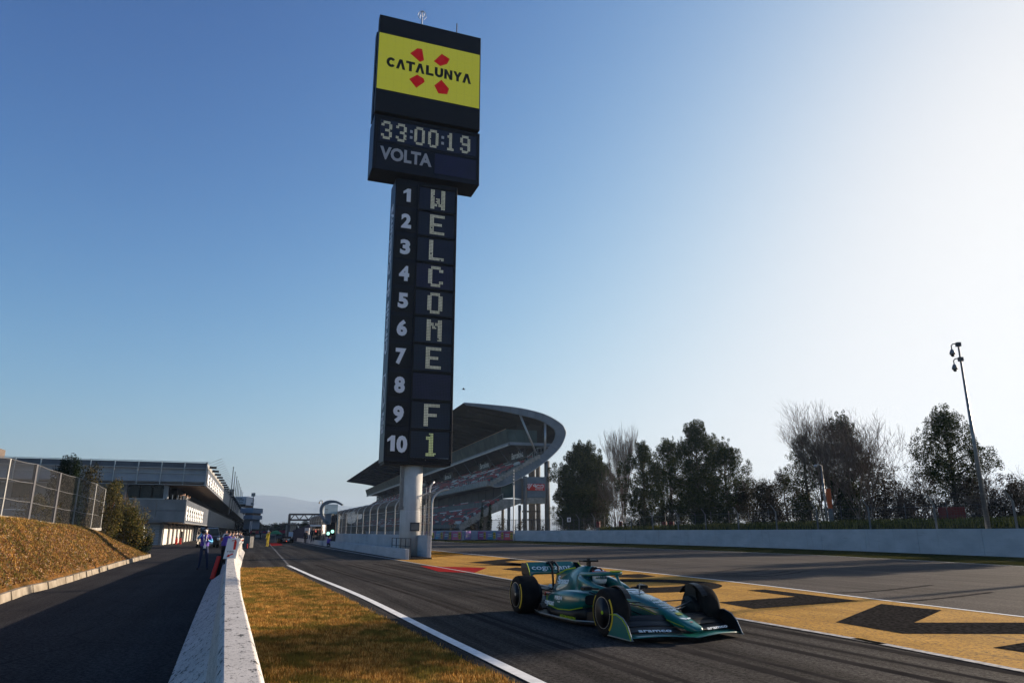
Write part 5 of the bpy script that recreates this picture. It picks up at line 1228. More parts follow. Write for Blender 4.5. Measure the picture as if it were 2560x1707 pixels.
pbox('window_frame', M['black'], vw0, vw1, o1+0.38, o1+0.6, zl1, zl1+0.12)
pbox('sill', M['alu'], vw0-0.1, vw1+0.3, o1-0.08, o1+0.2, zl1-0.02, zl1+0.08)
pbox('corner_pier', M['panel_grey'], vw1+0.05, vw1+0.6, o1+0.2, o1+0.9, zl1+0.08, zu0)
for k in range(4):
    p = bp(417+k*14, 1240, o1)[0]; pbox('balcony_post', M['alu'], p-0.04, p+0.04, o1+0.1, o1+0.2, zl1, zl1+0.55)
p0, p1 = bp(28, 1230, o1), bp(82, 1199, o1)
pbox('window_pane', M['glass_dark'], p0[0], p1[0], o1+0.1, o1+0.19, p0[1]-0.6, p1[1], label='small window behind the chain-link fence')
# upper box: bands of panels with posts
hU = zu1-zu0
for k in range(16):
    a, c = vup-0.15-(k+1)*2.62, vup-0.15-k*2.62
    pbox('roof_screen_panel', M['panel_dark'], a+0.06, c-0.06, o2+0.05, o2+0.15, zu0+hU*0.72, zu0+hU*0.96)
    pbox('cladding_panel', M['panel_grey'], a+0.02, c-0.02, o2+0.4, o2+0.5, zu0+hU*0.50, zu0+hU*0.70)
    pbox('cladding_panel', M['panel_grey'], a+0.02, c-0.02, o2+0.10, o2+0.2, zu0+hU*0.14, zu0+hU*0.47)
    pbox('vertical_post', M['alu'], c-0.05, c+0.05, o2-0.12, o2, zu0, zu1)
for z in (zu0+0.0, zu0+hU*0.48, zu0+hU*0.71, zu1-0.05):
    pbox('rail', M['alu'], left, vup, o2-0.05, o2+0.02, z, z+0.06)
pbox('upper_volume', M['panel_grey'], left, vup-0.4, o2+0.55, BL, zu0+0.25, zu0+hU*0.80)
pbox('roof_ceiling', M['timber'], vw1, vup-0.1, o1-0.2, BL, zu0, zu0+0.24)
# side towards the pit lane: fascias with banners
def fascia(v_, s0, s1, z0, z1, npan, ban, nb):
    L_ = (s1-s0)/npan
    for k in range(npan):
        pbox('fascia_panel', M['panel_dark'], v_-0.12, v_, s0+k*L_+0.03, s0+(k+1)*L_-0.03, z0, z1)
    pbox('fascia_edge', M['alu'], v_-0.15, v_+0.06, s0, s1, z0-0.12, z0-0.01)
    for k in range(nb):
        a = s0+0.8+k*ban; bn = pbox('banner', M['white'], v_+0.01, v_+0.05, a, a+ban*0.62, z0+(z1-z0)*.10, z0+(z1-z0)*.72)
        b = MB(BF)
        for (f0, f1, h0, h1) in ((.45,1.0,.60,.78),(.55,1.0,.25,.42),(0,.2,0,.15)): b.box(v_+0.055, v_+0.06, a+ban*.62*f0, a+ban*.62*f1, z0+(z1-z0)*(.10+.62*h0), z0+(z1-z0)*(.10+.62*h1))
        b.build('print', M['steel_dark'], bn)
fascia(vup, o2, BL, zu0, zu0+hU*0.70, 60, 5.4, 9)
pbox('fascia_shadow_gap', M['panel_grey'], vup-0.35, vup-0.12, o2+0.2, BL, zu0, zu0+hU*0.9)
b = MB(BF); b.prism([(vup-0.1, zu0+hU*.72), (vup, zu0+hU*.72), (vup-0.25, zu1), (vup-0.35, zu1)], o2+0.2, BL); b.build('sloping_parapet', M['conc'], pb_)
fascia(vlow, o1, BL, zl0, zl1, 60, 3.6, 9)
for k in range(44):
    s_ = o2+4+k*6.5; pbox('spot_lamp', M['black'], vup-0.1, vup+0.75, s_, s_+0.5, zu0+hU*.84, zu0+hU*.93)
for k in range(22):
    s_ = o2+3+k*3.6; b = MB(BF); b.bar((vup-0.3, s_, zu1), (vup+1.4, s_-0.3, zu1+0.75), 0.035); b.build('roof_rod', M['steel'], pb_)
for k in range(8):
    s_ = 1+k*3.2; pbox('ceiling_lamp', M['white'], vlow-0.9, vlow-0.7, s_, s_+0.25, zl0-0.12, zl0-0.035)
# roller door at the front, pale garage doors along the lane
pd = pbox('roller_door', M['panel_dark'], bp(345,1340)[0], bp(398,1340)[0], -0.08, -0.01, 0.0, zl0-0.35)
for k in range(14):
    pbox('slat', M['panel_grey'], bp(346,1340)[0], bp(397,1340)[0], -0.11, -0.085, 0.05+k*0.19, 0.20+k*0.19, parent=pd)
M['door_white'] = mat('door_white', (0.62, 0.58, 0.52), 0.6)
for k in range(60):
    a = 0.3+k*5.4; pbox('garage_door', M['door_white'] if k < 14 else M['panel_grey'], 0.05, 0.14, a, a+4.3, 0.02, zl0-0.3)
    if k < 26: pbox('door_pier', M['facade_conc'], 0.02, 0.35, a+4.4, a+5.3, 0.0, zl0-0.05)
pbox('roof_hut', M['bark'], bp(-60,1130,8)[0], bp(21,1130,8)[0]-1.2, 8, 11, zu1-0.4, bp(20,1120,8)[1], label='brown rooftop hut at the far left')
# control tower at the far end
ct = thing('control_tower', 'pale control tower block with dark writing beyond the pit building roof', 'tower', at(610,1328,260))
def farbox(name, m, x0, x1, y0, y1, Y, dep, parent, **k):
    a, c = at(x0, y1, Y), at(x1, y0, Y); b = MB(); b.box(a.x, c.x, Y, Y+dep, a.z, c.z); return b.build(name, m, parent, **k)
M['block_blue'] = mat('block_blue', (0.20, 0.27, 0.36), 0.6); M['block_pale'] = mat('block_pale', (0.42, 0.44, 0.48), 0.6)
farbox('sign_block', M['block_pale'], 582, 614, 1241, 1259, 262, 8, ct)
farbox('side_wall', M['white'], 614.2, 616.5, 1243, 1262, 262, 8, ct)
farbox('window_band', M['timber'], 596, 613, 1260, 1267, 263, 8, ct)
for k in range(4): farbox('window_pane', M['glass_dark'], 598+k*3.7, 600.4+k*3.7, 1261, 1266.5, 262.6, .3, ct)
farbox('upper_storey', M['block_blue'], 600, 634, 1269, 1281.5, 260, 10, ct)
farbox('window_band', M['timber'], 612, 633, 1281.6, 1287, 261, 8, ct)
farbox('lower_storey', M['block_blue'], 608, 632, 1287.2, 1297, 260, 10, ct)
farbox('stair_shaft', M['block_blue'], 608, 631, 1297.2, 1322, 263, 8, ct)
farbox('column', M['white'], 626.5, 629, 1302, 1330, 259, .6, ct); farbox('column', M['white'], 623.5, 625, 1302, 1330, 259, .6, ct)
lt_ = at(598, 1252, 261.9)
text('lettering', 'VODAFONE', (at(599,1251,261.9).x, 261.9, at(599,1251.5,261.9).z), (1,0,0), (0,0,1), 0.65, M['steel_dark'], ct, w=3.0)
farbox('print', M['steel_dark'], 588, 606, 1244.5, 1246.5, 261.8, .1, ct); farbox('print', M['steel_dark'], 590, 607, 1254.5, 1256.5, 261.8, .1, ct)
cmst = thing('camera_mast', 'slim mast with cameras on the roof of the far control tower', 'pole', at(632,1270,259))
b = MB(); p, q = at(632,1270,259), at(633.5,1236,259); b.tube([tuple(p), tuple(q)], 0.15, 6); b.build('mast', M['steel'], cmst)
b = MB(); b.box(q.x-0.6, q.x+0.6, q.y-0.3, q.y+0.3, q.z-0.6, q.z+0.6); b.box(q.x-0.5, q.x+0.1, q.y-0.3, q.y+0.3, q.z-3.6, q.z-2.8); b.build('camera_head', M['steel'], cmst)
fl = ((582.8,1168.7,577.5,1221),(587.6,1181,583,1238),(592,1192,588,1238),(595.4,1202,592,1238),(598,1210,596,1239),(601.8,1218.5,600,1239),(603.8,1226,603,1239),(607,1231,606,1239))
ordn = ('tallest and nearest','second','third','fourth','fifth','sixth','seventh','farthest and shortest')
for k, (x1, y1, x0, y0) in enumerate(fl):
    Y = 170+k*16; p, q = at(x0, 1239, Y), at(x1, y1, Y); x = (p.x+q.x)/2
    f = thing('flagpole', 'bare flagpole on the pit building roof, '+ordn[k]+' of the row', 'flagpole', (x, Y, p.z-1), 0, 'flagpoles on the pit roof')
    b = MB(); b.tube([(x,Y,p.z-4),(x,Y,q.z)], [0.13, 0.09], 6); b.build('pole', M['steel'], f)
    b = MB(); b.lathe([(0.01,0.25),(0.14,0.12),(0.14,0),(0.02,-.1)], (x,Y,q.z), 8); b.build('finial', M['steel'], f)
rh = thing('roof_tank', 'grey upright cabinet on the pit building roof below the nearest flagpole', 'cabinet', at(577,1232,168))
farbox('cabinet', M['steel'], 574, 580, 1222, 1240, 168, 1.5, rh)

# ================================================================== FAR END OF THE PIT LANE
gan = thing('gantry', 'grey steel lattice gantry across the far pit lane', 'gantry', ground_at(722, 150))
def X(px, Y=150): return at(px, 1328, Y).x
zA, zB = at(722,1285,150).z, at(722,1299,150).z
for z in (zA, zB):
    for y in (150, 151.2): b = MB(); b.bar((X(720),y,z), (X(862),y,z), 0.32); b.build('chord', M['steel_dark'], gan)
px = 723; up = True
while px < 858:
    b = MB(); b.bar((X(px),150,zB if up else zA), (X(px+11.5),150,zA if up else zB), 0.16); b.build('brace', M['steel_dark'], gan); px += 11.5; up = not up
for px in (721, 861):
    b = MB(); b.bar((X(px),150,0), (X(px),150,zA), 0.4); b.build('post', M['steel_dark'], gan)
# crescent-shaped glass start stand
Yc = 92; cs_ = thing('crescent_stand', 'curved crescent-shaped control stand with pale glass above the pit wall', 'stand', ground_at(822, Yc))
arc = smooth_line([Vector((*q, 0)) for q in ((857,1262),(843,1255),(827,1253.5),(812,1259),(804.5,1272),(806,1289),(813,1302),(823,1310))], 4)
b = MB(); secs = []
for i, p in enumerate(arc):
    c_ = at(p.x, p.y, Yc); t = i/len(arc); wv = 0.10+0.10*math.sin(math.pi*t)
    n_ = (arc[min(i+1, len(arc)-1)]-arc[max(i-1, 0)]).normalized(); nx, nz = n_.y, n_.x
    secs.append([(c_.x+nx*wv, Yc-0.3, c_.z+nz*wv), (c_.x+nx*wv, Yc+0.3, c_.z+nz*wv), (c_.x-nx*wv, Yc+0.3, c_.z-nz*wv), (c_.x-nx*wv, Yc-0.3, c_.z-nz*wv)])
b.loft(secs); b.build('curved_shell', M['rim'] if 'rim' in M else M['steel'], cs_, smooth=False)
M['pale_glass'] = mat('pale_glass', (0.35, 0.45, 0.48), 0.15, alpha=0.55)
farbox('glass_pane', M['pale_glass'], 811, 845, 1260, 1284, Yc-0.3, .05, cs_); farbox('glass_pane', M['rim'], 813, 828, 1285, 1306, Yc-0.3, .1, cs_)
text('lettering', '00', (at(816,1274.5,Yc-.4).x, Yc-0.4, at(816,1274.5,Yc).z), (1,0,0), (0,0,1), 0.16, M['steel_dark'], cs_, w=0.34)
text('lettering', '17', (at(816.5,1280,Yc-.4).x, Yc-0.4, at(816.5,1280.5,Yc).z), (1,0,0), (0,0,1), 0.14, M['steel_dark'], cs_, w=0.22)
farbox('handrail', M['steel_dark'], 803, 836, 1284, 1284.8, Yc-0.5, .1, cs_)
farbox('tower_leg', M['steel'], 826, 829, 1285, 1360, Yc, 1, cs_); farbox('tower_core', M['steel_dark'], 829.2, 841, 1286, 1362, Yc+.2, 1, cs_); farbox('tower_leg', M['alu'], 841.3, 843.5, 1285, 1362, Yc, 1, cs_)
cm2 = thing('camera_hook', 'thin post with a drooping dome camera left of the crescent stand', 'pole', ground_at(806, 100))
b = MB(); p, q = at(806,1300,100), at(806,1251,100); b.tube([(p.x,100,0),(q.x,100,q.z)], 0.06, 6); b.tube([(q.x,100,q.z),(q.x-0.3,100,q.z+0.02),(q.x-0.38,100,q.z-0.18)], 0.05, 6); b.lathe([(0.03,0),(0.11,-.06),(0.12,-.22),(0.02,-.26)], (q.x-0.38,100,q.z-.15), 8); b.build('mast', M['steel'], cm2)
M['green_light'] = mat('green_light', (0.2, 0.9, 0.6), 0.4, emit=(0.45, 1.0, 0.80), es=1.6)
for k, (px, py, lab) in enumerate(((831.6, 1327.8, 'upper right of the pair'), (821, 1332.8, 'lower left of the pair'))):
    Y = 86; p = at(px, py, Y); sg_ = thing('signal_light', 'pit exit signal lamp glowing green, '+lab, 'traffic light', (p.x, Y, 0), 0, 'green pit exit lamps')
    b = MB(); b.box(p.x-0.28, p.x+0.28, Y, Y+0.3, p.z-0.35, p.z+1.0); b.build('housing', M['black'], sg_)
    b = MB(); b.lathe([(0.17,0.0),(0.19,-0.06),(0.01,-0.08)], (p.x, Y, p.z), 16, 'y'); b.build('lens', M['green_light'], sg_)
    b = MB(); b.lathe([(0.20,0.0),(0.21,-0.2)], (p.x, Y, p.z), 16, 'y', caps=False); b.build('visor', M['black'], sg_)
    b = MB(); b.tube([(p.x,Y+.15,0),(p.x,Y+.15,p.z-.3)], 0.06, 6); b.build('post', M['steel_dark'], sg_)
w2 = thing('far_low_wall', 'far piece of the low white pit exit wall left of the green lamps', 'wall', lw[1])
b = MB(PW); b.box(0, 0.22, 49, 120, -0.05, 0.55); b.build('wall', M['white_wall'], w2)
# pit wall stands with awnings
st = thing('pit_stand', 'white pit wall stand box with dark opening beyond the green lamps', 'stand', ground_at(790, 105))
farbox('frame', M['white'], 775, 777.5, 1312, 1356, 104, 3, st); farbox('frame', M['white'], 804, 806.5, 1312, 1356, 104, 3, st); farbox('roof', M['white'], 775, 806.5, 1311, 1315, 103.8, 4, st); farbox('opening', M['black'], 778, 803, 1316, 1352, 106.5, .3, st)
for k in range(13): farbox('guard_rail', M['steel'], 782+k*2.6, 782.4+k*2.6, 1339, 1351, 100, .08, st)
farbox('guard_rail', M['steel'], 782, 815, 1338.5, 1339.3, 100, .08, st)
st2 = thing('dark_canopy', 'dark blue canopy of pit equipment between the gantry post and the white stand', 'canopy', ground_at(750, 130))
b = MB(); a0, a1, a2, a3 = at(731,1325,135), at(776,1310,118), at(776,1352,118), at(731,1352,135)
b.add([tuple(a0), tuple(a1), tuple(a2), tuple(a3)]+[(p.x+2, p.y+4, p.z) for p in (a0, a1, a2, a3)], [(0,1,2,3),(7,6,5,4),(0,4,5,1),(1,5,6,2),(2,6,7,3),(3,7,4,0)]); b.build('canopy_body', mat('canopy_blue', (0.02, 0.025, 0.06), 0.8), st2)
farbox('side_panel', M['block_pale'], 760, 773, 1319, 1350, 116, .4, st2); farbox('light_sheet', mat('sheet_blue', (0.25, 0.4, 0.6), 0.7), 721, 732, 1329, 1341, 128, .3, st2)
st3 = thing('grey_marquee', 'grey sloping marquee roof behind the white pit stand', 'marquee', ground_at(800, 125))
b = MB(); P3 = [at(776,1314,120), at(808,1297,120), at(826,1299,120), at(826,1350,120), at(776,1350,120)]
b.add([tuple(p) for p in P3]+[(p.x+1, p.y+6, p.z) for p in P3], [(0,1,2,3,4),(9,8,7,6,5)]+[(i, i+5, (i+1) % 5+5, (i+1) % 5) for i in range(5)]); b.build('roof_and_walls', M['conc_dark'], st3)
st4 = thing('small_grey_cabin', 'small grey cabin standing left of the far gantry post', 'cabin', ground_at(717, 160))
farbox('cabin', M['conc'], 712, 727, 1311, 1345, 160, 4, st4); farbox('cabin_roof', M['steel_dark'], 711, 731, 1309, 1311, 159.8, 4.4, st4)
# far boards, parasol, gravel bank
M['board_red'] = mat('board_red', (0.45, 0.05, 0.07), 0.6); M['board_navy'] = mat('board_navy', (0.06, 0.06, 0.15), 0.6)
for k, (x0, x1, y0, y1, Y, m, lab) in enumerate(((625,646,1326,1333,230,'board_red','red board at the far end of the pit lane, left one'),(647,672,1326,1334,231,'board_navy','navy board with red print at the far end of the pit lane'),(697,713,1325,1332,232,'board_red','red board at the far end of the pit lane, right of the parasol'))):
    t = thing('trackside_board', lab, 'board', ground_at(x0, Y)); farbox('board', M[m], x0, x1, y0, y1, Y, .3, t); farbox('leg', M['steel_dark'], x0+1, x0+1.6, y1, 1341, Y+.1, .2, t); farbox('leg', M['steel_dark'], x1-1.6, x1-1, y1, 1341, Y+.1, .2, t)
    if k == 1: farbox('print', M['board_red'], 657, 664, 1328, 1331.5, Y-.1, .1, t)
t = thing('far_barrier', 'pale far barrier wall under the red boards', 'barrier', ground_at(640, 225)); farbox('wall', M['door_white'], 626, 653, 1336, 1343.5, 222, .5, t); farbox('wall', M['conc'], 654, 690, 1333.5, 1338, 226, .5, t)
um = thing('green_parasol', 'dark green parasol open in the far pit lane', 'parasol', ground_at(690, 120)); c_ = at(690, 1325, 120)
b = MB(); b.lathe([(0.02,0),(0.5,-.15),(1.15,-.6)], (c_.x,120,c_.z), 8, caps=False); b.build('canopy', mat('green_cloth', (0.01, 0.14, 0.07), 0.7), um); b = MB(); b.tube([(c_.x,120,0),(c_.x,120,c_.z)], 0.03, 6); b.build('pole', M['steel'], um)
# grey block and fire extinguisher at the end of the barrier
Yb = G(617,1369).y; gb = thing('concrete_block', 'grey concrete block standing at the far end of the white barrier', 'block', ground_at(617, Yb))
b = MB(); p, q = at(607,1369,Yb), at(626,1340,Yb); b.box(p.x, q.x, Yb, Yb+1.2, -0.02, q.z); b.build('block', M['conc_dark'], gb, bevel=0.03)
def extinguisher(p, h, lab, rz=0, group=None):
    t = thing('fire_extinguisher', lab, 'fire extinguisher', p, rz, group)
    b = MB(); r = h*0.14; b.lathe([(r*.9,0),(r,0.02),(r,h*.72),(r*.7,h*.82),(r*.3,h*.86)], (0,0,0), 14); b.build('cylinder', M['red'], t, local=True, smooth=True)
    b = MB(); b.box(-r*.3, r*.9, -r*.2, r*.2, h*.86, h); b.tube([(r*.8,0,h*.9),(r*1.3,0,h*.7),(r*1.2,0,h*.3)], r*.14, 5); b.build('valve', M['black'], t, local=True); return t
extinguisher(G(620,1370)-Vector((0,0.3,0)), 0.55, 'small red extinguisher at the foot of the grey concrete block')
e1 = extinguisher(G(440,1360), 0.95, 'big red wheeled extinguisher by the garage doors, left of the pair', 0, 'extinguishers by the garages')
e2 = copy_tree(e1); e2.location = G(450,1359.5); e2['label'] = 'big red wheeled extinguisher by the garage doors, right of the pair'
bo = thing('black_bollard', 'tall black bollard behind the two red extinguishers', 'bollard', G(451.5,1358)); b = MB(); b.lathe([(0.14,0),(0.14,1.6),(0.1,1.68)], (0,0,0), 12); b.build('post', M['black'], bo, local=True)

# ================================================================== VEHICLES AT THE LEFT
def wheel(b, x, y, r, w_): b.lathe([(r*.5,-w_/2),(r*.93,-w_/2),(r,-w_*.35),(r,w_*.35),(r*.93,w_/2),(r*.5,w_/2)], (x, y, r), 20, 'y')
M['van_paint'] = mat('van_paint', (0.012, 0.014, 0.016), 0.3, coat=0.8); M['headlamp'] = mat('headlamp', (0.7, 0.72, 0.75), 0.15)
M['tyre'] = mat('tyre', (0.007, 0.007, 0.0075), 0.85, spec=0.12, c2=(0.013, 0.0125, 0.012), scale=8, bump=0.15, bscale=60); M['plastic'] = mat('plastic', (0.02, 0.02, 0.022), 0.6)
vp = (G(508,1372)+G(500,1366))/2
van = thing('delivery_van', 'black panel van parked on the service road facing the camera, headlamp catching the sun', 'van', (vp.x-0.1, vp.y+1.6, 0), R(-62))
prof = [(-2.45,0.35),(-2.5,1.7),(-2.35,2.0),(0.9,2.05),(1.15,1.98),(1.85,1.30),(2.45,1.12),(2.58,0.85),(2.58,0.35)]
b = MB(); secs = []
for y, k in ((-0.95,0.97),(-0.93,1.0),(0.93,1.0),(0.95,0.97)): secs.append([(p[0]*k, y*(1.0 if p[1] < 1.35 else 0.9), p[1]) for p in prof])
b.loft(secs); b.build('body', M['van_paint'], van, local=True, bevel=0.05)
b = MB(); b.add([(1.20,-0.80,1.93),(1.20,0.80,1.93),(1.84,0.86,1.33),(1.84,-0.86,1.33)], [(0,1,2,3)]); b.v = [(x+0.02, y, z+0.03) for x, y, z in b.v]; b.build('windscreen', M['glass_dark'], van, local=True)
for s_ in (-1, 1):
    b = MB(); y = s_*0.90; b.add([(0.35,y*1.0,1.86),(1.05,y,1.86),(1.62,y*1.045,1.36),(0.35,y*1.045,1.36)]+[(0.35,y*.97,1.86),(1.05,y*.97,1.86),(1.62,y*1.0,1.36),(0.35,y*1.0,1.36)], [(0,1,2,3),(7,6,5,4),(0,4,5,1),(1,5,6,2),(2,6,7,3),(3,7,4,0)]); b.build('side_window', M['glass_dark'], van, local=True)
    b = MB(); b.box(2.42, 2.6, s_*0.78-0.14, s_*0.78+0.14, 0.78, 1.02); b.build('headlamp', M['headlamp'], van, local=True, bevel=0.03)
    b = MB(); b.box(1.25, 1.4, s_*1.08-0.1, s_*1.08+0.1, 1.35, 1.62); b.build('mirror', M['plastic'], van, local=True, bevel=0.02)
    for x in (-1.55, 1.75):
        b = MB(); wheel(b, x, s_*0.86, 0.34, 0.24); wo_ = b.build('wheel', M['tyre'], van, local=True); b = MB(); b.lathe([(0.2,0),(0.17,0.02)], (x, s_*0.98, 0.34), 12, 'y'); b.build('rim', M['steel'], wo_, local=True)
b = MB(); b.box(2.5, 2.66, -0.9, 0.9, 0.32, 0.55); b.build('bumper', M['plastic'], van, local=True, bevel=0.03); b = MB(); b.box(2.56, 2.62, -0.45, 0.45, 0.62, 0.8); b.build('grille', M['black'], van, local=True)
b = MB(); b.box(2.665, 2.68, -0.26, 0.26, 0.4, 0.51); b.build('number_plate', M['white'], van, local=True)
pc = G(556, 1368); car2 = thing('course_car', 'white estate car with an orange stripe and roof light bar parked beyond the van', 'car', (pc.x, pc.y+3, 0), R(100))
prof = [(-2.2,0.35),(-2.25,0.95),(-1.95,1.42),(0.2,1.45),(0.95,0.98),(2.0,0.85),(2.15,0.6),(2.15,0.35)]
b = MB(); b.loft([[(p[0], y*(1.0 if p[1] < 1.0 else 0.82), p[1]) for p in prof] for y in (-0.88, 0.88)]); b.build('body', M['white'], car2, local=True, bevel=0.05)
b = MB(); b.box(-2.28, -2.2, -0.84, 0.84, 0.68, 0.92); b.box(-2.1, 1.9, -0.90, -0.885, 0.6, 0.8); b.box(-2.1, 1.9, 0.885, 0.90, 0.6, 0.8); b.build('stripe', M['orange'], car2, local=True)
b = MB(); b.add([(-2.24,-0.62,1.0),(-2.24,0.62,1.0),(-2.0,0.58,1.38),(-2.0,-0.58,1.38)], [(0,1,2,3)]); b.build('rear_window', M['glass_dark'], car2, local=True)
b = MB(); b.box(-0.9, -0.6, -0.5, 0.5, 1.46, 1.58); b.build('light_bar', M['headlamp'], car2, local=True, bevel=0.03)
for s_ in (-1, 1):
    for x in (-1.35, 1.35): b = MB(); wheel(b, x, s_*0.80, 0.31, 0.2); b.build('wheel', M['tyre'], car2, local=True)
    b = MB(); b.box(-2.29, -2.2, s_*.7-.12, s_*.7+.12, 0.93, 1.02); b.build('tail_lamp', M['red'], car2, local=True)

# ================================================================== FAR HILLS AND WOOD
def ridge(name, Y, pts, m, dep, seed):
    rnd = random.Random(seed); b = MB(); rows = []
    xs = [p[0] for p in pts]; N = 90
    for i in range(N+1):
        px = xs[0]+(xs[-1]-xs[0])*i/N; py = float(np.interp(px, xs, [p[1] for p in pts]))+rnd.uniform(-0.35, 0.35); c_ = at(px, py, Y)
        rows.append([(c_.x*0.80, Y*0.80, -0.5), (c_.x*0.9, Y*0.9, c_.z*0.42+rnd.uniform(-.03, .03)*c_.z), (c_.x*0.95, Y*0.95, c_.z*0.72+rnd.uniform(-.04, .04)*c_.z), (c_.x, Y, c_.z), (c_.x*1.08, Y*1.08, c_.z*0.6), (c_.x*1.2, Y*1.2, -0.5)])
    b.loft(rows, caps=False, closed=False); return b.build(name, m, kind='structure', smooth=True)
ridge('far_hill', 7400, [(-600,1300),(200,1290),(420,1262),(560,1246),(610,1239),(640,1238),(656,1236.2),(672,1238.5),(690,1238.5),(712,1242.5),(724,1241.5),(745,1248),(770,1252.5),(800,1255),(850,1262),(900,1270),(1000,1290),(1200,1310)], M['hill'], 0, 1)
#ridge('mid_hill', 4200, [(-600,1310),(400,1300),(640,1290),(750,1296),(900,1303),(1300,1312),(2600,1318)], M['hill'], 0, 2)
wood = []; random.seed(31)
for k in range(150):
    px = random.uniform(560, 960); Y = random.uniform(300, 420); top = float(np.interp(px, [600, 640, 665, 700, 740, 770, 800, 960], [1296, 1300, 1308, 1308, 1304, 1300, 1304, 1312]))+random.uniform(-3, 5)
    p = at(px, top, Y); r_ = random.uniform(2.5, 4.5); z = p.z-r_; wood.append((p.x, Y, z, r_, r_, r_))
    wood.append((p.x+random.uniform(-2, 2), Y, z*0.5, r_*1.1, r_, z*0.55))
leaf_cloud('far_wood', wood, 120, 0.55, mat('far_leaf', (0.055, 0.05, 0.03), 0.9, c2=(0.11, 0.08, 0.055), scale=0.06), None, kind='stuff')
for k, (px, top, lab, ml) in enumerate(((634,1297,'olive round tree at the left end of the far wood by the control tower','scrub'),(690,1307,'dark round tree in the middle of the far wood','pine'),(760,1300,'darker green tree in the far wood below the gantry','pine'),(705,1302,'pale leafless poplar sticking out of the far wood',''))):
    Y = 290; p = ground_at(px, Y); h = CAM_H+(1328-top)/1850*Y
    if ml: make_pine(300+k, h, 1.8, label=lab, loc=p, leaf=ml, crown0=0.1, nblob=16, name='broad_tree')
    else: make_bare(300+k, h, 0.3, 0.9, lab, p, depth=4, r0=0.12)
# the bird
p = at(1158.8, 973, 60); bd = thing('bird', 'small dark bird flying right of the tower', 'bird', p)
b = MB(); b.loft([[(x, r_*math.cos(t), r_*math.sin(t)) for t in [k*math.pi/3 for k in range(6)]] for x, r_ in ((-0.14,0.01),(-0.05,0.045),(0.06,0.045),(0.12,0.03),(0.16,0.008))]); b.build('body', M['black'], bd, local=True, smooth=True)
for s_ in (-1, 1):
    b = MB(); b.add([(-0.04,0,0.02),(0.06,0,0.02),(0.05,s_*0.14,0.10),(-0.05,s_*0.13,0.10),(-0.05,s_*0.24,0.05)], [(0,1,2,3),(3,2,4)]); b.build('wing', M['black'], bd, local=True)
b = MB(); b.add([(-0.12,-0.02,0),(-0.12,0.02,0),(-0.22,0.05,0),(-0.22,-0.05,0)], [(0,1,2,3)]); b.build('tail', M['black'], bd, local=True)
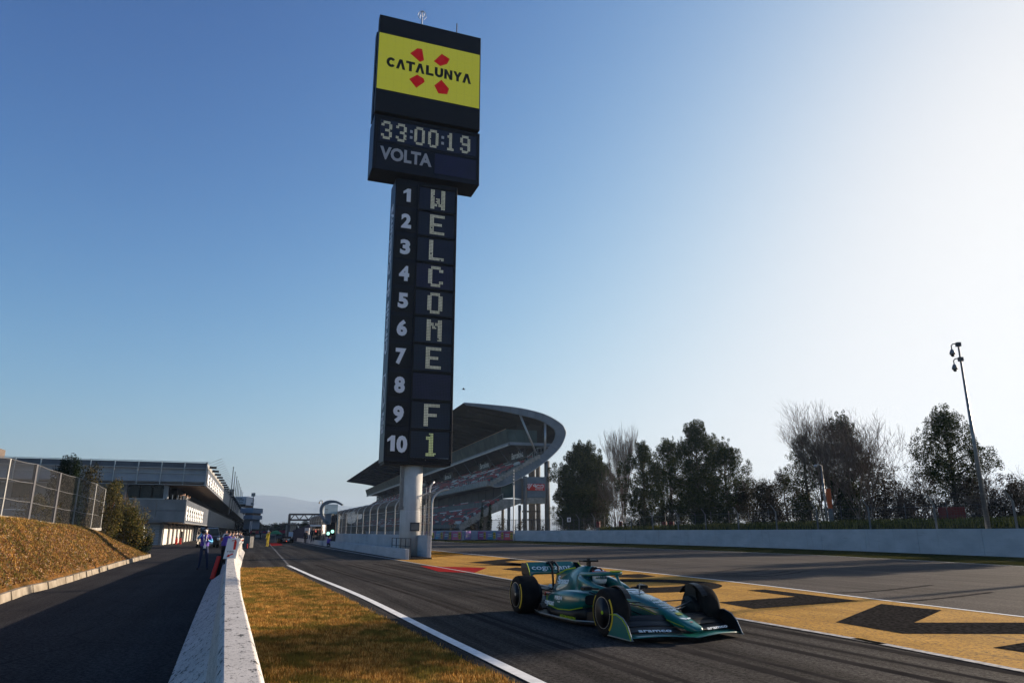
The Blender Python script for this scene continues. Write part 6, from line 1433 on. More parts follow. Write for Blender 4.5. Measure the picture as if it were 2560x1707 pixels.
# ================================================================== PEOPLE
def person(label, loc, rz, J, cloth, hscale=1.0, name='person', group=None, sub=1, fingers=False, hair=True, vest=None, cap=None):
    """one skinned figure; J overrides joints (x right, y ahead is -y, z up); cloth: material per zone"""
    P = {'pel':(0,0,.95),'spi':(0,.01,1.12),'che':(0,.01,1.32),'nec':(0,.0,1.50),'hd0':(0,-.02,1.60),'hd1':(0,-.02,1.70),
         'shl':(.17,.01,1.42),'ell':(.25,.03,1.15),'wrl':(.24,-.08,.92),'hal':(.23,-.12,.83),
         'shr':(-.17,.01,1.42),'elr':(-.25,.03,1.15),'wrr':(-.24,-.08,.92),'har':(-.23,-.12,.83),
         'hil':(.09,0,.90),'knl':(.11,-.02,.50),'anl':(.12,.02,.09),'tol':(.14,-.15,.045),
         'hir':(-.09,0,.90),'knr':(-.11,-.02,.50),'anr':(-.12,.02,.09),'tor':(-.14,-.15,.045)}
    P.update(J or {})
    rad = {'pel':.135,'spi':.125,'che':.145,'nec':.06,'hd0':.085,'hd1':.085,'shl':.075,'ell':.050,'wrl':.034,'hal':.04,'hil':.095,'knl':.062,'anl':.045,'tol':.04}
    for k in list(rad):
        if k.endswith('l') and k[:-1]+'r' in P: rad[k[:-1]+'r'] = rad[k]
    keys = list(P); E_ = [('pel','spi'),('spi','che'),('che','nec'),('nec','hd0'),('hd0','hd1'),('che','shl'),('shl','ell'),('ell','wrl'),('wrl','hal'),('che','shr'),('shr','elr'),('elr','wrr'),('wrr','har'),
        ('pel','hil'),('hil','knl'),('knl','anl'),('anl','tol'),('pel','hir'),('hir','knr'),('knr','anr'),('anr','tor')]
    me = bpy.data.meshes.new('t'); me.from_pydata([P[k] for k in keys], [(keys.index(a), keys.index(b)) for a, b in E_], [])
    o = bpy.data.objects.new('t', me); col.objects.link(o); o.modifiers.new('s', 'SKIN')
    for i, k in enumerate(keys): me.skin_vertices[0].data[i].radius = (rad[k], rad[k]*(0.8 if k in ('pel','spi','che') else 1)); me.skin_vertices[0].data[i].use_root = (k == 'pel')
    if sub: s = o.modifiers.new('u', 'SUBSURF'); s.levels = sub; s.render_levels = sub
    dg = bpy.context.evaluated_depsgraph_get(); m2 = bpy.data.meshes.new_from_object(o.evaluated_get(dg)); bpy.data.objects.remove(o); bpy.data.meshes.remove(me)
    zone = {'hd':'skin','ne':'skin','ha':'skin','wr':'sleeve','el':'sleeve','sh':'top','ch':'top','sp':'top','pe':'legs','hi':'legs','kn':'legs','an':'legs','to':'shoes'}
    names = []; m2.materials.clear()
    for z_ in ('skin','top','sleeve','legs','shoes'): names.append(z_); m2.materials.append(M[cloth.get(z_, 'dark_cloth')] if z_ != 'skin' else M['skin'])
    pv = {k: Vector(v_) for k, v_ in P.items()}
    for f in m2.polygons:
        c = f.center; k = min(pv, key=lambda q: (pv[q]-c).length-rad[q]*0.6); f.material_index = names.index(zone[k[:2]]); f.use_smooth = True
    t = thing(name, label, 'person', loc, rz, group); t.scale = (hscale,)*3
    m2.name = 'body'; bo_ = bpy.data.objects.new('body', m2); col.objects.link(bo_); bo_.parent = t
    h = pv['hd0'].lerp(pv['hd1'], 0.6); up = (pv['hd1']-pv['hd0']).normalized()
    fw = Vector((0,-1,0)); fw = (fw-up*fw.dot(up)).normalized() if abs(fw.dot(up)) < .95 else Vector((0,0,-1)); sd = up.cross(fw)
    if hair:
        b = MB(); secs = []
        for k in range(6):
            a_ = -0.15+k*0.32; rr = 0.108*math.cos(a_); secs.append([tuple(h+up*(0.108*math.sin(a_)+0.01)-fw*0.018+sd*rr*0.92*math.cos(q)+fw*rr*math.sin(q)*(1 if math.sin(q) < 0 else .8)) for q in [2*math.pi*j/12 for j in range(12)]])
        b.loft(secs); b.build('hair' if cap is None else 'cap', M['hair'] if cap is None else M[cap], t, local=True, smooth=True)
    b = MB(); b.tube([tuple(h+fw*0.09+up*0.015), tuple(h+fw*0.118-up*0.015), tuple(h+fw*0.10-up*0.03)], [0.008, 0.014, 0.008], 5)
    for s_ in (-1, 1): b.tube([tuple(h+sd*s_*0.088+up*0.02), tuple(h+sd*s_*0.095-up*0.03)], 0.014, 5)
    b.build('face', M['skin'], t, local=True)
    if fingers:
        for q, wq in (('hal','wrl'),('har','wrr')):
            d = (pv[q]-pv[wq]).normalized(); s1 = d.cross(Vector((0,0,1))).normalized(); b = MB()
            for j, L_ in enumerate((.062,.072,.068,.055)):
                base = pv[q]+s1*(j-1.5)*0.019; b.tube([tuple(base), tuple(base+d*L_*.6), tuple(base+d*L_*.8-Vector((0,0,L_*.5)))], [0.009,0.008,0.006], 5)
            b.tube([tuple(pv[q]-s1*.03-d*.02), tuple(pv[q]-s1*.055+d*.02), tuple(pv[q]-s1*.045+d*.05)], [.011,.009,.007], 5)
            b.build('fingers', M['skin'], t, local=True)
    if vest:
        b = MB(); c, s_, pe = pv['che'], pv['spi'], pv['pel']
        def ringv(p, rx, ry): return [tuple(p+Vector((rx*math.cos(q), ry*math.sin(q), 0))) for q in [2*math.pi*j/14 for j in range(14)]]
        b.loft([ringv(pe+Vector((0,0,.04)), .175, .145), ringv(s_, .175, .145), ringv(c, .205, .155), ringv(c+Vector((0,0,.10)), .19, .14), ringv(c+Vector((0,0,.15)), .12, .10)], caps=False)
        b.build('vest', M[vest], t, local=True, smooth=True)
    return t
STAND = {}
# photographer on the service road
g_ = G(505, 1424); ph = person('photographer in purple vest and light blue sleeves standing on the service road', (g_.x, g_.y, 0), R(18),
    {'shl':(.18,.0,1.40),'ell':(.30,-.10,1.16),'wrl':(.16,-.30,1.22),'hal':(.12,-.36,1.28),'shr':(-.18,0,1.40),'elr':(-.30,-.12,1.30),'wrr':(-.14,-.30,1.50),'har':(-.08,-.33,1.55),'knl':(.15,-.03,.5),'anl':(.19,.04,.09),'tol':(.22,-.13,.045),'anr':(-.15,.02,.09),'tor':(-.2,-.14,.045)},
    {'top':'purple','sleeve':'light_blue','legs':'jeans','shoes':'dark_cloth'}, 1.03, fingers=True, vest='purple', cap='dark_cloth', sub=2)
b = MB(); b.box(-0.13, 0.02, -0.42, -0.30, 1.58, 1.68); b.lathe([(0.05,0),(0.055,-0.22),(0.065,-0.24),(0.02,-0.25)], (-0.055,-0.42,1.63), 12, 'y'); cm = thing('camera', 'black camera with a long lens held up by the photographer on the service road', 'camera', (g_.x, g_.y, 0), R(18)); b.build('camera_body', M['black'], cm, local=True)
b = MB(); b.tube([(-0.06,-.13,1.46),(-0.03,-.17,1.2),(0.02,-.17,1.02)], 0.012, 4); b.tube([(0.07,-.13,1.46),(0.05,-.17,1.2),(0.02,-.17,1.02)], 0.012, 4); b.box(-0.03,0.07,-.19,-.175,0.90,1.02); ln_ = b.build('lanyard', M['white'], ph, local=True)
b = MB(); b.lathe([(0.02,.0),(0.055,0.02),(0.075,0.055)], (0,-.135,1.615), 10, 'y'); b.build('face_mask', M['white'], ph, local=True, smooth=True)
# marshal-side photographers leaning on the barrier
def leaner(px, py, label, rz, cl, k, hs=1.0, vest=None, legs='dark_cloth'):
    q = G(px, py); return person(label, (q.x, q.y, 0), rz, {'che':(0,-.10,1.28),'nec':(0,-.17,1.44),'hd0':(0,-.22,1.52),'hd1':(0,-.24,1.62),'shl':(.17,-.12,1.38),'shr':(-.17,-.12,1.38),'ell':(.24,-.30,1.20),'wrl':(.10,-.46,1.34),'hal':(.05,-.48,1.40),'elr':(-.24,-.30,1.20),'wrr':(-.10,-.46,1.36),'har':(-.04,-.48,1.42)},
        {'top':cl,'sleeve':cl,'legs':legs,'shoes':'dark_cloth'}, hs, vest=vest, fingers=k == 0)
leaner(556, 1417, 'photographer in purple vest bent over the barrier just left of the fire board', R(150), 'purple', 0, 1.0, 'purple')
leaner(568, 1404, 'photographer in a grey top behind the barrier above the fire board', R(150), 'grey_cloth', 1)
leaner(578, 1396, 'dark-haired photographer in a dark coat between the others behind the barrier', R(160), 'dark_cloth', 2)
leaner(588, 1390, 'photographer in navy jacket right of the fire board behind the barrier', R(170), 'jeans', 3)
leaner(594, 1384, 'photographer in black farthest along the barrier', R(170), 'dark_cloth', 4, 0.97)
# marshal in yellow overalls
q = G(668, 1365.5); person('marshal in yellow overalls and white helmet in the far pit lane, arm raised', (q.x, q.y, 0), R(-30), {'shl':(.17,0,1.42),'ell':(.34,-.12,1.42),'wrl':(.5,-.2,1.55),'hal':(.56,-.22,1.6)},
    {'top':'yellow_cloth','sleeve':'yellow_cloth','legs':'yellow_cloth','shoes':'yellow_cloth'}, 1.0, cap='white')
# crouching photographer at the low wall
q = G(821, 1366.5); person('crouching photographer in purple beside the low wall under the green lamps', (q.x, q.y-0.2, 0), R(150),
    {'pel':(0,.05,.38),'spi':(0,0,.55),'che':(0,-.08,.75),'nec':(0,-.12,.92),'hd0':(0,-.15,1.0),'hd1':(0,-.16,1.1),'shl':(.17,-.08,.85),'shr':(-.17,-.08,.85),'ell':(.24,-.25,.62),'wrl':(.1,-.4,.8),'hal':(.06,-.42,.88),'elr':(-.24,-.25,.62),'wrr':(-.1,-.4,.8),'har':(-.05,-.42,.88),
     'hil':(.1,.03,.36),'knl':(.18,-.28,.45),'anl':(.17,.02,.09),'tol':(.19,-.14,.045),'hir':(-.1,.03,.36),'knr':(-.18,-.3,.10),'anr':(-.16,.1,.09),'tor':(-.16,.25,.045)}, {'top':'purple','sleeve':'dark_cloth','legs':'dark_cloth'}, 1.0, vest='purple')
# small figures: two sources, then copies
src = [person('x', (0,0,0), 0, {}, {'top':'dark_cloth','sleeve':'dark_cloth','legs':'dark_cloth'}, sub=0), person('x', (0,0,0), 0, {'ell':(.28,-.1,1.18),'wrl':(.16,-.3,1.3),'hal':(.1,-.32,1.38)}, {'top':'grey_cloth','sleeve':'grey_cloth','legs':'jeans'}, sub=0),
       person('x', (0,0,0), 0, {'elr':(-.3,-.05,1.2),'wrr':(-.2,-.2,1.1)}, {'top':'red_cloth','sleeve':'dark_cloth','legs':'dark_cloth'}, sub=0)]
used = [False]*3
def small(i, loc, rz, label, group):
    o = src[i] if not used[i] else copy_tree(src[i]); used[i] = True
    o.location = loc; o.rotation_euler = (0, 0, rz); o['label'] = label; o['group'] = group; return o
random.seed(17)
where = ('first from the corner','second from the corner','third from the corner','fourth from the corner','fifth from the corner','sixth from the corner','seventh from the corner','eighth from the corner','ninth from the corner')
for k in range(9):
    v_ = vlow-0.5-(k % 3)*0.35; s_ = 0.2+k*1.3; pt = BG+VB*v_+UB*s_; small(1 if k in (1, 3, 5) else (k*2) % 3 if k > 5 else 0, (pt.x, pt.y, zl1-0.95), R(70+k*9), 'spectator on the pit building balcony, '+where[k], 'spectators on the balcony')
for k, (px, py, Y) in enumerate(((782,1350,101),(788,1351,103),(794,1350,102),(799,1351,103),(803,1350,102),(765,1352,112),(768,1351,113))):
    q = at(px, 1328, Y); small((0,2,0,0,2,0,1)[k], (q.x, Y, 0.35 if k < 5 else 0.0), R(200+30*k), 'team member at the pit wall stand, '+where[k].replace('corner', 'left') if k < 5 else 'team member by the dark canopy, '+('left','right')[k-5]+' one', 'team members on the pit wall')
for k, px in enumerate((632, 634.5, 637, 652)):
    q = at(px, 1328, 150); small(0, (q.x, 150, 0), R(40*k), ('figure far down the pit lane, left of a close trio','figure far down the pit lane, middle of a close trio','figure far down the pit lane, right of a close trio','lone figure walking far down the pit lane')[k], 'figures far down the pit lane')
for k in range(4):
    q = G(528+k*6, 1366-k*3); small((2,0,1,0)[k], (q.x, q.y+4, 0), R(30*k), ('person standing right behind the black van','second person behind the black van','third person behind the black van','person nearest the course car')[k], 'people behind the van')
# ================================================================== RACING CAR
M['car_green'] = mat('car_green', (0.0, 0.125, 0.102), 0.28, 0.0, coat=0.6, spec=0.35, c2=(0.0, 0.095, 0.090), scale=2)
M['car_black'] = mat('car_black', (0.007, 0.008, 0.009), 0.45, spec=0.25)
M['car_lime'] = mat('car_lime', (0.38, 0.50, 0.015), 0.6)
M['tyre_yellow'] = mat('tyre_yellow', (0.55, 0.40, 0.02), 0.6)
M['car_white'] = mat('car_white', (0.75, 0.80, 0.80), 0.4)
M['car_silver'] = mat('car_silver', (0.30, 0.33, 0.33), 0.35, 0.7)
M['visor'] = mat('visor', (0.05, 0.10, 0.12), 0.1, 0.5)
F_, R_ = G(1508, 1592), G(1289, 1532.6); hd = (F_-R_).normalized(); lf = Vector((-hd.y, hd.x, 0)); KS = (F_-R_).length/3.6*CARK
cc = (F_+R_)/2+lf*1.0*KS
car = thing('racing_car', 'dark green single-seater racing car with lime trim driving towards the camera', 'racing car', cc, math.atan2(hd.y, hd.x)+R(CARR))
car.scale = (KS, KS, KS)
def B(name, m, b, parent=None, **k): return b.build(name, m, parent or car, local=True, **k)
def rsec(x, hw, zb, zt, e=0.35, n=12, yc=0.0, skew=0.0, topw=None):
    out = []; topw = topw if topw is not None else hw
    for k in range(n):
        t = 2*math.pi*(k+0.5)/n; c, s_ = math.cos(t), math.sin(t); c = math.copysign(abs(c)**e, c); s_ = math.copysign(abs(s_)**e, s_)
        w_ = hw+(topw-hw)*(s_+1)/2; out.append((x+skew*(s_+1)/2, yc+c*w_, (zb+zt)/2+s_*(zt-zb)/2))
    return out
# tub and nose
b = MB(); b.loft([rsec(*a) for a in ((2.92,.055,.155,.20,.6),(2.84,.10,.15,.235,.5),(2.6,.125,.17,.30,.4),(2.2,.145,.20,.405,.4),(1.8,.17,.22,.50,.4),(1.4,.205,.22,.565,.4),(1.0,.25,.19,.60,.4),(0.7,.29,.14,.605,.4),(0.48,.31,.12,.60,.4))])
B('nose', M['car_green'], b, smooth=True)
b = MB(); b.loft([rsec(*a) for a in ((0.5,.31,.10,.58,.4),(0.1,.36,.08,.55,.4),(-0.3,.36,.08,.57,.4),(-0.5,.34,.08,.60,.4))]); B('tub', M['car_green'], b, smooth=True)
for s_ in (-1, 1):      # cockpit sides
    b = MB(); b.loft([rsec(*a, yc=s_*c) for a, c in (((0.62,.035,.50,.61,.6),.22),((0.3,.06,.46,.66,.5),.28),((0.0,.075,.46,.72,.5),.29),((-0.32,.09,.46,.78,.5),.25),((-0.5,.08,.46,.80,.5),.20))]); B('cockpit_side', M['car_green'], b, smooth=True)
b = MB(); b.loft([rsec(0.45,.20,.40,.585), rsec(-0.35,.22,.40,.60)]); B('cockpit_opening', M['car_black'], b)
# engine cover with intake
b = MB(); b.loft([rsec(*a[:5], topw=a[5]) for a in ((-0.36,.24,.45,.93,.6,.115),(-0.55,.30,.40,.955,.55,.12),(-0.8,.33,.36,.93,.55,.10),(-1.1,.30,.32,.86,.55,.06),(-1.45,.24,.28,.75,.55,.035),(-1.8,.17,.26,.62,.55,.02),(-2.1,.10,.26,.48,.5,.015))]); ec = B('engine_cover', M['car_green'], b, smooth=True)
b = MB(); b.lathe([(0.105,0.0),(0.115,0.03),(0.105,0.05)], (-0.345,0,0.84), 20, 'x', caps=False); B('intake_rim', M['car_green'], b, ec, smooth=True)
b = MB(); b.lathe([(0.098,0.0),(0.097,0.04)], (-0.36,0,0.84), 20, 'x'); B('air_intake', M['black'], b, ec)
b = MB(); b.prism([(-0.75,0.90),(-1.3,0.86),(-1.95,0.70),(-2.02,0.60),(-2.0,0.45),(-1.2,0.6)], -0.006, 0.006); B('fin', M['car_green'], b)
b = MB(); b.tube([(-1.1,0,0.885),(-1.5,0,0.835),(-1.98,0,0.705)], 0.014, 5); B('fin_edge', M['car_lime'], b)
# sidepods
for s_ in (-1, 1):
    b = MB(); b.loft([rsec(*a[:5], yc=s_*a[5]) for a in ((0.50,.19,.30,.545,.5,.47),(0.2,.25,.20,.575,.45,.50),(-0.3,.26,.15,.555,.45,.50),(-0.8,.24,.13,.49,.45,.46),(-1.3,.19,.12,.40,.5,.36),(-1.75,.10,.12,.30,.5,.24))]); sp = B('sidepod', M['car_green'], b, smooth=True, sub=1)
    b = MB(); b.loft([rsec(0.515,.165,.34,.51,.5,yc=s_*.47), rsec(0.48,.15,.35,.50,.5,yc=s_*.47)]); B('side_intake', M['black'], b, sp)
    b = MB(); b.loft([rsec(*a[:5], yc=s_*a[5]) for a in ((0.46,.17,.08,.30,.5,.45),(0.1,.235,.06,.24,.5,.50),(-0.4,.245,.06,.21,.5,.505),(-0.9,.22,.06,.19,.5,.46),(-1.4,.15,.06,.17,.5,.34))]); B('sidepod_undercut', M['car_black'], b, sp, smooth=True)
    b = MB(); b.tube([(0.45,s_*.655,.30),(0.15,s_*.765,.235),(-0.3,s_*.775,.215),(-0.8,s_*.72,.24),(-1.25,s_*.56,.30),(-1.5,s_*.44,.36)], 0.008, 5); B('lime_line', M['car_lime'], b, sp, smooth=True)
    b = MB(); b.tube([(0.9,s_*.30,.545),(1.3,s_*.222,.46),(1.8,s_*.185,.36),(2.3,s_*.155,.27),(2.7,s_*.125,.21)], 0.005, 5); B('lime_line', M['car_lime'], b, smooth=True)
# floor
b = MB(); fo = [(1.05,.30),(0.9,.52),(0.45,.78),(-0.2,.80),(-1.0,.80),(-1.45,.74),(-1.6,.52),(-2.3,.50)]; b.prism([(x, y) for x, y in fo]+[(x, -y) for x, y in reversed(fo)], 0.045, 0.065, 'z'); fl_ = B('floor', M['car_black'], b)
for s_ in (-1, 1):
    b = MB(); b.tube([(0.9,s_*.52,.10),(0.45,s_*.79,.09),(-0.2,s_*.81,.085),(-1.0,s_*.81,.085),(-1.4,s_*.75,.10)], 0.012, 5); B('floor_edge', M['car_silver'], b, fl_, smooth=True)
    for k in range(3): b = MB(); b.prism([(1.0-k*.1,.07),(0.6-k*.1,.07),(0.62-k*.1,.22),(0.95-k*.1,.25)], s_*(.36+k*.11)-.006, s_*(.36+k*.11)+.006); B('floor_fence', M['car_black'], b, fl_)
    b = MB(); b.prism([(-1.55,.06),(-2.3,.06),(-2.45,.30),(-1.9,.30)], s_*.50-.008, s_*.50+.008); B('diffuser_fence', M['car_black'], b, fl_)
b = MB(); b.prism([(-1.7,.07),(-2.4,.24),(-2.4,.27),(-1.7,.10)], -.49, .49); B('diffuser', M['car_black'], b, fl_)
b = MB(); b.loft([rsec(-1.7,.12,.12,.42), rsec(-2.2,.07,.22,.34), rsec(-2.45,.045,.26,.33)]); B('gearbox', M['car_black'], b, smooth=True)
b = MB(); b.tube([(-1.9,0,.44),(-2.3,0,.45)], .055, 12); B('exhaust', M['car_silver'], b)
# halo
hp = smooth_line([Vector(p) for p in ((-.48,-.19,.80),(-.2,-.24,.81),(.15,-.235,.835),(.42,-.15,.85),(.53,0,.855),(.42,.15,.85),(.15,.235,.835),(-.2,.24,.81),(-.48,.19,.80))], 4)
b = MB(); b.tube([tuple(p) for p in hp], .036, 10); ha = B('halo', M['car_green'], b, smooth=True)
b = MB(); b.tube([(.52,0,.85),(.60,0,.74),(.78,0,.585)], [.032,.022,.024], 8); B('halo_strut', M['car_green'], b, ha, smooth=True)
b = MB(); b.box(.47, .57, -.10, .10, .885, .90); B('halo_flap', M['car_lime'], b, ha)
# camera pod, mirrors, pitot
b = MB(); b.bar((-.52,0,.93), (-.52,0,1.03), .05, .09); b.box(-.60, -.44, -.17, .17, 1.02, 1.055); b.box(-.56, -.50, -.02, .02, 1.055, 1.085); B('camera_pod', M['car_black'], b)
for s_ in (-1, 1):
    b = MB(); b.loft([rsec(.52,.085,.585,.645,.5,yc=s_*.57), rsec(.42,.10,.575,.655,.5,yc=s_*.57)]); mi = B('mirror', M['car_black'], b); b = MB(); b.bar((.46,s_*.33,.60), (.46,s_*.50,.61), .02, .03); b.bar((.46,s_*.52,.55), (.5,s_*.36,.50), .02); B('mirror_stalk', M['car_black'], b, mi)
    b = MB(); b.box(.405, .418, s_*.57-.075, s_*.57+.075, .59, .645); B('mirror_glass', M['car_silver'], b, mi)
b = MB(); b.bar((1.28,0,.57), (1.30,0,.73), .014, .02); b.bar((1.30,0,.73), (1.40,0,.73), .012); B('pitot_tube', M['car_silver'], b)
# front wing
def elem(x0, chord, z0, ang, m, name, y0, y1, droop=0.0, tx=0.0):
    N = 16; secs = []
    for i in range(N+1):
        y = y0+(y1-y0)*i/N; f = abs(y)/0.98; xo = x0-0.26*f**1.6+tx*f; zo = z0+0.03*math.sin(f*math.pi)+droop*f; c, s_ = math.cos(ang*(0.75+.25*math.sin(math.pi*f))), math.sin(ang); q = []
        for (u, v_) in ((0,0),(0.25,0.006),(0.6,0.0),(1.0,0.004),(1.0,0.0),(0.6,-0.012),(0.25,-0.012)): q.append((xo-chord*(u*c)+chord*v_*s_*2, y, zo+chord*u*s_+chord*v_*2.2*c))
        secs.append(q)
    b = MB(); b.loft(secs); return B(name, m, b, smooth=True)
fw_ = elem(2.88, .22, .075, .10, M['car_green'], 'wing_element', -.97, .97)
for s_ in (-1, 1):
    a_ = (.10, .97) if s_ > 0 else (-.97, -.10)
    elem(2.655, .17, .110, .32, M['car_black'], 'wing_element', *a_)
    elem(2.485, .16, .172, .45, M['car_black'], 'wing_element', *((.13, .97) if s_ > 0 else (-.97, -.13)), droop=-.01)
    elem(2.335, .14, .240, .62, M['car_black'], 'wing_element', *((.15, .97) if s_ > 0 else (-.97, -.15)), droop=-.03)
    y = s_*.985; pts = [(2.64,.055),(2.60,.12),(2.52,.24),(2.40,.33),(2.22,.375),(2.02,.36),(1.96,.20),(1.96,.055)]
    b = MB(); b.prism(pts, y-.007, y+.007); ep_ = B('endplate', M['car_green'] if s_ < 0 else M['car_black'], b)
    if s_ < 0:
        b = MB(); b.tube([(p[0]-.012, y-.010, p[1]-.008) for p in pts[:6]], .009, 4); B('lime_line', M['car_lime'], b, ep_)
    b = MB(); b.tube([(p[0]+.004, y, p[1]+.004) for p in pts[:7]], .008, 4); B('endplate_edge', M['car_silver'], b, ep_)
    b = MB(); b.box(1.96, 2.64, y-.03, y+.03, .045, .055); B('footplate', M['car_silver'], b, ep_)
# rear wing
b = MB(); secs = []
for i in range(17):
    y = -.60+1.2*i/16; e = max(0, (abs(y)-.42)/.18); dz = -.10*e**2; secs.append([(-2.02,y,.755+dz),(-2.10,y,.715+dz),(-2.25,y,.725+dz),(-2.32,y,.775+dz),(-2.31,y,.785+dz),(-2.22,y,.755+dz),(-2.1,y,.75+dz)])
b.loft(secs); rwm = B('rear_wing_plane', M['car_green'], b, smooth=True)
b = MB(); secs = []
for i in range(17):
    y = -.60+1.2*i/16; e = max(0, (abs(y)-.50)/.10); dz = -.03*e**2; secs.append([(-2.17,y,.765+dz),(-2.19,y,.755+dz),(-2.36,y,.94+dz),(-2.345,y,.955+dz)])
b.loft(secs); rwf = B('rear_wing_flap', M['car_green'], b)
for s_ in (-1, 1):
    b = MB(); secs = []
    for (z, y, x0, x1) in ((.94,.600,-2.16,-2.42),(.85,.615,-2.02,-2.42),(.72,.605,-1.98,-2.40),(.64,.57,-1.99,-2.38),(.55,.53,-2.08,-2.36),(.42,.50,-2.16,-2.36),(.28,.49,-2.2,-2.36)):
        secs.append([(x0, s_*y-.008, z), (x1, s_*y-.008, z), (x1, s_*y+.008, z), (x0, s_*y+.008, z)])
    b.loft(secs); re = B('rear_endplate', M['car_black'], b)
    b = MB(); b.tube([(-2.165,s_*.60,.94),(-2.02,s_*.617,.85),(-1.98,s_*.607,.73),(-1.99,s_*.572,.65),(-1.99,s_*.50,.655)], .009, 5); B('lime_line', M['car_lime'], b, re)
for y in (-.07, .07):
    b = MB(); b.tube([(-2.05,y*.6,.42),(-2.0,y,.62),(-2.04,y,.86),(-2.2,y,.95),(-2.3,y,.93)], .022, 6); B('swan_neck', M['car_black'], b)
b = MB(); b.loft([rsec(-2.18,.03,.80,.98), rsec(-2.38,.03,.84,.97)]); B('flap_actuator', M['car_black'], b)
b = MB(); b.prism([(-2.1,.40),(-2.3,.44),(-2.3,.46),(-2.1,.42)], -.50, .50); B('beam_wing', M['car_black'], b)
b = MB(); b.box(-2.47, -2.44, -.05, .05, .27, .33); B('rain_lamp', M['red'], b)
# wheels
def carwheel(x, s_, w_, front):
    yo = s_*1.0; yi = s_*(1.0-w_); r = .36
    t = bpy.data.objects.new('wheel', None); col.objects.link(t); t.parent = car
    prof = [(.23, 0), (.25, s_*-.0), (.305, s_*.004*-1), (.335, -s_*.012), (.352, -s_*.035), (.36, -s_*.07), (.362, -s_*w_/2), (.36, -s_*(w_-.07)), (.352, -s_*(w_-.035)), (.33, -s_*(w_-.012)), (.30, -s_*w_), (.23, -s_*w_)]
    b = MB(); b.lathe(prof, (x, yo, .36), 56, 'y'); B('tyre', M['tyre'], b, t, smooth=True)
    for a0, a1 in ((-.9, .75), (2.25, 3.9)):
        b = MB(); n = 18; pts = []
        for rr in (.322, .296):
            for k in range(n+1): q = a0+(a1-a0)*k/n; pts.append((x+rr*math.cos(q), yo+s_*(.0045 if rr < .31 else -.0035), .36+rr*math.sin(q)))
        b.add(pts, [(k, k+1, n+2+k, n+1+k) for k in range(n)]); B('sidewall_stripe', M['tyre_yellow'], b, t)
    b = MB(); b.lathe([(.232, .002*s_), (.226, -.004*s_), (.215, -.02*s_), (.12, -.045*s_), (.06, -.04*s_), (.055, -.01*s_), (.035, 0)], (x, yo, .36), 40, 'y'); rm = B('wheel_cover', M['car_black'], b, t, smooth=True)
    b = MB(); b.lathe([(.236, .004*s_), (.228, .004*s_)], (x, yo, .36), 40, 'y', caps=False); B('rim_ring', M['car_silver'], b, t)
    for k in range(6):
        q = k*math.pi/3+.3; b = MB(); b.bar((x+.085*math.cos(q), yo-s_*.03, .36+.085*math.sin(q)), (x+.205*math.cos(q+.12), yo-s_*.018, .36+.205*math.sin(q+.12)), .012, .006, up=(0,1,0)); B('spoke', M['steel'] if k in (1, 2, 4) else M['steel_dark'], b, t)
    b = MB(); b.lathe([(.03, 0), (.028, s_*.02), (.005, s_*.025)], (x, yo-s_*.01, .36), 12, 'y'); B('wheel_nut', M['car_lime'] if front else M['car_silver'], b, t)
    b = MB(); b.lathe([(.20, 0), (.20, -s_*.10), (.08, -s_*.14)], (x, yi, .36), 24, 'y'); B('brake_drum', M['car_black'], b, t)
for s_ in (-1, 1):
    carwheel(1.8, s_, .305, True); carwheel(-1.8, s_, .405, False)
    # wheel-wake winglet over the front tyre
    b = MB(); secs = []
    for k in range(10):
        q = R(35+k*12); secs.append([(1.8+.375*math.cos(q), s_*(.66+.00*k), .36+.375*math.sin(q)), (1.8+.375*math.cos(q), s_*(.76), .36+.385*math.sin(q)), (1.8+.40*math.cos(q), s_*.76, .36+.40*math.sin(q)), (1.8+.395*math.cos(q), s_*.66, .36+.39*math.sin(q))])
    b.loft(secs); b.prism([(1.62,.35),(1.98,.35),(1.94,.66),(1.80,.745),(1.66,.70)], s_*.665-.006, s_*.665+.006); B('wheel_winglet', M['car_black'], b, smooth=False)
    for (x0, z0, x1, z1) in ((2.1,.42,1.84,.50),(1.55,.46,1.78,.50),(2.1,.24,1.84,.22),(1.5,.24,1.76,.22),(1.75,.25,1.8,.46)):
        b = MB(); b.bar((x0, s_*.17, z0), (x1, s_*.72, z1), .045, .014); B('wishbone', M['car_black'], b)
    for (x0, z0, x1, z1) in ((-1.35,.38,-1.76,.50),(-2.0,.38,-1.84,.50),(-1.35,.18,-1.76,.22),(-2.05,.2,-1.84,.22),(-1.9,.30,-1.8,.40)):
        b = MB(); b.bar((x0, s_*.12, z0), (x1, s_*.64, z1), .045, .014); B('wishbone', M['car_black'], b)
# lettering (near side is the car's right, y < 0; it reads from rear to front there)
def ctext(nm, s, o, ax, ay, h, w_, m, parent=None, bold=0.015):
    return text(nm, s, o, ax, ay, h, m, parent or car, w=w_, bold=bold, depth=.004, local=True)
d45 = Vector((.115, 0, .14)).normalized()
ctext('lettering', 'cognizant', (-2.188, 0.0, .807), (0, 1, 0), (-.677, 0, .735), .125, .92, M['car_white'], rwf, .01)
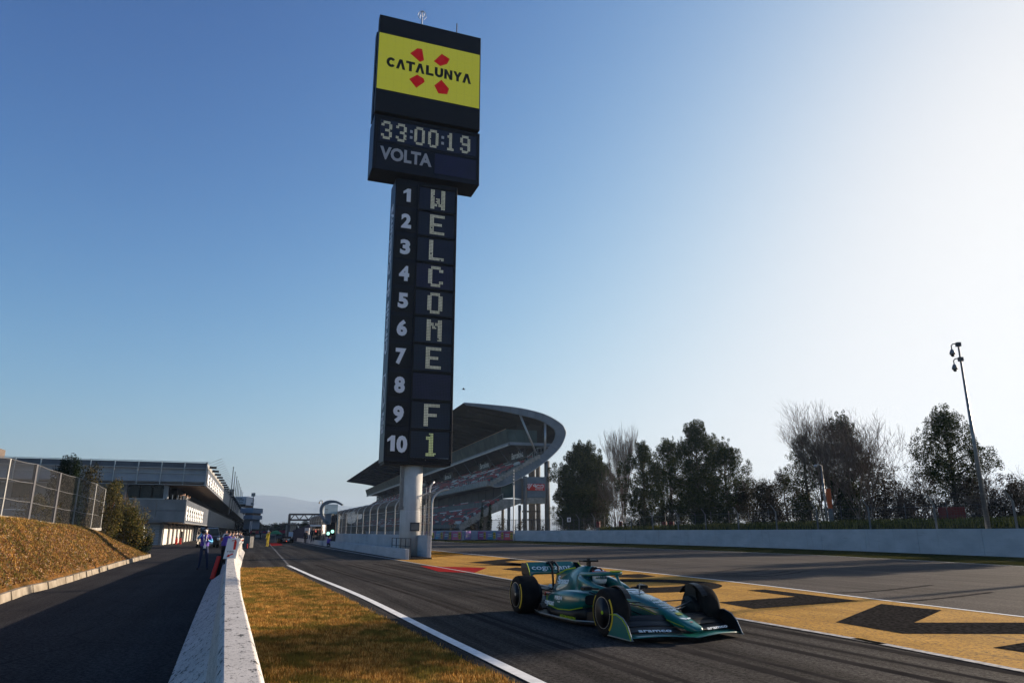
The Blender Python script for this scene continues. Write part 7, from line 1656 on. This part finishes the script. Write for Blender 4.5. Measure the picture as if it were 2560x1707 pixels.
# front-facing: reading direction from the car's right (near) to its left (far)
ctext('lettering', 'cognizant', (-.80, -.722, .25), (1, -.10, 0), (0, .20, .95), .10, .50, M['car_white'], None, .01)
ctext('lettering', 'aramco', (-1.0, -.325, .60), (1, -.12, .06), (-.0, .42, .85), .13, .56, M['car_white'], ec, .02)
ctext('lettering', 'PERONI', (-.28, -.775, .38), (1, .0, .02), (0, .12, 1), .065, .30, M['car_white'], None, .02)
ctext('lettering', '0.0', (-.28, -.766, .33), (1, .0, .0), (0, .0, 1), .026, .09, M['car_white'], None, .01)
ctext('lettering', 'ASTON MARTIN', (0.18, -.82, .10), (1, 0.0, 0), (0, 0, 1), .05, .62, M['car_lime'], fl_, .0)
ctext('lettering', '5', (-1.52, -.175, .60), (1, .15, 0), (0, .3, .95), .12, .09, M['car_white'], ec, .04)
for k, s_ in enumerate((-1, 1)):
    yy = s_*.56; ctext('lettering', 'aramco', (2.605-.0, yy, .150), (-.30*s_*1.0, 1, 0) if s_ > 0 else (.30, 1, 0), (-.80, 0, .60), .062, .50, M['car_white'], None, .02)
# on the nose, read from ahead: across = +y, up = rearward along the slope
def nz(x): return float(np.interp(x, [.48,.7,1.0,1.4,1.8,2.2,2.6,2.84], [.60,.605,.60,.565,.50,.405,.30,.235]))+.009
def nosetext(s, x, h, w_, bold=.02): sl__ = (nz(x-.1)-nz(x+.1))/.2; ctext('lettering', s, (x, 0, nz(x)), (0, 1, 0), (-1, 0, sl__), h, w_, M['car_white'], None, bold)
nosetext('5', 1.30, .24, .24, .06); nosetext('JCB', 1.76, .07, .20); nosetext('PEPPER', 1.92, .05, .24); nosetext('TikTok', 2.04, .05, .20); nosetext('NETAPP', 2.15, .045, .20); nosetext('SP', 2.28, .06, .12)
b = MB(); x = 2.40; sl__ = (nz(x-.1)-nz(x+.1))/.2
for q0, q1 in ((-.05, .05),): b.add([(x-.05,q0,nz(x-.05)+.002),(x-.05,q1,nz(x-.05)+.002),(x+.05,q1,nz(x+.05)+.002),(x+.05,q0,nz(x+.05)+.002)], [(0,1,2,3)])
B('sponsor_patch', mat('patch_olive', (0.25, 0.30, 0.05), .5), b)
b = MB(); x = 2.60
for s_ in (-1, 1): b.add([(x+.0,0,nz(x)+.002),(x-.03,s_*.03,nz(x-.03)+.002),(x-.045,s_*.10,nz(x-.045)+.0),(x+.0,s_*.07,nz(x)+.001),(x+.025,s_*.02,nz(x+.025)+.002)], [(0,1,2,3,4)])
B('winged_badge', M['car_white'], b)
b = MB(); x = 2.72; b.add([(x-.015,-.025,nz(x-.015)+.002),(x-.015,.025,nz(x-.015)+.002),(x+.015,.025,nz(x+.015)+.002),(x+.015,-.025,nz(x+.015)+.002)], [(0,1,2,3)]); B('flag_decal', M['red_cloth'], b)
b = MB()      # white band before the cockpit
b.add([(.98,-.16,nz(.98)+.002),(.98,.16,nz(.98)+.002),(.80,.19,nz(.80)+.002),(.80,-.19,nz(.80)+.002)], [(0,1,2,3)]); B('white_band', M['car_white'], b)
# the second car, leaving down the pit lane: same build in dark paint
M['far_car'] = mat('far_car', (0.02, 0.02, 0.03), .35, coat=.5); M['rain_light'] = mat('rain_light', (0.9, 0.1, 0.05), .5, emit=(1.0, 0.10, 0.04), es=3.0)
far = copy_tree(car); q = G(701, 1357.5); far.location = (q.x, q.y+2.2, 0); far.rotation_euler = (0, 0, math.atan2(U.y, U.x)+R(1)); far.scale = (1.0, 1.0, 1.0)
far['label'] = 'dark racing car with a glowing red rear lamp driving away up the pit lane'; bpy.data.objects[far.name].name = 'racing_car.001'
def remat(o):
    for ch in list(o.children):
        remat(ch)
        if ch.name.split('.')[0] in ('lettering', 'sponsor_patch', 'winged_badge', 'flag_decal', 'white_band', 'lime_line'): bpy.data.objects.remove(ch); continue
        if ch.type == 'MESH' and ch.data.materials:
            mn = ch.data.materials[0].name
            if mn in ('car_green', 'car_lime') or ch.name.startswith('rain_lamp'):
                ch.data = ch.data.copy(); ch.data.materials[0] = M['rain_light'] if ch.name.startswith('rain_lamp') else M['far_car']
            if ch.name.startswith('rain_lamp'): ch.scale = (1, 1, 1)
remat(far)
# driver
dr = thing('driver', 'racing driver in a white helmet with red and dark stripes seated in the green car', 'person', cc, car.rotation_euler[2]); dr.scale = (KS,)*3; dr.name = 'person'
def D_(name, m, b, parent=None, **k): return b.build(name, m, parent or dr, local=True, **k)
b = MB(); b.loft([rsec(-.10,.17,.44,.60,.6), rsec(-.18,.21,.46,.655,.6), rsec(-.26,.20,.46,.66,.6)]); b.lathe([(.07,.0),(.065,.08)], (-.16,0,.62), 12); D_('body', M['dark_cloth'], b, smooth=True)
b = MB(); b.lathe([(.02,.145),(.07,.13),(.115,.085),(.132,.02),(.130,-.05),(.115,-.10),(.08,-.125)], (-.10,0,.765), 24); b.v = [(-.10+(x+.10)*1.12, y, z) for x, y, z in b.v]; he = D_('helmet', M['white'], b, smooth=True)
b = MB(); secs = []
for z, r_ in ((.735,.150),(.80,.147)): secs.append([(-.10+r_*math.cos(q), r_*.88*math.sin(q), z) for q in [R(-65+13*k) for k in range(11)]])
b.loft(secs, caps=False, closed=False); D_('visor', M['visor'], b, he, smooth=True)
b = MB()
for q0 in (.25, .75):
    b.tube([(-.10+.151*math.cos(q), .136*math.sin(q), .765+.02) if False else (-.10+.15*math.cos(q)*math.cos(q0), .134*math.sin(q)*1.0, .765+.148*math.sin(q0)) for q in [2*math.pi*k/20 for k in range(21)]], .008, 4)
D_('stripe', M['red'], b, he)
b = MB(); b.tube([(-.10+.148*math.cos(q), .002, .765+.148*math.sin(q)) for q in [R(50+12*k) for k in range(9)]], .02, 5); D_('stripe', M['dark_red'], b, he)
# ================================================================== AIR
hz = MB(); hz.box(-8500, 8500, -2500, 9500, -1.0, 400)
hm = bpy.data.materials.new('haze'); hm.use_nodes = True; hn = hm.node_tree; hn.nodes.remove(hn.nodes['Principled BSDF'])
pv_ = hn.nodes.new('ShaderNodeVolumePrincipled'); pv_.inputs['Color'].default_value = (0.55, 0.72, 0.98, 1); pv_.inputs['Density'].default_value = 1.2e-4; pv_.inputs['Anisotropy'].default_value = 0.2
hn.links.new(pv_.outputs[0], hn.nodes['Material Output'].inputs['Volume'])
ho = hz.build('haze', hm); ho['kind'] = 'stuff'
